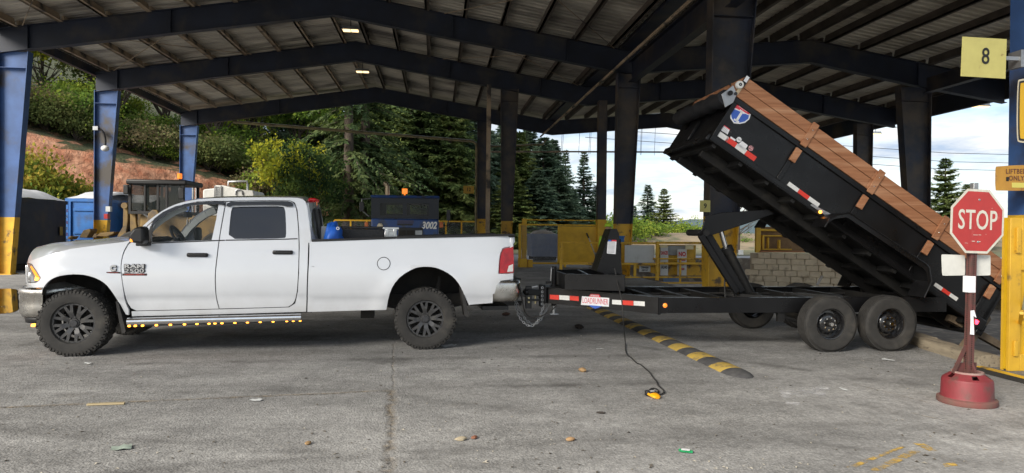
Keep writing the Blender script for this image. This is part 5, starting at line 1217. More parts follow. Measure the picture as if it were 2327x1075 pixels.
rdecal(1706, 337, .038, mat('speckled decal', (.05, .05, .05), .5, c2=(.65, .3, .32), scale=60, lo=.45, hi=.55))
# dump scissor lift
def plate(pts, v, w, m, name):
    P = [(Q.uz(x, y, v)[0], v, Q.uz(x, y, v)[1]) for x, y in pts]; mb = MB(); mb.prism(P, (0, w, 0)); return mb.build(name, m, trailer, bevel=.006)
vs0 = .92
plate([(1585, 531), (1596, 520), (1604, 492), (1640, 483), (1746, 476), (1760, 486), (1617, 535), (1600, 536)], vs0, .03, M['tr_black'], 'lift_arm_plate')
plate([(1597, 529), (1604, 520), (1612, 493), (1650, 484), (1752, 476), (1765, 486), (1622, 533)], vs0 + .5, .03, M['tr_black'], 'lift_arm_plate')
mb = MB(); p = Q.uz(1602, 529, vs0); mb.cyl((p[0], vs0 - .06, p[1]), (p[0], vs0 + .62, p[1]), .05, 12); mb.build('lift_pin', M['tr_dull'], trailer)
for v, dx_ in ((vs0 - .03, 0),):
    p, q = Q.uz(1590, 534, vs0), Q.uz(1672, 664, vs0); mb = MB(); mb.beam((p[0], v, p[1]), (q[0], v, q[1]), .07, .085, up=(1, 0, 0)); mb.build('lift_arm', M['tr_black'], trailer, bevel=.008)
    p, q = Q.uz(1611, 531, vs0), Q.uz(1690, 664, vs0); mb = MB(); mb.beam((p[0], v + .09, p[1]), (q[0], v + .09, q[1]), .07, .10, up=(1, 0, 0)); mb.build('lift_arm', M['tr_black'], trailer, bevel=.008)
vc = vs0 + .25; p, q, r_ = Q.uz(1637, 520, vc), Q.uz(1650, 566, vc), Q.uz(1702, 668, vc)
mb = MB(); mb.cyl((p[0], vc, p[1]), (q[0], vc, q[1]), .036, 12); mb.build('piston_rod', M['chrome'], trailer, smooth='auto')
mb = MB(); mb.cyl((q[0] - .0, vc, q[1]), (r_[0], vc, r_[1]), .085, 16); mb.cyl((q[0] - .015, vc, q[1] + .02), (q[0] + .03, vc, q[1] - .06), .105, 16); mb.cyl((r_[0], vc - .3, r_[1]), (r_[0], vc + .3, r_[1]), .04, 10); mb.build('lift_cylinder', M['tr_dull'], trailer, smooth='auto')
mb = MB(); mb.tube([Vector((Q.uz(a, b, vc - .2)[0], vc - .2, Q.uz(a, b, vc - .2)[1])) for a, b in smooth_poly([(1648, 676), (1646, 640), (1652, 615), (1662, 620), (1660, 650), (1668, 676)], it=2)], .012, 6); mb.build('hydraulic_hose', M['rubber'], trailer)
mb = MB(); a, b = Q.uz(1857, 648, 1.7), Q.uz(1868, 627, 1.7); mb.beam((a[0], 1.7, a[1]), (b[0], 1.7, b[1]), .03, .03, up=(1, 0, 0)); mb.build('bed_prop', M['worn_edge'], trailer)
# remote control on its cable
a, b = Q.uz(1397, 612, .5), Q.uz(1410, 672, .35)
rc = gp(1484, 903)
cab = [tuple(Q.o + Q.m.inverted() @ Vector((Q.uz(x, y, v)[0], v, Q.uz(x, y, v)[1]))) for x, y, v in ((1397, 610, .55), (1402, 640, .5), (1410, 668, .25), (1414, 690, .2), (1417, 740, .1))]
cab += [tuple(gp(x, y, .012)) for x, y in ((1421, 775), (1421, 795), (1424, 806), (1436, 814), (1447, 826), (1455, 827), (1467, 838), (1477, 846), (1482, 855), (1494, 869), (1494, 875), (1508, 886), (1509, 893), (1500, 897), (1482, 895), (1475, 889), (1478, 883), (1490, 882), (1497, 888), (1494, 893), (1486, 893))]
def sm3(P, it=2):
    for _ in range(it): P = [P[0]] + [q for a, b in zip(P, P[1:]) for q in (tuple(Vector(a).lerp(Vector(b), .25)), tuple(Vector(a).lerp(Vector(b), .75)))] + [P[-1]]
    return P
rem = empty('remote_control', 'yellow and black handheld remote lying on the concrete at its cable end', 'remote control', rc, R(12))
mb = MB(); rows = []
for i, (y, w, h) in enumerate(((-.085, .024, .02), (-.07, .042, .034), (-.02, .05, .046), (.03, .046, .046), (.045, .044, .045))): rows.append([(math.cos(a) * w, y, max(0.004, h * (1 + math.sin(a)) * .5 + .004)) for a in [k / 14 * 2 * math.pi for k in range(14)]])
mb.grid(rows, closed=True); mb.f.append(tuple(range(14))); mb.build('body', mat('orange yellow plastic', (.80, .36, .01), .4), rem, smooth='auto')
mb = MB(); mb.box(-.05, .05, .03, .085, .004, .055); mb.box(-.04, .04, -.02, .04, .036, .058); mb.build('cover', M['plastic'], rem, bevel=.012); mb = MB(); mb.box(-.02, .02, .0, .03, .0585, .060); mb.build('label', M['sticker'], rem)
mb = MB(); mb.tube(sm3(cab), .0075, 6); tag(mb.build('remote_cable', M['rubber']), 'thin black cable hanging from the trailer box and snaking over the concrete', 'cable')
# ================================================================ background yard
def flat(px_pts, Y, dy, m, name, par=None, bevel=0):
    P = [yp(x, y, Y) for x, y in px_pts]; mb = MB(); mb.prism([tuple(p) for p in P], (0, dy, 0)); return mb.build(name, m, par, bevel=bevel)
def rbox(px0, py0, px1, py1, Y, dy):
    a, b = yp(px0, py0, Y), yp(px1, py1, Y); return (a.x, b.x, Y, Y + dy, min(a.z, b.z), max(a.z, b.z))
M['box_dark'] = mat('dark blue container steel', (0.020, 0.026, 0.044), 0.7, c2=(0.034, 0.041, 0.058), scale=1.1, c3=(0.055, 0.048, 0.044), s3=.9, bump=.1, bscale=6)
M['box_blue'] = mat('bright blue container steel', (0.018, 0.11, 0.36), 0.5, c2=(0.03, 0.16, 0.46), scale=1.5, c3=(.05, .07, .12), s3=1.3, lo3=.55, hi3=.7)
M['white_tarp'] = mat('white tarp', (0.62, 0.63, 0.64), 0.7, c2=(0.48, 0.49, 0.50), scale=2)
M['cat'] = mat('dusty loader yellow', (0.25, 0.16, 0.05), 0.65, c2=(0.16, 0.105, 0.045), scale=3, c3=(.10, .075, .05), s3=2.5)
M['pale_blue_box'] = mat('faded blue dumpster steel', (0.20, 0.25, 0.38), 0.65, c2=(0.27, 0.30, 0.40), scale=2.0, c3=(.22, .12, .07), s3=3, lo3=.6, hi3=.7)
# --- roll-off containers
def container(name, A, B, dep, zt, m, label, tarp=True, ribs=9):
    """front bottom edge A->B, box extends dep metres to the left of A->B (away)"""
    A, B = Vector(A), Vector(B); t = (B - A); L = t.length; t.normalize(); n = Vector((-t.y, t.x, 0))
    o = empty(name, label, 'container', A, math.atan2(t.y, t.x))
    mb = MB(); mb.box(0, L, 0, dep, .25, zt); mb.build('body', m, o)
    mb = MB(); mb.box(-.04, L + .04, -.05, .06, zt - .12, zt + .02); mb.box(-.04, L + .04, dep - .06, dep + .05, zt - .12, zt + .02); mb.box(L - .06, L + .05, 0, dep, zt - .12, zt + .02); mb.box(-.05, .06, 0, dep, zt - .12, zt + .02); mb.build('top_rim', m, o)
    for i in range(ribs):
        x = .05 + (L - .1) * i / (ribs - 1); mb = MB(); mb.box(x - .05, x + .05, -.06, -.002, .25, zt - .14); mb.build('side_rib', m, o)
    mb = MB(); mb.box(.1, L - .1, -.02, .12, .05, .24); mb.box(.1, L - .1, dep - .12, dep + .02, .05, .24); mb.build('runner', M['under'], o)
    if tarp:
        mb = MB(); rows = []
        for i in range(13):
            x = L * i / 12; rows.append([(x, dep * j / 8, zt + .03 + .42 * math.sin(math.pi * j / 8) * (1 if 0 < i < 12 else .7) + .05 * mnoise.noise(Vector((x * 1.3, j * .7, 2)))) for j in range(9)])
        mb.grid(rows); mb.build('tarp_cover', M['white_tarp'], o, smooth=True)
    return o
a = yp(150, 520, 29.6); b = yp(40, 520, 26.2); a.z = b.z = 0
k_ = container('roll_off_container', b - (a - b).normalized() * 2.0, a, 2.4, 2.62, M['box_dark'], 'long dark roll off container under a white tarp beside the leftmost columns', ribs=0)
tL = (a - b).length + 2.0
for i in range(7):
    mb = MB(); mb.box(tL - .10, tL - .02, -.066, -.062, .75 + i * .24, .75 + i * .24 + .13); mb.build('reflective_tape', M['refl_white'] if i % 2 else M['refl_red'], k_)
mb = MB(); mb.box(tL - .62, tL - .40, -.068, -.062, 1.25, 1.6); mb.build('plate', mat('ochre plate', (.35, .25, .04), .6), k_)
a, b = yp(151, 520, 31.5), yp(226, 520, 31.5); a.z = b.z = 0
k_ = container('roll_off_container', a, b, 5.5, 2.82, M['box_blue'], 'bright blue roll off container with white tarp behind the dark one', ribs=2)
W2 = (b - a).length
mb = MB()
mb.box(.12, .20, -.07, 0, .3, 2.7); mb.box(.3, W2 - .05, -.05, 0, 2.3, 2.42); mb.box(.3, W2 - .05, -.05, 0, 1.3, 1.38); mb.build('door_frame', M['box_blue'], k_)
a, b = yp(214, 520, 34), yp(345, 520, 34); a.z = b.z = 0
container('roll_off_container', a, b, 2.4, 2.75, M['box_dark'], 'dark roll off container under a white tarp behind the wheel loader', ribs=7)
a, b = yp(1208, 590, 36), yp(1268, 590, 36); a.z = b.z = 0
k_ = container('dumpster', a, b, 1.8, 1.45, M['pale_blue_box'], 'faded blue dumpster heaped with pale debris behind the open yellow gate', tarp=False, ribs=5); k_['category'] = 'dumpster'
mb = MB(); rows = []
for i in range(17): rows.append([((b - a).length * i / 16, 1.8 * j / 10, 1.40 + .28 * math.sin(math.pi * i / 16) ** .6 * math.sin(math.pi * j / 10) ** .6 + .07 * mnoise.noise(Vector((i * .9, j * .9, 4)))) for j in range(11)])
mb.grid(rows); o = mb.build('debris_heap', mat('pale debris', (.55, .48, .40), .9, c2=(.35, .28, .22), scale=9), k_); o['kind'] = 'stuff'
# --- wheel loader
LY = 25.6
M['cab_glass'] = mat('dark cab glass', (.02, .024, .022), .04)
M['cab_glass'].node_tree.nodes['Principled BSDF'].inputs['Alpha'].default_value = .62
ld = empty('wheel_loader', 'dusty yellow wheel loader with black glazed cab and its forks down', 'wheel loader', (yp(355, 500, LY).x, LY, 0))
lx = lambda px, py, dy=0: (lambda p: (p.x - ld.location.x, p.z))(yp(px, py, LY + dy))
x0, zt_ = lx(292, 411); x1, _ = lx(419, 411); zb2 = lx(350, 480)[1]
mb = MB()
for x, w in ((x0 + .04, .08), (x0 + .55, .05), (x0 + (x1 - x0) * .52, .07), (x0 + (x1 - x0) * .68, .06), (x1 - .05, .09)):
    for y in (0, 1.5): mb.box(x - w / 2, x + w / 2, y, y + .08, zb2, zt_ - .1)
mb.box(x0, x1, 0, 1.58, zb2 - .1, zb2); mb.build('cab_frame', M['plastic'], ld)
mb = MB(); mb.box(x0 - .06, x1 + .1, -.1, 1.7, zt_ - .12, zt_ + .06); mb.build('cab_roof', M['plastic'], ld, bevel=.05)
for (xa, xb) in ((x0 + .1, x0 + .52), (x0 + .58, x0 + (x1 - x0) * .5), (x0 + (x1 - x0) * .55, x0 + (x1 - x0) * .66), (x0 + (x1 - x0) * .7, x1 - .1)):
    mb = MB(); mb.box(xa, xb, .03, .04, zb2 + .03, zt_ - .14); mb.build('window_pane', M['cab_glass'], ld)
mb = MB(); mb.box(x0 + 1.0, x0 + 1.4, .6, 1.1, zb2, zb2 + .75); mb.box(x0 + 1.2, x0 + 1.42, .6, 1.1, zb2 + .4, zb2 + 1.1); mb.build('operator_seat', M['interior'], ld, bevel=.05)
p = lx(394, 400); mb = MB(); mb.cyl((p[0], .6, zt_ + .05), (p[0], .6, p[1] + .02), .03, 8); mb.build('beacon_stem', M['black_steel'], ld); mb = MB(); mb.cyl((p[0], .6, p[1] - .06), (p[0], .6, p[1] + .14), .085, 12); mb.build('beacon', M['orange_lens'], ld, bevel=.02)
p = lx(298, 428); mb = MB(); mb.cbox((p[0] - .12, -.12, p[1] - .05), (.18, .08, .34)); mb.build('mirror', M['plastic'], ld, bevel=.03)
p = lx(414, 440); mb = MB(); mb.cbox((p[0] + .03, -.14, p[1]), (.2, .1, .42)); mb.build('mirror', M['plastic'], ld, bevel=.03)
for dy in (.1, 1.3):
    mb = MB(); P = [lx(*q) for q in ((277, 465), (282, 462), (287, 466), (288, 500), (283, 535), (262, 548), (258, 545), (276, 515))]; mb.prism([(x, dy, z) for x, z in P], (0, .14, 0)); mb.build('lift_arm', M['cat'], ld, bevel=.02)
    mb = MB(); P = [lx(*q) for q in ((290, 465), (296, 462), (302, 468), (305, 505), (312, 545), (296, 548), (291, 520))]; mb.prism([(x, dy + .05, z) for x, z in P], (0, .14, 0)); mb.build('lift_arm', M['cat'], ld, bevel=.02)
    mb = MB(); a, b = lx(300, 470), lx(345, 500); mb.cyl((a[0], dy + .1, a[1]), (b[0], dy + .1, b[1]), .07, 10); mb.build('hydraulic_cylinder', M['grey_metal'], ld)
    mb = MB(); P = [lx(*q) for q in ((338, 505), (342, 485), (352, 477), (362, 478), (368, 490), (366, 510))]; mb.prism([(x, dy - .3 if dy < 1 else dy + .4, z) for x, z in P], (0, .12, 0)); mb.build('mudguard', M['cat'], ld, bevel=.02)
a, b = lx(282, 464), lx(282, 464); mb = MB(); mb.cyl((a[0], 0, a[1] - .05), (a[0], 1.6, a[1] - .05), .11, 12); mb.build('pivot_pin', M['cat'], ld)
mb = MB(); mb.box(x0 + .3, x1 + 2.0, .2, 1.4, .9, zb2 - .12); mb.build('body', M['cat'], ld, bevel=.06); mb = MB(); mb.box(x1 + .1, x1 + 2.2, .1, 1.5, 1.0, 2.05); mb.build('engine_hood', M['cat'], ld, bevel=.1)
for x in (x0 + .35, x1 + 1.3):
    for y in (-.35, 1.35):
        w = empty('wheel', parent=ld, loc=(x, y, .74)); mb = MB(); mb.lathe([(.36, 0), (.68, -.02), (.74, .06), (.74, .5), (.68, .58), (.36, .56)], n=24); mb.build('tyre', M['tyre'], w); mb = MB(); mb.lathe([(0, .1), (.3, .08), (.37, .03), (.37, .5)], n=20); mb.build('rim', M['cat'], w)
fx0, fz0 = lx(168, 538); fx1, fz1 = lx(292, 532)
mb = MB(); mb.box(fx0, fx1, .0, 1.6, fz0 - .32, fz0 - .12); mb.build('fork_carriage', M['cat'], ld, bevel=.03)
for pts in (((149, 541), (155, 536.5), (160, 537), (154, 545)), ((176, 540), (186, 523), (201, 519.5), (203, 524), (194, 541)), ((205, 540), (211, 531), (217, 531), (216, 541)), ((214, 537), (224, 529), (256, 526.5), (256, 531), (240, 538))):
    mb = MB(); mb.prism([(lx(*q)[0], .1, lx(*q)[1]) for q in pts], (0, .5, 0)); mb.build('fork_tine', M['cat'], ld, bevel=.02)
# --- blue truck, seen from the front
BY = 24.4
bt = empty('roll_off_truck', 'blue cab over truck facing the camera with white fleet number', 'truck', (yp(919, 520, BY).x, BY, 0))
M['truck_blue'] = mat('truck blue', (0.018, 0.055, 0.19), 0.4, c2=(0.026, 0.075, 0.25), scale=2, c3=(.04, .05, .08), s3=2)
bl = lambda px, py, dy=0: (lambda p: (p.x - bt.location.x, p.z))(yp(px, py, BY + dy))
xa, zt_ = bl(843, 449); xb, zmid = bl(997, 498); z0_ = .75
mb = MB(); mb.box(xa, xb, 0, 1.9, z0_, zmid); mb.build('cab_body', M['truck_blue'], bt, bevel=.06)
M['cab_dark'] = mat('dark navy cab top', (0.010, 0.014, 0.022), 0.45)
wz0, wz1 = bl(860, 489)[1], bl(860, 461)[1]; w1a, w1b = bl(863, 470)[0], bl(915, 470)[0]; w2a, w2b = bl(924, 470)[0], bl(975, 470)[0]
mb = MB()
for q in ((xa, w1a, wz0, wz1), (w1b, w2a, wz0, wz1), (w2b, xb, wz0, wz1)): mb.box(q[0] + .001, q[1], .06, .14, q[2], q[3])
mb.box(xa, xb, .06, .14, zmid + .001, wz0); mb.box(xa, xb, .06, .14, wz1, zt_); mb.box(xa, xa + .1, .14, 1.9, zmid, zt_); mb.box(xb - .1, xb, .14, 1.9, zmid, zt_); mb.box(xa, xb, 1.8, 1.9, zmid, wz0 + .1); mb.box(xa, xb, 1.8, 1.9, wz1, zt_); mb.box(xa, w1a + .1, 1.8, 1.9, wz0, wz1); mb.box(w1b - .05, w2a + .05, 1.8, 1.9, wz0, wz1); mb.box(w2b - .1, xb, 1.8, 1.9, wz0, wz1)
mb.build('cab_upper', M['cab_dark'], bt)
mb = MB(); mb.box(xa - .02, xb + .02, -.02, 1.95, zt_ + .002, zt_ + .10); mb.build('cab_roof', M['truck_blue'], bt, bevel=.05)
for q in ((w1a, w1b), (w2a, w2b)): mb = MB(); mb.box(q[0] - .01, q[1] + .01, .09, .10, wz0 - .01, wz1 + .01); mb.build('windscreen', M['glass_clear'], bt)
for q in ((-.7, .1), (.4, .1)): mb = MB(); mb.beam((q[0], .03, wz0 - .02), (q[0] + .55, .03, wz0 - .16), .02, .02); mb.build('wiper', M['plastic'], bt)
g0, g1 = bl(905, 517), bl(961, 545); mb = MB(); mb.box(g0[0], g1[0], -.04, .02, .75, g0[1]); gq = mb.build('grille', M['plastic'], bt, bevel=.02)
for i in range(3): x = g0[0] + (g1[0] - g0[0]) * (i + .5) / 3; mb = MB(); mb.box(x - .12, x + .12, -.055, -.041, g0[1] - .45, g0[1] - .10); mb.build('radiator_slat', M['grey_metal'] if i == 2 else M['under'], gq)
gz = bl(920, 504); mb = MB(); mb.box(bl(903, 500)[0], bl(940, 500)[0], -.012, .0, bl(903, 508)[1], bl(903, 500)[1]); mb.build('front_panel', mat('violet grey panel', (.05, .05, .11), .5), bt); mb = MB(); mb.box(bl(903, 500)[0], bl(938, 500)[0], -.016, -.012, bl(903, 512)[1], bl(903, 508.5)[1]); mb.build('intake', M['plastic'], bt)
p = bl(864, 513); mb = MB(); mb.lathe([(0, -.05), (.09, -.04), (.11, -.01), (.11, .0)], (p[0], 0, p[1] - .02), 'y', 16); mb.build('headlight', mat('warm lens', (.55, .48, .33), .2), bt); p2_ = bl(975, 513)
text('fleet_number', '3002', .34, M['white_plain'], bt, (p2_[0], -.012, p2_[1]), (R(90), 0, 0), .004, .78, shear=.25, bold=.012)
mb = MB(); s0_, s1_, s2_ = bl(876, 447), bl(876, 420), bl(870, 413); mb.tube([(s0_[0], .9, s0_[1] - .1), (s1_[0], .9, s1_[1]), (s2_[0] + .04, .9, s2_[1] - .02), (s2_[0] - .04, .9, s2_[1] + .02)], .085, 12); mb.build('exhaust_stack', mat('tan exhaust', (.42, .33, .22), .35, .7), bt)
p = bl(917, 431); mb = MB(); mb.cyl((p[0], .9, zt_ + .1), (p[0], .9, p[1] - .1), .03, 6); mb.cyl((p[0], .9, p[1] - .1), (p[0], .9, p[1] + .09), .10, 14); mb.build('beacon', M['orange_lens'], bt, bevel=.02)
for (a, b, c, d, sx) in ((826, 452, 843, 449, 1),):
    q1, q2, q3 = bl(823, 453), bl(841, 451), bl(838, 492); mb = MB(); mb.tube([(q2[0], .05, q2[1]), (q1[0], -.1, q1[1]), (q1[0], -.1, bl(823, 478)[1]), (q3[0], .05, q3[1])], .022, 6); mq = mb.build('mirror_bracket', M['grey_metal'], bt); mb = MB(); mb.cbox((q1[0], -.12, bl(823, 470)[1]), (.16, .06, .34)); mb.build('mirror', M['plastic'], mq, bevel=.02)
q1 = bl(1019, 480); mb = MB(); mb.tube([(xb - .05, .1, bl(1, 500)[1]), (q1[0], -.05, bl(1, 500)[1] - .05), (q1[0], -.05, bl(1, 466)[1])], .02, 6); mb.cbox((q1[0], -.06, bl(1, 477)[1]), (.13, .06, .38)); mb.build('mirror', M['plastic'], bt)
for px in (833, 1003): p = bl(px, 511); mb = MB(); mb.cbox((p[0], -.02, p[1]), (.13, .08, .2)); mb.build('marker_lamp', mat('dull amber', (.5, .13, .03), .4), bt, bevel=.02)
mb = MB(); mb.box(xa - .05, xb + .05, -.1, .1, .45, .74); mb.build('bumper', M['white_plain'], bt, bevel=.03); mb = MB(); mb.box(xa + .2, xb - .2, 1.9, 8.5, .8, 1.15); mb.build('chassis', M['under'], bt)
for x in (xa + .25, xb - .25):
    for y in (.9, 6.0, 7.3): mb = MB(); mb.lathe([(0, -.14), (.3, -.14), (.5, -.16), (.53, -.1), (.53, .1), (.5, .16), (0, .14)], (x, y, .53), 'x', 20); mb.build('wheel', M['tyre'], bt)
# --- white tank truck in front of the hill
TYY = 39.0
tk = empty('tank_truck', 'weathered white tank body with ladder and pipe frame before the hill', 'tank truck', (yp(518, 440, TYY).x, TYY, 0))
tl_ = lambda px, py: (lambda p: (p.x - tk.location.x, p.z))(yp(px, py, TYY))
P = [tl_(*q) for q in ((461, 470), (461, 433), (464, 430), (486, 428), (489, 421), (506, 421), (545, 431), (574, 433), (577, 440), (577, 470))]; P = [(x, 1.0 if i in (0, 9) else z) for i, (x, z) in enumerate(P)]
mb = MB(); mb.prism([(x, 0, z) for x, z in P], (0, 2.4, 0)); mb.build('tank_body', mat('weathered white', (.66, .66, .63), .5, c2=(.48, .48, .46), scale=1.6, c3=(.25, .24, .22), s3=2.2, lo3=.6, hi3=.75), tk, bevel=.06)
lm = MB()
for px in (489, 503): a, b = tl_(px, 422), tl_(px - 1, 446); lm.cyl((a[0], -.06, a[1]), (b[0], -.06, b[1] - .3), .03, 6)
for i in range(6): a, b = tl_(489, 425 + i * 4), tl_(503, 425 + i * 4); lm.cyl((a[0], -.06, a[1]), (b[0], -.06, b[1]), .02, 6)
lm.build('ladder', M['grey_metal'], tk)
mb = MB(); q = [tl_(*z) for z in ((514, 421), (514, 412), (536, 411), (557, 410.5), (558, 418), (558, 446))]; mb.tube([(x, .4, z) for x, z in q], .05, 8); mb.build('pipe_frame', M['grey_metal'], tk)
mb = MB(); q = [tl_(*z) for z in ((536, 443), (536, 434), (540, 431.5), (548, 432), (551, 436), (551, 443))]; mb.tube([(x, -.05, z) for x, z in q], .035, 6); mb.build('grab_rail', M['grey_metal'], tk)
mb = MB(); a = tl_(461, 440)[0]; c = tl_(577, 440)[0]; mb.box(a, c, .2, 2.2, .6, .99); mb.build('chassis', M['under'], tk)
for x in (a + .8, c - 1.6, c - .5): mb = MB(); mb.lathe([(0, 0), (.3, 0), (.5, -.02), (.52, .05), (.52, .3), (0, .3)], (x, .0, .52), 'y', 20); mb.build('wheel', M['tyre'], tk)
for px in (439, 447):
    a = yp(px, 414, 38); mb = MB(); mb.cyl((a.x, 38, 0), (a.x, 38, a.z), .06, 8); tag(mb.build('steel_pole', M['grey_metal']), ('left' if px == 439 else 'right') + ' one of two bare steel poles between blue column and white tank', 'pole', 'bare steel poles')
# --- yellow fence behind the blue truck
fe = empty('yard_fence', 'low yellow framed mesh fence behind the blue truck', 'fence', (yp(760, 520, 41).x, 41, 0))
xe = yp(1084, 520, 41).x - fe.location.x; zt_ = yp(900, 502, 41).z
for i in range(10): x = xe * i / 9; mb = MB(); mb.box(x - .045, x + .045, -.04, .04, 0, zt_); mb.build('post', M['yellow'], fe)
mb = MB(); mb.box(0, xe, -.03, .03, zt_ - .04, zt_ + .05); mb.build('top_rail', M['yellow'], fe); mb = MB(); mb.box(0, xe, -.03, .03, .25, .33); mb.build('bottom_rail', M['yellow'], fe)
mb = MB()
for i in range(110):
    x = xe * i / 109
    for s in (-1, 1): mb.beam((max(0, min(xe, x - s * .55)), 0.005 * s, .3), (max(0, min(xe, x + s * .55)), .005 * s, zt_), .005, .005, up=(0, 1, 0))
o = mb.build('mesh', M['grey_metal'], fe); o['kind'] = 'stuff'
# --- yellow gate and railing
GY = 30.0
gt = empty('yellow_gate', 'tall yellow steel gate half solid panel and half open mesh frame', 'gate', (yp(1190, 600, GY).x, GY, 0))
def gpart(name, px0, py0, px1, py1, dy0, dy1, m='yellow', par=None, o=None, Y=None, bevel=.01):
    o = o or gt; Y = Y or GY; a, b = yp(px0, py0, Y), yp(px1, py1, Y); mb = MB(); mb.box(min(a.x, b.x) - o.location.x, max(a.x, b.x) - o.location.x, dy0, dy1, min(a.z, b.z), max(a.z, b.z)); return mb.build(name, M[m], par or o, bevel=bevel)
gpart('gate_post', 1188, 497, 1197, 617, .1, .35); gpart('gate_post', 1179, 508, 1184, 597, -.02, .1); gpart('top_rail', 1197, 498, 1360, 502.5, .12, .28); gpart('top_rail', 1184, 508.5, 1362, 514, 0, .12)
gpart('solid_panel', 1271, 514, 1360, 601, .03, .07, bevel=0); gpart('stile', 1268, 514, 1272, 601, 0, .1); gpart('bottom_rail', 1184, 596, 1360, 601, 0, .12); gpart('foot_block', 1180, 588, 1197, 617, -.15, .5); gpart('foot_block', 1199, 590, 1210, 617, -.1, .4); gpart('foot_block', 1281, 601, 1286, 619, -.05, .1)
mb = MB(); a, b = yp(1184, 600, GY), yp(1268, 512, GY); x0, x1, z0, z1 = a.x - gt.location.x, b.x - gt.location.x, a.z, b.z; n = 46
for i in range(n):
    for s in (-1, 1):
        xa_ = x0 + (x1 - x0) * i / (n - 1); xb_ = xa_ + s * .8
        ta, tb_ = 0.0, 1.0
        if xb_ < x0: tb_ = (x0 - xa_) / (xb_ - xa_)
        if xb_ > x1: tb_ = (x1 - xa_) / (xb_ - xa_)
        mb.beam((xa_, .05 + .004 * s, z0), (xa_ + (xb_ - xa_) * tb_, .05 + .004 * s, z0 + (z1 - z0) * tb_), .0035, .0035, up=(0, 1, 0))
o = mb.build('mesh', M['grey_metal'], gt); o['kind'] = 'stuff'
RY = 22.0
rl = empty('yellow_railing', 'chipped yellow pipe railing along the pit edge with boards tied behind', 'railing', (yp(1273, 640, RY).x, RY, 0))
def rp(name, px0, py0, px1, py1, dy0=0, dy1=.09, m='yellow_worn', bevel=.008): return gpart(name, px0, py0, px1, py1, dy0, dy1, m, None, rl, RY, bevel)
def rpost(px0, py0, px1):
    a, b = yp(px0, py0, RY), yp(px1, py0, RY); mb = MB(); mb.box(a.x - rl.location.x, b.x - rl.location.x, -.01, .10, 0, a.z); mb.build('post', M['yellow_worn'], rl, bevel=.008)
rpost(1273, 550, 1279); rpost(1492, 549, 1498.5); rpost(1597, 549, 1604)
rp('top_rail', 1279, 549, 1492, 555); rp('top_rail', 1498.5, 549, 1597, 555); rp('mid_rail', 1279, 597, 1492, 602.5); rp('mid_rail', 1498.5, 596, 1597, 601.5)
rp('thin_rail', 1486, 586, 1492, 589.5); rp('thin_rail', 1498.5, 586.5, 1597, 590, .02, .07); rp('low_rail', 1420, 628.5, 1492, 632); rp('low_rail', 1498.5, 628.5, 1597, 632); rp('kick_rail', 1498.5, 641, 1597, 645); rp('upright', 1545, 590, 1549, 641, .03, .07); rp('upright', 1441, 602, 1446, 628)
gpart('backing_panel', 1501, 557, 1592, 622, .45, .5, 'yellow_worn', None, rl, RY, 0)
a = [yp(x, y, RY + .5) for x, y in ((1440, 601), (1592, 601), (1592, 626), (1500, 626), (1440, 608))]; mb = MB(); mb.prism([(p.x - rl.location.x, .42, p.z) for p in a], (0, .02, 0)); mb.build('backing_panel', M['yellow_worn'], rl)
def board(name, px0, py0, px1, py1, Y, m, label, cat='board', dy=.02, grp=None, parent=None):
    a, b = yp(px0, py0, Y), yp(px1, py1, Y); o = empty(name, label, cat, ((a.x + b.x) / 2, Y, (a.z + b.z) / 2), group=grp); w, h = abs(b.x - a.x), abs(a.z - b.z); mb = MB(); mb.box(-w / 2, w / 2, 0, dy, -h / 2, h / 2); mb.build('panel', m, o); return o, w, h
M['off_white'] = mat('grubby white board', (.60, .62, .62), .6, c2=(.50, .52, .52), scale=1.5, c3=(.38, .37, .35), s3=3, lo3=.6, hi3=.75); M['sign_red'] = mat('faded sign red', (.50, .05, .05), .5)
board('white_board', 1420, 557, 1487, 597, RY + .12, M['off_white'], 'blank white board tied behind the yellow railing')
o, w, h = board('danger_sign', 1501, 560, 1518, 626, RY + .14, M['off_white'], 'narrow white DANGER sign behind the railing post', 'sign')
text('lettering', 'DANGER', .17, M['sign_red'], o, (0, -.004, h * .27), ext=.001, sx=.36, bold=.006); text('lettering', 'HAZARD', .13, M['text_black'], o, (0, -.004, -h * .22), ext=.001, sx=.42, bold=.005)
o, w, h = board('danger_sign', 1540, 566, 1560, 626, RY + .14, M['off_white'], 'narrow white sign with red NO above small red words', 'sign')
text('lettering', 'NO', .2, M['sign_red'], o, (0, -.004, h * .30), ext=.001, sx=.8, bold=.01)
for i, s in enumerate(('SMOKING', 'OPEN', 'FLAMES')): text('lettering', s, .1, M['sign_red'], o, (0, -.004, h * (.08 - .17 * i)), ext=.001, sx=.5, bold=.004)
o, w, h = board('danger_sign', 1453, 604, 1478, 618, RY + .40, M['off_white'], 'small white sign low on the yellow backing left of the post', 'sign'); text('lettering', 'DANGER', .09, M['text_black'], o, (0, -.004, .04), ext=.001, sx=.7, bold=.004); text('lettering', 'KEEP OUT', .08, M['text_black'], o, (0, -.004, -.05), ext=.001, sx=.6, bold=.003)
board('grey_board', 1519, 558, 1558, 580, RY + .3, mat('grey board', (.40, .41, .40), .7, c2=(.28, .29, .29), scale=4), 'weathered grey board between the two narrow white signs')
board('paper_notice', 1500, 556, 1517, 563, RY + .1, mat('cream paper', (.70, .62, .38), .7), 'cream paper notice hung on the top rail beside the post', 'notice')
board('paper_notice', 1558, 556, 1576, 567, RY + .1, MATS['cream paper'], 'cream paper notice hung on the top rail above the red NO sign', 'notice')
board('blue_sheet', 1508, 632, 1546, 643, RY + .5, mat('pale blue sheet', (.16, .26, .45), .6), 'pale blue sheet lying low behind the railing', 'sheet')
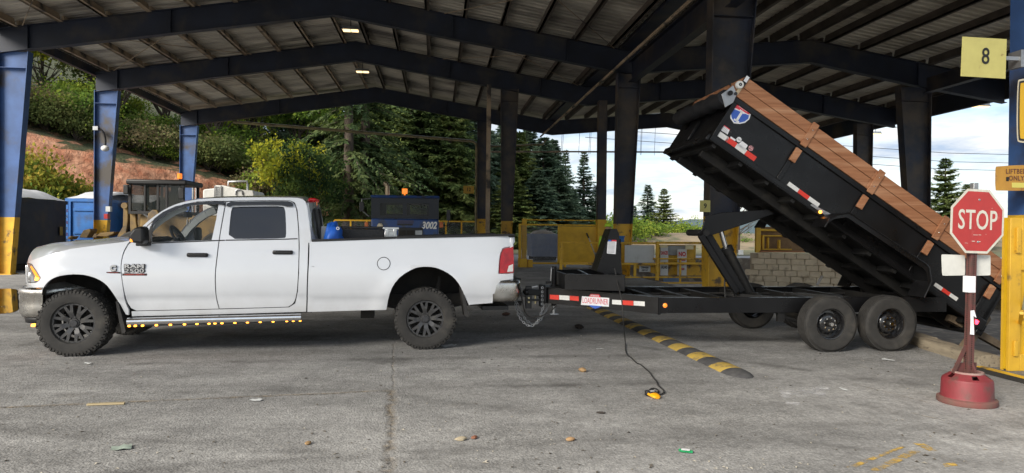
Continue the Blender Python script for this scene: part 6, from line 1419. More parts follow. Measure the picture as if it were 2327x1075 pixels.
# broom and bucket against the gate panel
p = yp(1360, 600, 28.5); bk = empty('bucket', 'grey metal bucket standing on a ledge before the yellow gate panel', 'bucket', (p.x, 28.5, yp(1360, 607, 28.5).z)); mb = MB(); hb = yp(1360, 575, 28.5).z - bk.location.z; mb.lathe([(0, 0), (.13, 0), (.17, hb), (.155, hb), (.12, .02)], n=18, axis='z'); mb.build('pail', M['grey_metal'], bk); mb = MB(); mb.tube([(.16 * math.cos(a), 0, hb + .06 * math.sin(a)) for a in [i / 8 * math.pi for i in range(9)]], .008, 6); mb.build('bail', M['grey_metal'], bk)
mb = MB(); zz_ = bk.location.z; mb.box(-.35, .35, -.2, .3, -zz_, -.005); lg_ = mb.build('concrete_block', mat('grey block', (.3, .29, .27), .9, c2=(.22, .21, .2), scale=5), None, loc=bk.location); tag(lg_, 'grey concrete block carrying the bucket before the gate', 'block')
br = empty('broom', 'long handled broom leaning on the yellow gate panel', 'broom', (0, 0, 0)); a, b, c = yp(1333, 530, 29.9), yp(1338, 541, 29.8), yp(1351, 577, 29.5); d = a + (c - a) * 1.75
mb = MB(); mb.cyl(a, b, .035, 8); mb.build('grip', M['black_steel'], br); mb = MB(); mb.cyl(b, d, .025, 8); mb.build('handle', mat('pale broom handle', (.5, .45, .36), .6), br); mb = MB(); mb.beam(d + Vector((-.2, 0, 0)), d + Vector((.2, 0, 0)), .08, .12); mb.build('head', M['under'], br)
a = yp(1411, 536, RY + 1.2); b = yp(1418, 549, RY + 1.2); bb = empty('blue_box', 'small blue lidded box on a short post behind the black stand', 'box', ((a.x + b.x) / 2 - .05, RY + 1.3, 0)); mb = MB(); mb.box(-.12, .12, -.1, .1, b.z - .05, a.z - .05); mb.build('body', M['box_blue'], bb, bevel=.02); mb = MB(); mb.box(-.14, .14, -.12, .12, a.z - .05, a.z); mb.build('lid', M['box_blue'], bb, bevel=.01); mb = MB(); mb.box(-.03, .03, -.03, .03, 0, b.z - .05); mb.build('post', M['steel_dark'], bb)
# --- concrete block wall and yellow cabin beyond the pit
M['block'] = mat('sunlit concrete block', (.64, .53, .38), .9, c2=(.76, .65, .48), scale=2.4, c3=(.40, .32, .22), s3=3.0, lo3=.55, hi3=.7, bump=.5, bscale=9)  # sunlight on the wall put into the warm pale base colour
WY = 26.5; a = yp(1722, 574, WY); b = yp(1862, 574, WY)
bw_ = empty('block_wall', 'rough tan concrete block wall across the pit', 'wall', (a.x, WY, 0), -.5); rg = random.Random(5)
zw = a.z; z = zw; row = 0; hh = .235
while z > -PD + .01:
    z1 = max(-PD, z - hh); x = -.25 * (row % 2) - (.0 if row < 2 else .08 * row); xe_ = b.x - a.x + .5
    while x < xe_:
        w = .42 + .12 * rg.random(); mb = MB(); d = rg.uniform(-.045, .03); jit = lambda: rg.uniform(-.018, .018)
        P = [(x + .003 + jit() * .3, d + jit(), z1 + .003), (x + w - .003, d + jit(), z1 + .003), (x + w - .008, .5, z1 + .003), (x + .008, .5, z1 + .003), (x + .012, d + jit(), z - .002 + jit() * .5), (x + w - .012, d + jit(), z - .002), (x + w - .012, .5, z - .002), (x + .012, .5, z - .002)]
        mb.add(P, [(0, 3, 2, 1), (4, 5, 6, 7), (0, 1, 5, 4), (1, 2, 6, 5), (2, 3, 7, 6), (3, 0, 4, 7)]); mb.build('block', M['block'], bw_, bevel=.02); x += w
    z = z1; row += 1
mb = MB(); mb.box(-.3, b.x - a.x + .6, .12, .45, -PD, zw - .03); mb.build('mortar', mat('dark mortar', (.46, .38, .28), .95), bw_)
yc = empty('yellow_cabin', 'yellow framed operator cabin standing on the block wall', 'cabin', (a.x, WY + .1, 0))
for px0, py0, px1, py1 in ((1719, 512, 1729, 574), (1733, 536, 1737, 567), (1745, 540, 1748, 567), (1770, 545, 1774, 568), (1733, 534, 1800, 538), (1733, 565, 1800, 568.5), (1729, 520, 1800, 526)): gpart('frame_bar', px0, py0, px1, py1, 0, .14, 'yellow', None, yc, WY + .1)
M['cabin_brown'] = mat('brown cabin wall', (.30, .19, .09), .8, c2=(.20, .12, .06), scale=4)
gpart('cabin_panel', 1729, 515, 1850, 574, .3, .34, 'cabin_brown', None, yc, WY + .1, 0); gpart('sill_plank', 1726, 569.5, 1850, 574, -.05, .25, 'plank', None, yc, WY + .1)
p = yp(1683, 568, 48); sg = empty('small_sign', 'small blank white sign on a thin post beyond the pit', 'sign', (p.x, 48, 0)); a, b = yp(1678, 568, 48), yp(1689, 579, 48); mb = MB(); mb.box(a.x - p.x, b.x - p.x, -.02, 0, b.z, a.z); mb.build('panel', M['white_plain'], sg); mb = MB(); mb.cyl((0, .02, 0), (0, .02, a.z), .03, 6); mb.build('post', M['grey_metal'], sg)
# gravel bank and far slope on the right
def bank(name, pts, m, kind='structure'):
    mb = MB(); mb.grid(pts); return tag(mb.build(name, m, smooth=True), kind=kind)
M['dry_bank'] = mat('dry brown bank', (.17, .125, .08), .95, c2=(.23, .18, .11), scale=.5, c3=(.08, .085, .04), s3=.4, bump=.4, bscale=3)
rows = []
for i in range(25):
    x = 14 + i * 6; rows.append([(x, 62 + j * 3, -.05 + 1.6 * min(1, j / 3) + .25 * mnoise.noise(Vector((x * .1, j * .6, 0)))) for j in range(8)])
bank('earth_bank', rows, M['dry_bank'])
mb = MB(); mb.add([(-900, 46, .02), (900, 46, .02), (900, 1700, .02), (-900, 1700, .02)], [(0, 1, 2, 3)])
tag(mb.build('grass_field', mat('dull grass', (.075, .085, .035), .95, c2=(.12, .11, .05), scale=.06, bump=.3, bscale=2)), kind='structure')
rows = []
for i in range(60):
    x = -700 + i * 30; rows.append([(x, 900 + j * 60, (j / 4) * (28 + 26 * mnoise.noise(Vector((x * .004, 3, 1))) + 9 * mnoise.noise(Vector((x * .02, 5, 1))))) for j in range(5)])
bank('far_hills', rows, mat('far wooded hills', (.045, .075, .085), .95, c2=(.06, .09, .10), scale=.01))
# --- hillside on the left
HP0, HP1 = Vector((-44, 22.5, 0)), Vector((3, 66.5, 0)); hd = (HP1 - HP0); HL = hd.length; hd.normalize(); hn = Vector((-hd.y, hd.x, 0))
def bankH(s):
    P = [(-.4, 7.6), (.45, 8.0), (.58, 6.3), (.70, 5.2), (.85, 3.2), (1.0, .8), (1.1, .0)]
    return itp(P, s)
def hillz(s, t):
    H = bankH(s); e = .62 * H + .01
    if t < e: z = H * (math.sin((t / e) * math.pi / 2) ** .85)
    else: z = H + (t - e) * .36 * min(1, max(0, (1.15 - s) * 3)) - .004 * max(0, t - 20) ** 2 * 0
    return z
def hillp(s, t):
    p = HP0 + hd * HL * s + hn * t; H = hillz(s, t); nz = mnoise.noise(Vector((p.x * .35, p.y * .35, H * .5))) * .45 + mnoise.noise(Vector((p.x * 1.1, p.y * 1.1, H * 1.3))) * .22
    return Vector((p.x + nz * hn.x * -1, p.y + nz * hn.y * -1, H + nz * .35 - .1))
mb = MB(); rows = []
for i in range(150):
    s = -.35 + 1.5 * i / 149; rows.append([hillp(s, t) for t in [.0, .2, .4, .65, .9, 1.2, 1.5, 1.8, 2.1, 2.4, 2.7, 3.0, 3.4, 3.8, 4.2, 4.7, 5.3, 6, 7, 8.5, 10, 12, 15, 20, 28, 40, 60]])
mb.grid(rows)
def hill_mat():
    m = mat('red clay cut bank', (.46, .17, .085), .95, c2=(.66, .35, .21), scale=1.3, detail=10, c3=(.22, .095, .05), s3=1.4, lo3=.50, hi3=.66, bump=1.0, bscale=2.2, dist=.35)
    n = m.node_tree.nodes; l = m.node_tree.links; b = n['Principled BSDF']; src = b.inputs['Base Color'].links[0].from_socket
    g = n.new('ShaderNodeNewGeometry'); sp = n.new('ShaderNodeSeparateXYZ'); l.new(g.outputs['True Normal'], sp.inputs[0])
    q = n.new('ShaderNodeTexNoise'); q.inputs['Scale'].default_value = .8; l.new(g.outputs['Position'], q.inputs['Vector'])
    ad = n.new('ShaderNodeMath'); ad.operation = 'MULTIPLY_ADD'; l.new(q.outputs['Fac'], ad.inputs[0]); ad.inputs[1].default_value = .35; l.new(sp.outputs[2], ad.inputs[2])
    r = n.new('ShaderNodeMapRange'); l.new(ad.outputs[0], r.inputs[0]); r.inputs[1].default_value = .92; r.inputs[2].default_value = 1.06
    x = n.new('ShaderNodeMix'); x.data_type = 'RGBA'; l.new(r.outputs[0], x.inputs[0]); l.new(src, x.inputs[6]); x.inputs[7].default_value = (.060, .068, .026, 1); l.new(x.outputs[2], b.inputs['Base Color']); return m
tag(mb.build('clay_hillside', hill_mat(), smooth=True), kind='structure')
# ================================================================ plants
NP = np.random.default_rng(11)
def leaf_mat(name, c1, c2, c3, s=.5, trans=.35, s3=2.5):
    m = bpy.data.materials.new(name); m.use_nodes = True; n = m.node_tree.nodes; l = m.node_tree.links; n.clear()
    g = n.new('ShaderNodeNewGeometry'); oi = n.new('ShaderNodeObjectInfo')
    def nz(sc):
        q = n.new('ShaderNodeTexNoise'); q.inputs['Scale'].default_value = sc; q.inputs['Detail'].default_value = 4; l.new(g.outputs['Position'], q.inputs['Vector']); return q.outputs['Fac']
    r = n.new('ShaderNodeValToRGB'); e = r.color_ramp.elements; e[0].position = .34; e[0].color = (*c1, 1); e[1].position = .66; e[1].color = (*c3, 1); k = e.new(.5); k.color = (*c2, 1)
    a = n.new('ShaderNodeMath'); a.operation = 'MULTIPLY_ADD'; l.new(oi.outputs['Random'], a.inputs[0]); a.inputs[1].default_value = .14; l.new(nz(s), a.inputs[2])
    b0 = n.new('ShaderNodeMath'); b0.operation = 'MULTIPLY_ADD'; l.new(g.outputs['Random Per Island'], b0.inputs[0]); b0.inputs[1].default_value = .20; l.new(a.outputs[0], b0.inputs[2])
    sb = n.new('ShaderNodeMath'); sb.operation = 'SUBTRACT'; l.new(b0.outputs[0], sb.inputs[0]); sb.inputs[1].default_value = .17; l.new(sb.outputs[0], r.inputs[0])
    d = n.new('ShaderNodeBsdfDiffuse'); t = n.new('ShaderNodeBsdfTranslucent'); l.new(r.outputs[0], d.inputs[0]); l.new(r.outputs[0], t.inputs[0])
    mx_ = n.new('ShaderNodeMixShader'); mx_.inputs[0].default_value = trans; l.new(d.outputs[0], mx_.inputs[1]); l.new(t.outputs[0], mx_.inputs[2]); o = n.new('ShaderNodeOutputMaterial'); l.new(mx_.outputs[0], o.inputs[0]); return m
L_fir = leaf_mat('fir needles', (0.055, 0.090, 0.042), (0.100, 0.145, 0.060), (0.155, 0.195, 0.078), .6, .40)
L_firl = leaf_mat('light fir needles', (0.070, 0.105, 0.040), (0.124, 0.171, 0.056), (0.194, 0.225, 0.074), .5, .3)
L_firb = leaf_mat('blue green fir needles', (.075, .122, .085), (.115, .170, .112), (.150, .205, .135), .5, .42)
L_shr = leaf_mat('olive shrub leaves', (0.078, 0.101, 0.037), (0.132, 0.163, 0.054), (0.194, 0.186, 0.070), .45, .35)
L_dry = leaf_mat('dry brown scrub', (0.120, 0.099, 0.054), (0.184, 0.147, 0.080), (0.136, 0.152, 0.061), .5, .3)
L_grn = leaf_mat('fresh green leaves', (0.083, 0.143, 0.033), (0.158, 0.247, 0.045), (0.300, 0.352, 0.053), .4, .45)
L_yel = leaf_mat('yellow green leaves', (0.115, 0.161, 0.025), (0.253, 0.287, 0.034), (0.400, 0.380, 0.040), .5, .5)
L_aut = leaf_mat('autumn tinged leaves', (0.098, 0.161, 0.034), (0.241, 0.253, 0.040), (0.400, 0.287, 0.057), .9, .4)
BARK = mat('dark fir bark', (.050, .038, .030), .95, c2=(.085, .066, .050), scale=6, bump=.5, bscale=14, stretch=(3, 3, .6))
def fir_mesh(name, h, rmax, levels, per, z0, droop, m, twigs=12, seed=1, kite=.30, sparse=0.0, taper=.85):
    rg = np.random.default_rng(seed); Q_ = []; branches = []
    for i in range(levels):
        t = (i + rg.random() * .8) / levels; z = z0 + (h - z0) * t; L0 = rmax * ((1 - t) ** taper) * (.35 + .65 * min(1, (t + .12) * 3.0)) + .12
        for k in range(per):
            if rg.random() < sparse: continue
            az = rg.random() * 2 * math.pi; L = L0 * rg.uniform(.62, 1.12); dr = droop * rg.uniform(.6, 1.4) * (1 - .55 * t); up = .42 * t - .05
            d = np.array([math.cos(az), math.sin(az), 0]); sd = np.array([-d[1], d[0], 0]); n = max(4, int(twigs * L / rmax + 3)); pts = []
            for j in range(n + 1):
                u = j / n; pts.append(np.array([0, 0, z]) + d * L * u + np.array([0, 0, 1.0]) * (up * L * u - dr * L * u ** 1.6 + .10 * L * max(0, u - .7)))
            branches.append((pts[0], pts[n // 2], pts[-1], L))
            for j in range(1, n + 1):
                p = pts[j]; u = j / n; ax = pts[j] - pts[j - 1]; ax = ax / (np.linalg.norm(ax) + 1e-9)
                tl = kite * (1.15 - .55 * u) * (.55 + .45 * L / rmax) * 2.0
                for s in (-1, 1, 0):
                    dirn = ax * rg.uniform(.45, .9) + sd * s * rg.uniform(.7, 1.1) + np.array([0, 0, -rg.uniform(.10, .60)]) if s else ax + np.array([0, 0, -rg.uniform(.0, .3)]); dirn = dirn / np.linalg.norm(dirn)
                    for q in range(2):
                        dd = dirn + rg.normal(0, .22, 3); dd /= np.linalg.norm(dd); w = np.cross(dd, np.array([rg.normal(0, .5), rg.normal(0, .5), 1.0])); w /= (np.linalg.norm(w) + 1e-9)
                        l_ = tl * rg.uniform(.6, 1.15); ww = l_ * rg.uniform(.13, .24); b = p + rg.normal(0, .04, 3)
                        Q_ += [b, b + dd * l_ * .45 + w * ww, b + dd * l_, b + dd * l_ * .5 - w * ww]
    me = np_mesh(name, np.array(Q_), 4, m)
    mb = MB(); mb.tube([(0, 0, -.3), (.05, 0, h * .3), (-.03, .04, h * .65), (0, 0, h * .98)], [h * .017 + .06, h * .013 + .04, h * .008 + .02, .015], 9)
    for a, b, c, L in branches[::2]:
        if L > rmax * .3: mb.tube([tuple(a), tuple(b), tuple(c)], [.012 + L * .009, .01 + L * .005, .006], 4, False)
    return me, mb.mesh('trunk', BARK, True)
def leafy_mesh(name, rx, ry, rz, z0, clusters, per, leaf, m, seed, trunk=True, crad=.55, shell=.75):
    rg = np.random.default_rng(seed); Q_ = []; limbs = []
    for c in range(clusters):
        v = rg.normal(0, 1, 3); v /= np.linalg.norm(v); v[2] = abs(v[2]) * .95 - .25 if v[2] < 0 else v[2]
        rr = rg.uniform(shell, 1.0) ** .7 if rg.random() < .8 else rg.uniform(.3, .8)
        lump = 1 + .55 * mnoise.noise(Vector(v * 1.7) + Vector((seed, 2, 5))); ce = np.array([v[0] * rx, v[1] * ry, v[2] * rz]) * rr * lump + np.array([0, 0, z0]); limbs.append(ce)
        k = int(per * rg.uniform(.5, 1.4)); o = rg.normal(0, crad * .5, (k, 3)) * np.array([1, 1, .72])
        for q in range(k):
            p = ce + o[q]; dd = o[q] / (np.linalg.norm(o[q]) + 1e-6) + rg.normal(0, .7, 3) + np.array([0, 0, -.25]); dd /= np.linalg.norm(dd); w = np.cross(dd, rg.normal(0, 1, 3)); w /= (np.linalg.norm(w) + 1e-9); l_ = leaf * rg.uniform(.6, 1.4); ww = l_ * .36
            Q_ += [p, p + dd * l_ * .5 + w * ww, p + dd * l_, p + dd * l_ * .5 - w * ww]
    me = np_mesh(name, np.array(Q_), 4, m); mb = MB()
    mb.tube([(0, 0, -.3), (.04, .02, z0 * .5), (0, 0, z0 + rz * .2)], [.05 + .035 * z0, .04 + .025 * z0, .03], 8)
    for ce in limbs[::max(1, clusters // 16)]: mb.tube([(0, 0, z0 * rnd.uniform(.25, .9)), tuple(ce * .55 + np.array([0, 0, z0 * .2])), tuple(ce)], [.035 + .012 * z0, .03, .012], 5, False)
    return me, mb.mesh('trunk', BARK, True)
def plant(kind, meshes, loc, sc, rz, label, cat, group=None, sx=None):
    o = empty(kind, label, cat, loc, rz, group); sx = sx or sc; o.scale = (sx, sx, sc)
    link('crown', meshes[0], o); link('trunk', meshes[1], o); return o
firA = fir_mesh('fir_crown', 24, 6.4, 44, 6, 2.6, .55, L_fir, 15, 1, .34, .30, .75)
firB = fir_mesh('fir_crown', 24, 5.6, 44, 6, 3.0, .60, L_fir, 14, 2, .34, .30, .75)
firC = fir_mesh('fir_crown', 15, 3.9, 50, 9, .6, .34, L_firb, 11, 3, .46)
firD = fir_mesh('fir_crown', 15, 3.6, 50, 9, .5, .32, L_firl, 11, 4, .46)
firE = fir_mesh('fir_crown', 12, 2.5, 38, 7, .8, .18, L_firb, 9, 5, .34, .10, 1.0)
firF = fir_mesh('fir_crown', 9, 2.6, 34, 8, .5, .08, L_firl, 10, 6, .30, .08, .9)
shrA = leafy_mesh('shrub_crown', 1.6, 1.6, 1.3, 1.0, 46, 46, .17, L_shr, 21); shrB = leafy_mesh('shrub_crown', 1.9, 1.7, 1.1, .9, 48, 44, .16, L_dry, 22); shrC = leafy_mesh('shrub_crown', 1.5, 1.6, 1.7, 1.3, 50, 46, .17, L_grn, 23)
shrD = leafy_mesh('shrub_crown', 1.9, 1.6, 1.5, 1.3, 75, 95, .125, L_aut, 24, crad=.5)
treA = leafy_mesh('tree_crown', 2.6, 2.6, 3.0, 4.4, 100, 56, .20, L_grn, 25); treB = leafy_mesh('tree_crown', 2.7, 2.4, 2.7, 4.2, 62, 50, .21, L_yel, 26, crad=.5, shell=.5); treC = leafy_mesh('tree_crown', 3.0, 2.8, 3.2, 4.6, 90, 52, .22, L_shr, 27)
dark_dec = leafy_mesh('tree_crown', 2.9, 2.6, 2.6, 4.0, 84, 54, .20, leaf_mat('deep green leaves', (.030, .056, .026), (.062, .105, .034), (.12, .17, .042), .6, .4), 28)
def at_px(px, Y): p = yp(px, 530, Y); return Vector((p.x, Y, 0))
# the two big firs and those round them
def seen(p):
    """photo column (px) of a world point"""
    c = CAM_M.transposed() @ (Vector(p) - Vector((0, 0, CAM_H))); return 1163.5 - CAM_F * c.x / c.z
NTH = ['first', 'second', 'third', 'fourth', 'fifth', 'sixth', 'seventh', 'eighth', 'ninth', 'tenth', 'eleventh', 'twelfth', 'thirteenth']
plant('fir_tree', firA, at_px(790, 50), 1.0, .3, 'tall dark fir with bare lower trunk, left one of the pair behind the blue truck', 'fir tree')
plant('fir_tree', firB, at_px(829, 52.5), 1.04, 1.9, 'tall dark fir, right one of the pair of trunks behind the blue truck', 'fir tree')
G1 = 'firs in the dense stand right of the big pair'; G2 = 'firs standing far behind the big pair'
for i, (px, Y, sc, ms, sx) in enumerate(((560, 74, 1.35, firC, 1.2), (640, 72, 1.2, firC, 1.1), (690, 66, 1.15, firC, 1.1), (740, 70, 1.25, firC, 1.2), (850, 75, 1.5, firC, 1.3), (880, 63, 1.25, firD, 1.25), (910, 78, 1.35, firC, 1.3), (935, 60, 1.15, firD, 1.25), (985, 64, 1.2, firC, 1.2), (1020, 60, 1.12, firD, 1.15), (1060, 66, 1.15, firC, 1.15))):
    plant('fir_tree', ms, at_px(px, Y), sc, rnd.uniform(0, 6), ('pale green' if ms is firD else 'blue green') + ' bushy fir in the crowd behind the big pair, %s from the left' % NTH[i], 'fir tree', G2, sx)
for i, (px, Y, ty, ms, sx) in enumerate(((1110, 72, 296, firC, 1.2), (1145, 76, 270, firC, 1.35), (1160, 60, 372, firD, .9), (1178, 70, 300, firD, 1.2), (1200, 80, 290, firC, 1.4), (1222, 62, 385, firC, .95), (1232, 74, 312, firC, 1.3), (1255, 84, 318, firC, 1.25), (1268, 68, 390, firC, 1.0))):
    hgt = yp(px, ty, Y).z; plant('fir_tree', ms, at_px(px, Y), hgt / 15.0, rnd.uniform(0, 6), ('pale green' if ms is firD else 'blue green') + ' fir in the dense stand above the yellow gate, %s from the left' % NTH[i], 'fir tree', G1, sx)
for px, Y, ty, ms, h0, lab, kx in ((1284, 92, 343, firE, 12, 'slender pointed fir, left of the two spires beside the dense stand', 1.15), (1326, 88, 347, firE, 12, 'slender pointed fir, right of the two spires beside the dense stand', 1.3), (1352, 90, 422, firE, 12, 'short dark fir just left of the dark steel column', 1.4), (1304, 80, 430, firC, 15, 'low bushy fir under the two slender spires', 1.3), (1471, 98, 421, firE, 12, 'dark pointed fir beside the pale one in the open gap', 1.9), (1508, 82, 430, firF, 9, 'pale yellow green fir with open branches in the gap', 1.45), (1440, 105, 468, firE, 12, 'small distant fir right of the dark steel column', 2.0), (2146, 60, 362, firF, 9, 'pale green fir rising behind the stop sign', 1.45), (2196, 64, 420, firF, 9, 'smaller fir half hidden by the stop sign', 1.5)):
    hgt = yp(px, ty, Y).z; plant('fir_tree', ms, at_px(px, Y), hgt / h0, rnd.uniform(0, 6), lab, 'fir tree', None, hgt / h0 * kx)
# leafy trees
plant('leafy_tree', treB, at_px(650, 46), 1.1, .4, 'bright yellow green leafy tree above the white tank', 'tree', None, 1.0); plant('leafy_tree', dark_dec, at_px(705, 45), 1.0, 1.0, 'dark green leafy tree beside the bright yellow green one', 'tree', None, .85)
plant('leafy_tree', dark_dec, at_px(672, 43.5), .62, 2.6, 'low dark leafy tree under the yellow green crown', 'tree')
tr_ = [(.05, 15, treA, 1.4), (.10, 13, treA, 1.4), (.15, 18, treC, 1.5), (.20, 13, treA, 1.35), (.25, 20, treC, 1.5), (.30, 15, treC, 1.3), (.35, 22, treC, 1.6), (.38, 13, treA, 1.25), (.44, 12, treC, 1.3), (.46, 20, treC, 1.6), (.50, 12, treB, 1.0), (.56, 9, treC, 1.15), (.58, 18, treA, 1.6), (.62, 10, treA, 1.2), (.67, 8, treC, 1.1), (.70, 17, treC, 1.6), (.73, 9, treA, 1.2), (.79, 8, treA, 1.3), (.86, 9, treA, 1.3)]
WHERE = ((60, 'left of first blue column'), (225, 'between first and second blue columns'), (415, 'between second and third blue columns'), (9999, 'right of third blue column'))
def where(px): return next(w for x, w in WHERE if px < x)
for s, t, ms, sc in tr_:
    p = hillp(s, t); w = where(seen(p)); kn = {id(treA): 'fresh green', id(treB): 'yellow green', id(treC): 'olive green'}[id(ms)]
    plant('leafy_tree', ms, p, sc, rnd.uniform(0, 6), '%s leafy tree on top of the clay bank, %s' % (kn, w), 'tree', '%s trees on the bank %s' % (kn, w))
rg = random.Random(4); KN = {id(shrA): 'olive', id(shrB): 'dry brown', id(shrC): 'fresh green'}
for i in range(172):
    s = rg.uniform(.04, .92); e = .62 * bankH(s); dt = rg.choice((.7, .9, 1.3, 1.8, 2.6, 3.4, 4.4, 5.6, 7.2, 9.0, 11.0, 13.5)); t = e + dt + rg.uniform(-.2, .7); ms = rg.choice((shrA, shrA, shrB, shrB, shrC)) if t < e + 3 else rg.choice((shrA, shrC, shrC, shrA))
    p = hillp(s, t) - Vector((0, 0, .25)); w = where(seen(p)); hi = 'high' if dt > 3 else 'on brow'
    plant('hillside_shrub', ms, p, rg.uniform(.7, 1.25), rg.uniform(0, 6), '%s shrub %s, clay bank %s' % (KN[id(ms)], hi, w), 'shrub', '%s shrubs %s, clay bank %s' % (KN[id(ms)], hi, w), None)
for i in range(22):
    s = rg.uniform(.66, .98); t = rg.uniform(.2, 3.0); ms = rg.choice((shrA, shrB, shrC)); plant('hillside_shrub', ms, hillp(s, t) - Vector((0, 0, .2)), rg.uniform(.7, 1.3), rg.uniform(0, 6), '%s shrub at the foot of the low end of the bank' % KN[id(ms)], 'shrub', '%s shrubs at the foot of the bank' % KN[id(ms)])
for i, (px, Y, ty, sx) in enumerate(((30, 33, 345, 1.3), (60, 34, 350, 1.25), (105, 35, 372, 1.25), (150, 36, 395, 1.15), (192, 37, 425, .95))):
    hgt = yp(px, ty, Y).z; plant('bush', shrD, at_px(px, Y), hgt / 3.0, rg.uniform(0, 6), 'yellow tinged bush behind the dark tarped container, %s from the left' % NTH[i], 'bush', 'yellow tinged bushes behind the containers', sx)
for i, (px, Y, ty) in enumerate(((1398, 70, 480), (1415, 66, 488), (1425, 72, 500), (1448, 75, 492), (1475, 70, 498), (1530, 78, 503), (1555, 82, 500), (1572, 75, 510), (1595, 76, 508), (1640, 70, 530), (1665, 68, 535), (1700, 72, 530), (1720, 76, 528))):
    hgt = yp(px, ty, Y).z; plant('bush', shrC, at_px(px, Y) + Vector((0, 0, -.2)), hgt / 2.9, rg.uniform(0, 6), 'light green bush beyond the yellow railing, %s from the left' % NTH[i], 'bush', 'light green bushes beyond the railing', 1.3)
# bare tree by the small white sign
mb = MB(); P = at_px(1677, 52); rg2 = random.Random(9)
mb.tube([(0, 0, 0), (.05, 0, 1.5), (0, 0, 3.4)], [.17, .13, .05], 8)
for i in range(26):
    z = 1.4 + rg2.random() * 2.0; a = rg2.uniform(0, 6.28); l_ = rg2.uniform(.7, 1.9); mb.tube([(0, 0, z), (math.cos(a) * l_ * .5, math.sin(a) * l_ * .5, z + l_ * .35), (math.cos(a) * l_, math.sin(a) * l_, z + l_ * rg2.uniform(.3, .7))], [.045, .03, .01], 5, False)
    for j in range(3): q = rg2.uniform(.4, .9); b = a + rg2.uniform(-1, 1); mb.tube([(math.cos(a) * l_ * q, math.sin(a) * l_ * q, z + l_ * .4 * q), (math.cos(a) * l_ * q + math.cos(b) * .5, math.sin(a) * l_ * q + math.sin(b) * .5, z + l_ * .4 * q + .4)], [.016, .005], 4, False)
o = empty('bare_tree', 'small bare brown tree beyond the pit by the small white sign', 'tree', P); mb.build('trunk', BARK, o)
# ================================================================ things near the camera
# --- stop sign on a brake drum
b0 = gp(2197, 915); SB = Vector((b0.x, b0.y, 0)); sY = SB.y
ss = empty('stop_sign', 'red STOP sign on a rusty perforated post stuck in a red drum', 'stop sign', SB)
pw = lambda px, py, dy=0: (lambda p: (p.x - SB.x, p.z))(yp(px, py, sY + dy))
M['sign_face'] = mat('faded red sign face', (.44, .035, .032), .42, c2=(.37, .03, .028), scale=5, c3=(.52, .10, .085), s3=7, lo3=.62, hi3=.75)
M['sign_white'] = mat('aged sign white', (.62, .60, .52), .45, c2=(.52, .50, .43), scale=14)
M['post_rust'] = mat('maroon rusty post', (.11, .032, .030), .7, c2=(.075, .035, .028), scale=12, c3=(.05, .035, .028), s3=9, lo3=.55, hi3=.7, bump=.1, bscale=60)
M['drum_red'] = mat('worn red drum paint', (.20, .022, .030), .6, c2=(.14, .025, .026), scale=6, c3=(.075, .048, .040), s3=4.5, lo3=.52, hi3=.66, bump=.15, bscale=40)
M['drum_rim'] = mat('dusty drum flange', (.17, .055, .050), .8, c2=(.13, .075, .06), scale=8)
cpt = pw(2219.5, 503, -.04); hS = (pw(2219, 430.5, -.04)[1] - pw(2219, 576, -.04)[1]) / 2; rO = hS / math.cos(R(22.5)); yF = 0.0; tS = R(6)
octa = [(rO * math.cos(R(22.5 + 45 * i)), rO * math.sin(R(22.5 + 45 * i))) for i in range(8)]
mb = MB(); mb.prism([(x, 0, z) for x, z in octa], (0, .003, 0)); sp_ = mb.build('sign_plate', M['sign_white'], ss); sp_.location = (cpt[0], -.05, cpt[1]); sp_.rotation_euler = (0, R(1.5), tS)
mb = MB(); mb.prism([(x * .925, -.0012, z * .925) for x, z in octa], (0, .0008, 0)); mb.build('sign_face', M['sign_face'], sp_)
text('lettering', 'STOP', .262, M['sign_white'], sp_, (0, -.0022, .004), (R(90), 0, 0), .0008, .69, bold=.0025, spacing=1.06)
for z in (.205, -.195): mb = MB(); mb.lathe([(0, -.008), (.008, -.007), (.011, 0)], (.01, -.001, z), 'y', 10); mb.build('bolt', M['grey_metal'], sp_)
mb = MB()
for (x, z, w, h) in ((-.02, -.13, .05, .004), (.03, -.128, .03, .004), (-.04, -.19, .035, .006), (.03, -.192, .02, .006), (-.12, -.21, .035, .003), (.16, .13, .012, .003), (.10, -.12, .008, .003)): mb.cbox((x, -.0022, z), (w, .0006, h))
o = mb.build('scratch', M['sign_white'], sp_); o['kind'] = 'stuff'
mb = MB(); mb.obox((cpt[0] - .01, -.022, cpt[1] + .18), (.03, 0, 0), (0, .022, 0), (0, 0, .02)); mb.obox((cpt[0] - .01, -.022, cpt[1] - .18), (.03, 0, 0), (0, .022, 0), (0, 0, .02)); mb.build('sign_clamp', M['grey_metal'], ss)
zt_ = pw(2214, 416)[1]; zb_s = pw(2200, 846)[1]
xt, xb_ = pw(2212, 500)[0], pw(2200, 840)[0]
mb = MB(); mb.beam((xb_, 0, .10), (xt - .003, 0, zt_ - .10), .062, .062, up=(0, 1, 0)); po = mb.build('post', M['post_rust'], ss, bevel=.004)
mb = MB(); mb.beam((xt + .003, 0, zt_ - .45), (xt + .004, 0, zt_), .05, .05, up=(0, 1, 0)); mb.build('post_top', M['grey_metal'], ss, bevel=.004)
hm = MB()
for i in range(58):
    t = i / 57; z = .33 + (cpt[1] - .25 - .33) * t; x = xb_ + (xt - .003 - xb_) * ((z - .10) / (zt_ - .2)); hm.cyl((x, -.0325, z), (x, -.030, z), .0062, 6); hm.cyl((x - .0325, 0, z), (x - .030, 0, z), .0062, 6)
o = hm.build('post_hole', MATS['dark hole'], po); o['kind'] = 'stuff'
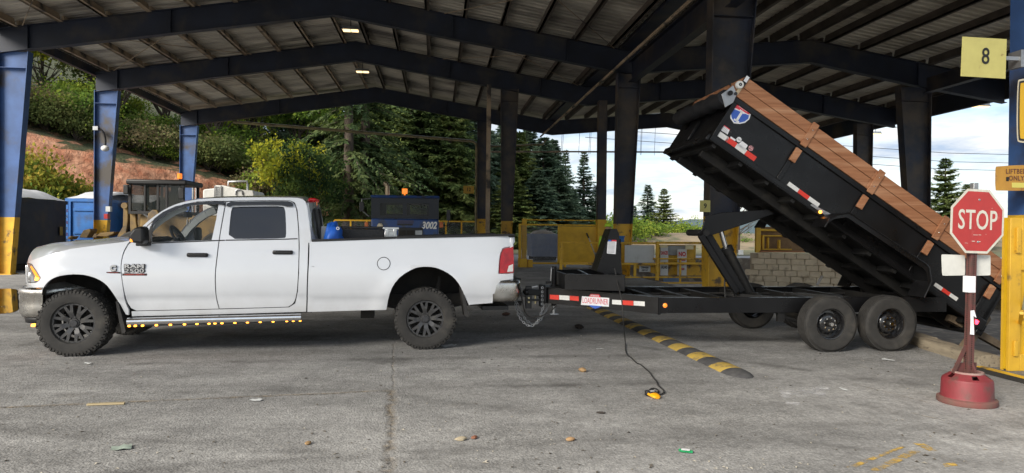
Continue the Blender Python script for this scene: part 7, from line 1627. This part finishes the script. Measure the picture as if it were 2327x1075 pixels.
for px0, px1 in ((2142, 2196), (2209, 2254)):
    P = [pw(px0, 578, .02), pw(px1, 580, .02), pw(px1, 626, .02), pw(px0 + 2, 627, .02)]; P = smooth_poly([(P[i][0] * t + P[(i + 1) % 4][0] * (1 - t), P[i][1] * t + P[(i + 1) % 4][1] * (1 - t)) for i in range(4) for t in (.96, .5, .04)], True, 2); dy0, dy1 = (.005, .03) if px0 < 2200 else (.03, .01)
    mb = MB(); w = P[0][0]; mb.prism([(x, .035, z) for x, z in P], (0, .003, 0)); mb.build('blank_plate', M['sign_white'] if False else mat('bare plate', (.60, .60, .56), .5, c2=(.50, .50, .47), scale=6), ss)
mb = MB(); a, b = pw(2195, 627), pw(2210, 664); mb.box(a[0] - .036 + (a[0] + b[0]) / 2 - a[0], (a[0] + b[0]) / 2 + .036, -.036, .036, b[1], a[1]); mb.build('tape_wrap', M['sticker'], po)
mb = MB(); P = [pw(*q, -.05) for q in ((2206, 706), (2214, 705), (2219, 722), (2212, 718), (2214, 761), (2205, 760), (2206, 735))]; mb.prism([(x, -.05, z) for x, z in P], (0, .004, 0)); mb.build('ribbon', M['sticker'], po)
RD = (gp(2265, 920).x - gp(2128, 905).x) / 2; RD = .243; dh = .315
mb = MB(); mb.lathe([(RD, 0), (RD + .006, .01), (RD + .004, .045), (RD - .02, .058), (RD - .025, .075), (RD - .03, .215), (RD - .038, .235)], n=48, axis='z'); dr = mb.build('drum', M['drum_red'], ss, smooth='auto')
mb = MB(); mb.lathe([(RD + .002, -.0), (RD + .009, .012), (RD + .007, .048), (RD - .018, .0595)], n=48, axis='z'); mb.build('drum_flange', M['drum_rim'], dr, smooth='auto')
mb = MB(); ri, ro, zi, zo = .125, RD - .038, dh - .02, .235
n = 40
for i in range(n):      # sloping shoulder with rectangular openings
    a0, a1 = 2 * math.pi * i / n, 2 * math.pi * (i + 1) / n; 
    for (ra, za, rb_, zb__) in ((ro, zo, ro - (ro - ri) * .25, zo + (zi - zo) * .25), (ro - (ro - ri) * .25, zo + (zi - zo) * .25, ro - (ro - ri) * .75, zo + (zi - zo) * .75), (ro - (ro - ri) * .75, zo + (zi - zo) * .75, ri, zi)):
        if i % 8 in (3, 4) and abs(ra - (ro - (ro - ri) * .25)) < 1e-6: continue
        mb.add([(ra * math.cos(a0), ra * math.sin(a0), za), (ra * math.cos(a1), ra * math.sin(a1), za), (rb_ * math.cos(a1), rb_ * math.sin(a1), zb__), (rb_ * math.cos(a0), rb_ * math.sin(a0), zb__)], [(0, 1, 2, 3)])
mb.build('drum_shoulder', M['drum_red'], dr)
mb = MB(); mb.lathe([(.135, dh - .03), (.135, dh - .012), (.11, dh - .012), (.11, dh - .05)], n=40, axis='z'); mb.build('drum_ring', mat('pale worn edge', (.34, .25, .22), .7, c2=(.25, .13, .12), scale=9), dr)
mb = MB(); mb.lathe([(0, .08), (RD - .06, .08)], n=32, axis='z'); mb.build('drum_inside', MATS['dark hole'], dr)
mb = MB(); a = pw(2166, 838); b = pw(2196, 785); mb.beam((a[0], .0, dh - .03), (b[0], .0, b[1]), .014, .035); mb.beam((xb_ - .12, .02, dh + .02), (xb_ + .10, .02, dh + .02), .012, .09); mb.beam((xb_ + .02, -.05, dh - .03), (xb_ + .02, .0, dh + .06), .02, .06); mb.build('brace', M['post_rust'], ss)
# --- right-hand column dressing
CY = FY[1] - .20
cw = lambda px, py, Y=CY: yp(px, py, Y)
def plate_px(name, label, cat, px_pts, m, Y=CY, dy=.004, parent=None):
    P = [cw(x, y, Y) for x, y in px_pts]; c = sum((p for p in P), Vector()) / len(P)
    o = empty(name, label, cat, c) if parent is None else parent; base = c if parent is None else parent.location
    mb = MB(); mb.prism([(p.x - base.x, Y - base.y, p.z - base.z) for p in P], (0, dy, 0)); mb.build('plate' if parent is None else name, m, o); return o
M['sign_pale'] = mat('pale yellow sign', (.66, .60, .20), .55, c2=(.58, .52, .17), scale=4, c3=(.40, .30, .10), s3=7, lo3=.64, hi3=.72)
o = plate_px('number_sign', 'pale yellow square sign with a black 8 on the blue column', 'sign', [(2187, 83), (2288, 89), (2285, 179), (2183, 173)], M['sign_pale'], CY - .16)
p = cw(2239, 129.5, CY - .16) - o.location; text('lettering', '8', .27, M['text_black'], o, (p.x, -.006, p.z), (R(90), R(1.5), 0), .001, .80, bold=.002)
a = cw(2286, 134, CY - .1) - o.location; mb = MB(); mb.box(a.x - .05, a.x + .20, .02, .05, a.z - .022, a.z + .022); mb.box(a.x + .14, a.x + .19, .0, .18, a.z - .1, a.z + .1); mb.build('bracket', M['grey_metal'], o)
o = plate_px('liftbed_sign', 'battered ochre LIFTBED ONLY sign low on the blue column', 'sign', smooth_poly([(2262, 382), (2266, 377), (2400, 373), (2404, 376), (2404, 428), (2400, 432), (2266, 434), (2262, 430)], True, 1), mat('ochre sign', (.52, .27, .04), .55, c2=(.42, .21, .035), scale=5, c3=(.25, .12, .04), s3=6, lo3=.6, hi3=.7), CY - .03)
for s, y in (('LIFTBED', 390), ('ONLY', 405.5)):
    p = cw(2309 if s == 'LIFTBED' else 2309, y, CY - .03) - o.location; text('lettering', s, .082, mat('brown print', (.12, .045, .03), .6), o, (p.x, -.004, p.z), (R(90), R(-1), 0), .0008, .85, bold=.001, spacing=1.1)
p = cw(2318, 421, CY - .03) - o.location; mb = MB(); mb.cbox((p.x, -.003, p.z), (.22, .002, .06)); mb.build('yellow_patch', mat('yellow patch', (.62, .55, .12), .5), o)
p = cw(2289, 407, CY - .03) - o.location; mb = MB(); mb.cbox((p.x, -.003, p.z), (.035, .002, .05)); mb.build('scar', M['under'], o)
o = plate_px('yellow_sign', 'bright yellow bordered sign cut off by the right edge of the view', 'sign', smooth_poly([(2312, 186), (2318, 178), (2440, 172), (2446, 180), (2444, 318), (2436, 326), (2318, 326), (2310, 317)], True, 2), mat('cream border', (.62, .55, .40), .5), CY - .06)
for pts, m_, l in (([(2314.5, 189), (2319.5, 182), (2438, 176), (2443, 182), (2441, 316), (2435, 322), (2319, 322), (2313, 315)], M['text_black'], .002), ([(2318, 192), (2322, 187), (2434, 181), (2438, 186), (2436, 312), (2431, 317), (2322, 317), (2317, 311)], mat('sign yellow', (.72, .42, .015), .45), .004)): plate_px('inlay', '', '', smooth_poly(pts, True, 2), m_, CY - .06 - l, .0015, o)
# yellow steel door frame round the foot of the column
yd = empty('yellow_door_panel', 'chipped yellow steel panelled guard round the foot of the blue column', 'guard', (yp(2276, 830, CY - .02).x, CY - .12, 0))
w_ = 1.35; h_ = cw(2290, 495).z
mb = MB(); mb.box(.0, w_, .045, .085, .02, h_); mb.build('back_sheet', mat('bright yellow sheet', (.70, .42, .012), .4, c2=(.60, .35, .012), scale=3), yd)
for x0, x1, z0, z1 in ((0, .15, .0, h_), (.31, .42, .0, h_), (.60, .70, 0, h_), (w_ - .1, w_, 0, h_), (.15, w_, h_ - .62, h_), (.15, w_, .62, .72), (.15, w_, .0, .20)):
    mb = MB(); mb.box(x0 + .001, x1 - .001, 0 if z1 - z0 > 1 else .003, .045, z0, z1); mb.build('frame_member', M['yellow_worn'], yd, bevel=.006)
mb = MB(); mb.box(.06, .11, -.035, -.001, h_ - .42, h_ - .12); mb.build('hinge', M['yellow_worn'], yd, bevel=.006); mb = MB(); mb.box(.05, .10, -.03, -.001, .18, .36); mb.build('hinge', M['yellow_worn'], yd, bevel=.006)
mb = MB(); mb.box(.0, .02, .086, .12, 0, h_); mb.build('side_sheet', M['yellow_worn'], yd)
a, b, c = gp(2306, 802), cw(2318, 730, CY - .45), cw(2336, 640, CY - .4); a.z = .02
lv = empty('lever_bar', 'thin yellow and grey lever bar leaning on the yellow guard', 'bar', (0, 0, 0)); mb = MB(); mb.beam(a, b.lerp(c, .2), .035, .03); mb.build('bar', M['yellow'], lv); mb = MB(); mb.beam(b.lerp(a, .5) + Vector((0, -.02, 0)), c, .03, .03); mb.build('sleeve', mat('grey green sleeve', (.40, .42, .33), .6), lv)
# timber curb and painted strip at the pit edge
M['timber'] = mat('weathered timber', (.24, .20, .145), .9, c2=(.33, .28, .20), scale=3, c3=(.12, .10, .075), s3=4, lo3=.55, hi3=.68, stretch=(6, .7, 6), bump=.5, bscale=9)
a, b = gp(2086, 790), gp(2218, 832); d = (b - a); dn = Vector((-d.y, d.x, 0)).normalized()
if dn.x < 0: dn = -dn
tc_ = empty('timber_curb', 'weathered squared timber curb lying along the pit edge', 'curb', (0, 0, 0)); rows = []
for i in range(17):
    t = i / 16 * 1.02 - .3 * (i == -1); p = a.lerp(b, t) ; q = []
    for (u, z) in ((0, .0), (-.004, .07), (.012, .125), (.10, .15), (.20, .145), (.27, .12), (.28, 0)): nz = .014 * mnoise.noise(Vector((i * .6, u * 9, z * 9))); q.append(p + dn * (u + nz) + Vector((0, 0, max(0, z + nz * (z > 0)))))
    rows.append(q)
mb = MB(); mb.grid(rows, closed=True); k = 7; mb.f.append(tuple(range(k))); mb.f.append(tuple(range(16 * k, 17 * k))[::-1]); mb.build('beam', M['timber'], tc_, smooth='auto')
a2, b2 = a - d * .9 + dn * .05, a + d * -.02 + dn * .02
mb = MB(); mb.beam(a2 + dn * .15 + Vector((0, 0, .07)), b2 + dn * .15 + Vector((0, 0, .07)), .26, .14); mb.build('beam', M['timber'], tc_, bevel=.02)
mb = MB(); p = gp(2150, 760); p = Vector((PX0 + .45, p.y, 0)); 
for (u0, z0, u1, z1) in (((-.3, -.15, .35, .38)), ((.35, .38, .65, -.1))): mb.beam((PX0 + .4, 9.2 + u0 * .3, z0), (PX0 + .75 + u1, 9.4, z1), .10, .10)
tag(mb.build('scrap_timber', mat('dark broken timber', (.14, .10, .065), .9, c2=(.20, .15, .10), scale=6)), 'broken timber props sticking up from the pit under the tipped bed', 'timber')
a, b = gp(2240, 842), gp(2420, 888); d = (b - a).normalized(); n_ = Vector((-d.y, d.x, 0)); n_ = n_ if n_.y > 0 else -n_
ks = empty('painted_kerb', 'low kerb strip with yellow top before the yellow guard', 'kerb', (0, 0, 0)); mb = MB(); mb.prism([tuple(a), tuple(a + n_ * .16), tuple(a + n_ * .16 + Vector((0, 0, .05))), tuple(a + n_ * .02 + Vector((0, 0, .05)))], b - a); mb.build('kerb_body', M['under'], ks); mb = MB(); mb.prism([tuple(a + n_ * .04 + Vector((0, 0, .051))), tuple(a + n_ * .14 + Vector((0, 0, .051))), tuple(a + n_ * .14 + Vector((0, 0, .055))), tuple(a + n_ * .04 + Vector((0, 0, .055)))], b - a); mb.build('yellow_top', M['yellow_worn'], ks)
# number signs on the far columns, lamp arm and boxes on the left column
o, w, h = board('bay_sign', 1591, 455, 1614, 482, FY[2] - .26, M['sign_pale'], 'small yellow bay sign low on the dark column behind the lift arm', 'sign'); text('lettering', '9', .16, M['text_black'], o, (0, -.004, .0), ext=.001, bold=.004)
o, w, h = board('bay_sign', 1053, 422, 1077, 440, FY[5] - .3, mat('dim yellow sign', (.42, .25, .03), .6), 'small yellow bay sign beside the khaki pipe', 'sign'); text('lettering', '12', .3, M['text_black'], o, (0, -.004, 0), ext=.001, sx=.9, bold=.006)
la = empty('column_lamp', 'curved arm lamp fixed on the second blue column', 'lamp', (0, 0, 0)); P = [yp(x, y, FY[4] - .3) for x, y in smooth_poly([(219, 292), (228, 293), (236, 302), (240, 318), (239, 332)], it=2)]; mb = MB(); mb.tube(P, .045, 8); mb.build('arm', M['black_steel'], la); mb = MB(); mb.sphere(P[-1] - Vector((0, 0, .1)), .16, 12, 8, (1, 1, .8)); mb.build('head', M['white_plain'], la); mb = MB(); mb.cbox(P[0], (.2, .2, .16)); mb.build('mount', M['grey_metal'], la)
o, w, h = board('meter_box', 240, 469, 250, 481, FY[4] - .4, M['off_white'], 'small pale meter box on the second blue column', 'box', .2); o, w, h = board('fire_box', 236, 486, 244, 497, FY[4] - .4, mat('red box', (.45, .03, .03), .5), 'small red fire box under the pale meter box', 'box', .2)
# --- speed bump
a, b = gp(1350, 700), gp(1668, 846); sb = empty('speed_bump', 'long rubber speed bump in yellow and black bands running away under the trailer', 'speed bump', (0, 0, 0)); d = (b - a); L = d.length; d.normalize(); n_ = Vector((-d.y, d.x, 0)); nb = 19
M['bump_black'] = mat('grey black rubber band', (.050, .050, .053), .8, c2=(.085, .084, .084), scale=9, bump=.3, bscale=60); M['bump_yellow'] = mat('worn yellow band', (.52, .36, .07), .7, c2=(.40, .28, .08), scale=9, c3=(.14, .12, .08), s3=9, lo3=.56, hi3=.66, bump=.2, bscale=60)
cs = [(-.165, .002), (-.14, .022), (-.09, .043), (-.03, .054), (.03, .054), (.09, .043), (.14, .022), (.165, .002)]
for i in range(nb):
    s0, s1 = L * i / nb, L * (i + 1) / nb - .012; rows = []
    for s in (s0, s0 + .01, s1 - .01, s1): e = 0.93 if s in (s0, s1) else 1; rows.append([a + d * s + n_ * u + Vector((0, 0, z * e)) for u, z in cs])
    mb = MB(); mb.grid(rows); mb.f.append(tuple(range(8))); mb.f.append(tuple(range(24, 32))[::-1]); mb.build('band', M['bump_yellow'] if i % 2 == 0 else M['bump_black'], sb, smooth='auto')
rows = [[b + d * s + n_ * u * k + Vector((0, 0, z * k)) for u, z in cs] for s, k in ((0, 1), (.12, .95), (.24, .74), (.31, .45), (.34, .08))]; mb = MB(); mb.grid(rows); mb.build('end_cap', M['bump_black'], sb, smooth=True)
# --- puddle, paint marking, powder
def decal_mat(name, c, c2, lo, hi, scale, rough=.7, stretch=None):
    m = mat(name, c, rough, c2=c2, scale=scale * 1.7); n = m.node_tree.nodes; l = m.node_tree.links; b = n['Principled BSDF']; tc = n.new('ShaderNodeTexCoord'); src = tc.outputs['Object']
    if stretch: mp = n.new('ShaderNodeMapping'); mp.inputs['Scale'].default_value = stretch; l.new(src, mp.inputs[0]); src = mp.outputs[0]
    q = n.new('ShaderNodeTexNoise'); q.inputs['Scale'].default_value = scale; q.inputs['Detail'].default_value = 9; q.inputs['Roughness'].default_value = .7; l.new(src, q.inputs['Vector'])
    at = n.new('ShaderNodeAttribute'); at.attribute_name = 'fade'; ad = n.new('ShaderNodeMath'); ad.operation = 'MULTIPLY_ADD'; l.new(at.outputs['Fac'], ad.inputs[0]); ad.inputs[1].default_value = .5; l.new(q.outputs['Fac'], ad.inputs[2])
    r = n.new('ShaderNodeMapRange'); l.new(ad.outputs[0], r.inputs[0]); r.inputs[1].default_value = lo + .5; r.inputs[2].default_value = hi + .5; l.new(r.outputs[0], b.inputs['Alpha']); return m
def decal(name, px_poly, m, label, cat, z=.004, n=10, par=None):
    """four corner px -> soft-edged sheet on the ground"""
    P = [gp(*p) for p in px_poly]; rows = []; fade = []
    for i in range(n + 1):
        u = i / n; rows.append([(P[0].lerp(P[1], v)).lerp(P[3].lerp(P[2], v), u) + Vector((0, 0, z)) for v in [j / n for j in range(n + 1)]])
        fade += [min(1, 5 * min(u, 1 - u), 5 * min(j / n, 1 - j / n)) for j in range(n + 1)]
    mb = MB(); mb.grid(rows); me = mb.mesh(name, m); at = me.attributes.new('fade', 'FLOAT', 'POINT'); at.data.foreach_set('value', fade); o = link(name, me, par); return tag(o, label, cat) if label else o
ym = decal_mat('faded road yellow', (.58, .38, .08), (.48, .31, .07), .42, .60, 9, stretch=(1, 1, 1))
mk = empty('yellow_marking', 'worn yellow paint strokes on the asphalt at the lower right', 'road marking', (0, 0, 0))
for q in (((2060, 1008), (2092, 1004), (1915, 1078), (1875, 1078)), ((2085, 1012), (2122, 1018), (1990, 1080), (1945, 1080)), ((2060, 1003), (2100, 1005), (2145, 1030), (2115, 1032)), ((2132, 1052), (2178, 1050), (2186, 1060), (2140, 1066))): decal('stroke', q, ym, None, None, par=mk)
pwm = decal_mat('spilt white powder', (.72, .72, .73), (.62, .62, .63), .44, .68, 6, stretch=(.8, 1.8, 1))
pd_ = empty('white_powder', 'smear of white powder spilt on the concrete before the trailer wheels', 'powder', (0, 0, 0))
for q in (((1740, 886), (1890, 880), (1905, 900), (1760, 912)), ((1790, 880), (1900, 872), (1905, 892), (1800, 900)), ((1775, 910), (1830, 914), (1820, 926), (1780, 922))): decal('smear', q, pwm, None, None, par=pd_)
pts = [(-60, 660), (28, 655), (44, 661), (40, 676), (46, 692), (42, 706), (20, 713), (-60, 716), (-120, 690)]
P = [gp(*p) for p in smooth_poly(pts, True, 2)]; mb = MB(); mb.f.append(tuple(range(len(P)))); mb.v += [(p.x, p.y, .006) for p in P]; mb.f = [tuple(range(len(P)))[::(1 if sum(P[i].x * P[(i + 1) % len(P)].y - P[(i + 1) % len(P)].x * P[i].y for i in range(len(P))) > 0 else -1)]]
tag(mb.build('puddle', mat('dark water', (.012, .010, .008), .03)), kind='structure')
# --- litter
M['paper'] = mat('crumpled paper', (.68, .70, .70), .7, c2=(.56, .58, .58), scale=20); M['leaf_tan'] = mat('dry leaf', (.36, .23, .11), .8, c2=(.24, .14, .07), scale=18); M['clod'] = mat('dark dirt clod', (.035, .028, .024), .95)
def scrap(name, px, py, w, h, m, label, cat, kind='sheet', rz=None):
    p = gp(px, py); rg_ = random.Random(int(px * 7 + py)); o = None
    if kind == 'sheet':
        rows = []
        for i in range(6): rows.append([((i / 5 - .5) * w * (1 + .2 * mnoise.noise(Vector((i, j, px)))), (j / 4 - .5) * h * (1 + .25 * mnoise.noise(Vector((j, i, py)))), .008 + abs(.25 * min(w, h) * mnoise.noise(Vector((i * .7, j * .7, px * .1))))) for j in range(5)])
        mb = MB(); mb.grid(rows); o = mb.build(name, m, smooth=True)
    else:
        rows = []
        for i in range(7):
            ph = math.pi * i / 6; rows.append([(w * .5 * math.sin(ph) * math.cos(t) * (1 + .45 * mnoise.noise(Vector((i, t * 2, px)))), h * .5 * math.sin(ph) * math.sin(t) * (1 + .45 * mnoise.noise(Vector((t * 2, i, py)))), max(.0, min(w, h) * (.28 + .32 * math.cos(ph) + .12 * mnoise.noise(Vector((t, i, 3)))))) for t in [k / 9 * 6.283 for k in range(9)]])
        mb = MB(); mb.grid(rows, closed=True); o = mb.build(name, m)
    o.location = p; o.rotation_euler = (0, 0, rg_.uniform(0, 3)); return tag(o, label, cat)
scrap('paper_scrap', 581, 911, .11, .07, M['paper'], 'bluish white paper scrap on the ground along the long dirt seam', 'litter')
scrap('paper_scrap', 276, 1020, .13, .10, mat('grey green paper', (.30, .36, .31), .7), 'grey green paper scrap at the lower left of the yard', 'litter')
scrap('paper_scrap', 1018, 787, .22, .12, M['paper'], 'white paper scrap beside the pickup rear tyre', 'litter')
scrap('paper_scrap', 2019, 819, .14, .07, M['paper'], 'white paper scrap in front of the rearmost trailer wheel', 'litter')
scrap('paper_scrap', 1916, 886, .12, .03, M['paper'], 'thin white paper strip beside the spilt powder', 'litter')
scrap('paper_scrap', 200, 827, .12, .05, M['paper'], 'small white paper scrap by the front tyre', 'litter'); scrap('paper_scrap', 1363, 794, .10, .04, M['paper'], 'small white scrap left of the speed bump', 'litter')
g = scrap('snack_packet', 1558, 1028, .10, .06, mat('green packet', (.03, .38, .14), .4), 'small green and white packet flat on the asphalt', 'packet'); mb = MB(); mb.box(-.03, .03, -.018, .018, .02, .022); mb.build('packet_label', M['paper'], g)
scrap('dirt_clod', 1316, 747, .20, .12, M['clod'], 'dark clump of dirt left of the far end of the speed bump', 'clod', 'lump'); scrap('dirt_clod', 1150, 717, .18, .10, mat('brown clod', (.10, .055, .04), .9), 'brown clod under the trailer hitch', 'clod', 'lump')
scrap('dead_leaf', 1048, 1001, .10, .05, mat('pale leaf', (.38, .32, .22), .8), 'pale curled leaf at the bottom middle of the yard', 'leaf', 'lump'); scrap('dead_leaf', 1078, 997, .07, .04, mat('russet leaf', (.22, .09, .05), .8), 'russet leaf just right of the pale curled leaf', 'leaf', 'lump')
scrap('dead_leaf', 1324, 845, .11, .08, mat('orange leaf', (.30, .19, .09), .8), 'orange brown leaf between the pickup and the cable', 'leaf', 'lump'); scrap('dead_leaf', 1296, 1002, .08, .05, M['leaf_tan'], 'brown leaf below the yellow remote', 'leaf', 'lump'); scrap('dead_leaf', 1366, 940, .09, .03, M['clod'], 'black twist of debris left of the yellow remote', 'debris', 'lump'); scrap('dead_leaf', 700, 1010, .07, .04, MATS['orange leaf'], 'small orange leaf on the asphalt left of the dirt seam', 'leaf', 'lump')
mb = MB(); p, q = gp(198, 922), gp(283, 919); mb.beam(p + Vector((0, 0, .012)), q + Vector((0, 0, .012)), .035, .014); tag(mb.build('wood_splinter', mat('pale splinter', (.42, .34, .20), .8)), 'long pale wood splinter lying along the left part of the seam', 'splinter')
mb = MB(); rg = random.Random(8)
for i in range(900):
    Y = 4.4 + 13 * rg.random() ** 1.6; x = rg.uniform(-.68, .72) * Y * 1.12 + Y * .11; s = rg.uniform(.004, .014); a = rg.uniform(0, 3.14); e = Vector((math.cos(a), math.sin(a), 0)) * s * rg.uniform(.8, 2.2); f_ = Vector((-math.sin(a), math.cos(a), 0)) * s * .7
    if x > PX0 - .2 and Y > 8.2: continue
    mb.add([(x - e.x, Y - e.y, .003), (x + f_.x, Y + f_.y, .003 + s * .5), (x + e.x, Y + e.y, .004), (x - f_.x, Y - f_.y, .003 + s * .7)], [(0, 3, 2, 1)])
o = mb.build('grit', mat('pale and dark grit', (.10, .085, .065), .9, c2=(.52, .48, .40), scale=1.7, lo=.48, hi=.56)); o['kind'] = 'stuff'
# --- power lines
for i, (y0, y1) in enumerate(((336, 348), (356, 367), (374, 384))):
    a, b = yp(1900, y0 - 6, 120), yp(2420, y1 + 6, 110); mb = MB(); mb.tube([a, (a + b) / 2 - Vector((0, 0, .5)), b], .05, 5); tag(mb.build('power_line', M['black_steel']), ('top', 'middle', 'lowest')[i] + ' one of three power lines crossing the right sky', 'power line', 'power lines in the right sky')
for i, (y0, y1) in enumerate(((298, 309), (318, 330))):
    a, b = yp(1330, y0 - 6, 100), yp(1620, y1 + 2, 100); mb = MB(); mb.tube([a, b], .045, 5); tag(mb.build('power_line', M['black_steel']), ('upper', 'lower') [i] + ' of two faint power lines beside the dark steel column', 'power line', 'power lines beside the dark column')
# --- worker behind the stand
pp = yp(1382, 560, 21.0); wk = empty('person', 'person in lime hat and vest standing mostly hidden behind the black stand', 'person', (pp.x, 21.0, 0))
def skin_body(name, verts, edges, radii, m, par, sub=2, root=0):
    me = bpy.data.meshes.new(name); me.from_pydata(verts, edges, []); me.materials.append(m); o = link(name, me, par); o.modifiers.new('skin', 'SKIN')
    for i, r_ in enumerate(radii): me.skin_vertices[0].data[i].radius = r_ if isinstance(r_, tuple) else (r_, r_); me.skin_vertices[0].data[i].use_root = (i == root)
    s_ = o.modifiers.new('sub', 'SUBSURF'); s_.levels = s_.render_levels = sub
    return o
V = [(0, 0, .98), (0, 0, 1.15), (0, 0, 1.32), (0, .01, 1.46), (0, 0, 1.55), (0, -.01, 1.66), (0, -.01, 1.78), (-.10, 0, .92), (-.11, 0, .5), (-.11, .02, .09), (-.12, -.12, .04), (.10, 0, .92), (.11, -.02, .5), (.12, .02, .09), (.13, -.12, .04), (-.19, .01, 1.44), (-.25, .02, 1.16), (-.24, -.08, .92), (-.24, -.12, .84), (.19, .01, 1.44), (.25, .02, 1.16), (.24, -.08, .92), (.24, -.12, .84)]
E_ = [(0, 1), (1, 2), (2, 3), (3, 4), (4, 5), (5, 6), (0, 7), (7, 8), (8, 9), (9, 10), (0, 11), (11, 12), (12, 13), (13, 14), (3, 15), (15, 16), (16, 17), (17, 18), (3, 19), (19, 20), (20, 21), (21, 22)]
rr = [(.15, .11), (.145, .11), (.165, .12), (.13, .10), .055, (.075, .09), (.08, .095), .09, .065, .05, .04, .09, .065, .05, .04, .065, .048, .038, .035, .065, .048, .038, .035]
skin_body('body', V, E_, rr, mat('dark work clothes', (.03, .035, .05), .85), wk)
mb = MB(); mb.sphere((0, -.01, 1.71), .112, 14, 10, (.86, .98, 1.12)); mb.build('head', mat('skin', (.45, .27, .19), .6), wk, smooth=True)
lime = mat('lime hi vis cloth', (.50, .78, .04), .7, c2=(.42, .68, .04), scale=8)
rows = []
for z, a_, b_ in ((.88, .19, .145), (1.0, .185, .145), (1.2, .20, .15), (1.36, .21, .15), (1.45, .17, .12), (1.5, .10, .08)): rows.append([(a_ * math.cos(t), b_ * math.sin(t), z) for t in [k / 20 * 6.283 for k in range(20)]])
mb = MB(); mb.grid(rows, closed=True); mb.build('vest', lime, wk, smooth=True)
for s_ in (-1, 1): mb = MB(); mb.tube([(s_ * .185, .01, 1.455), (s_ * .225, .015, 1.33), (s_ * .25, .02, 1.16), (s_ * .245, -.03, 1.02)], [.085, .072, .062, .052], 12); mb.build('sleeve', lime, wk, smooth=True)
mb = MB(); mb.lathe([(.17, 1.765), (.125, 1.775), (.122, 1.82), (.095, 1.87), (.05, 1.895), (0, 1.90)], (0, -.01, 0), 'z', 20); mb.build('hard_hat', lime, wk, smooth='auto')
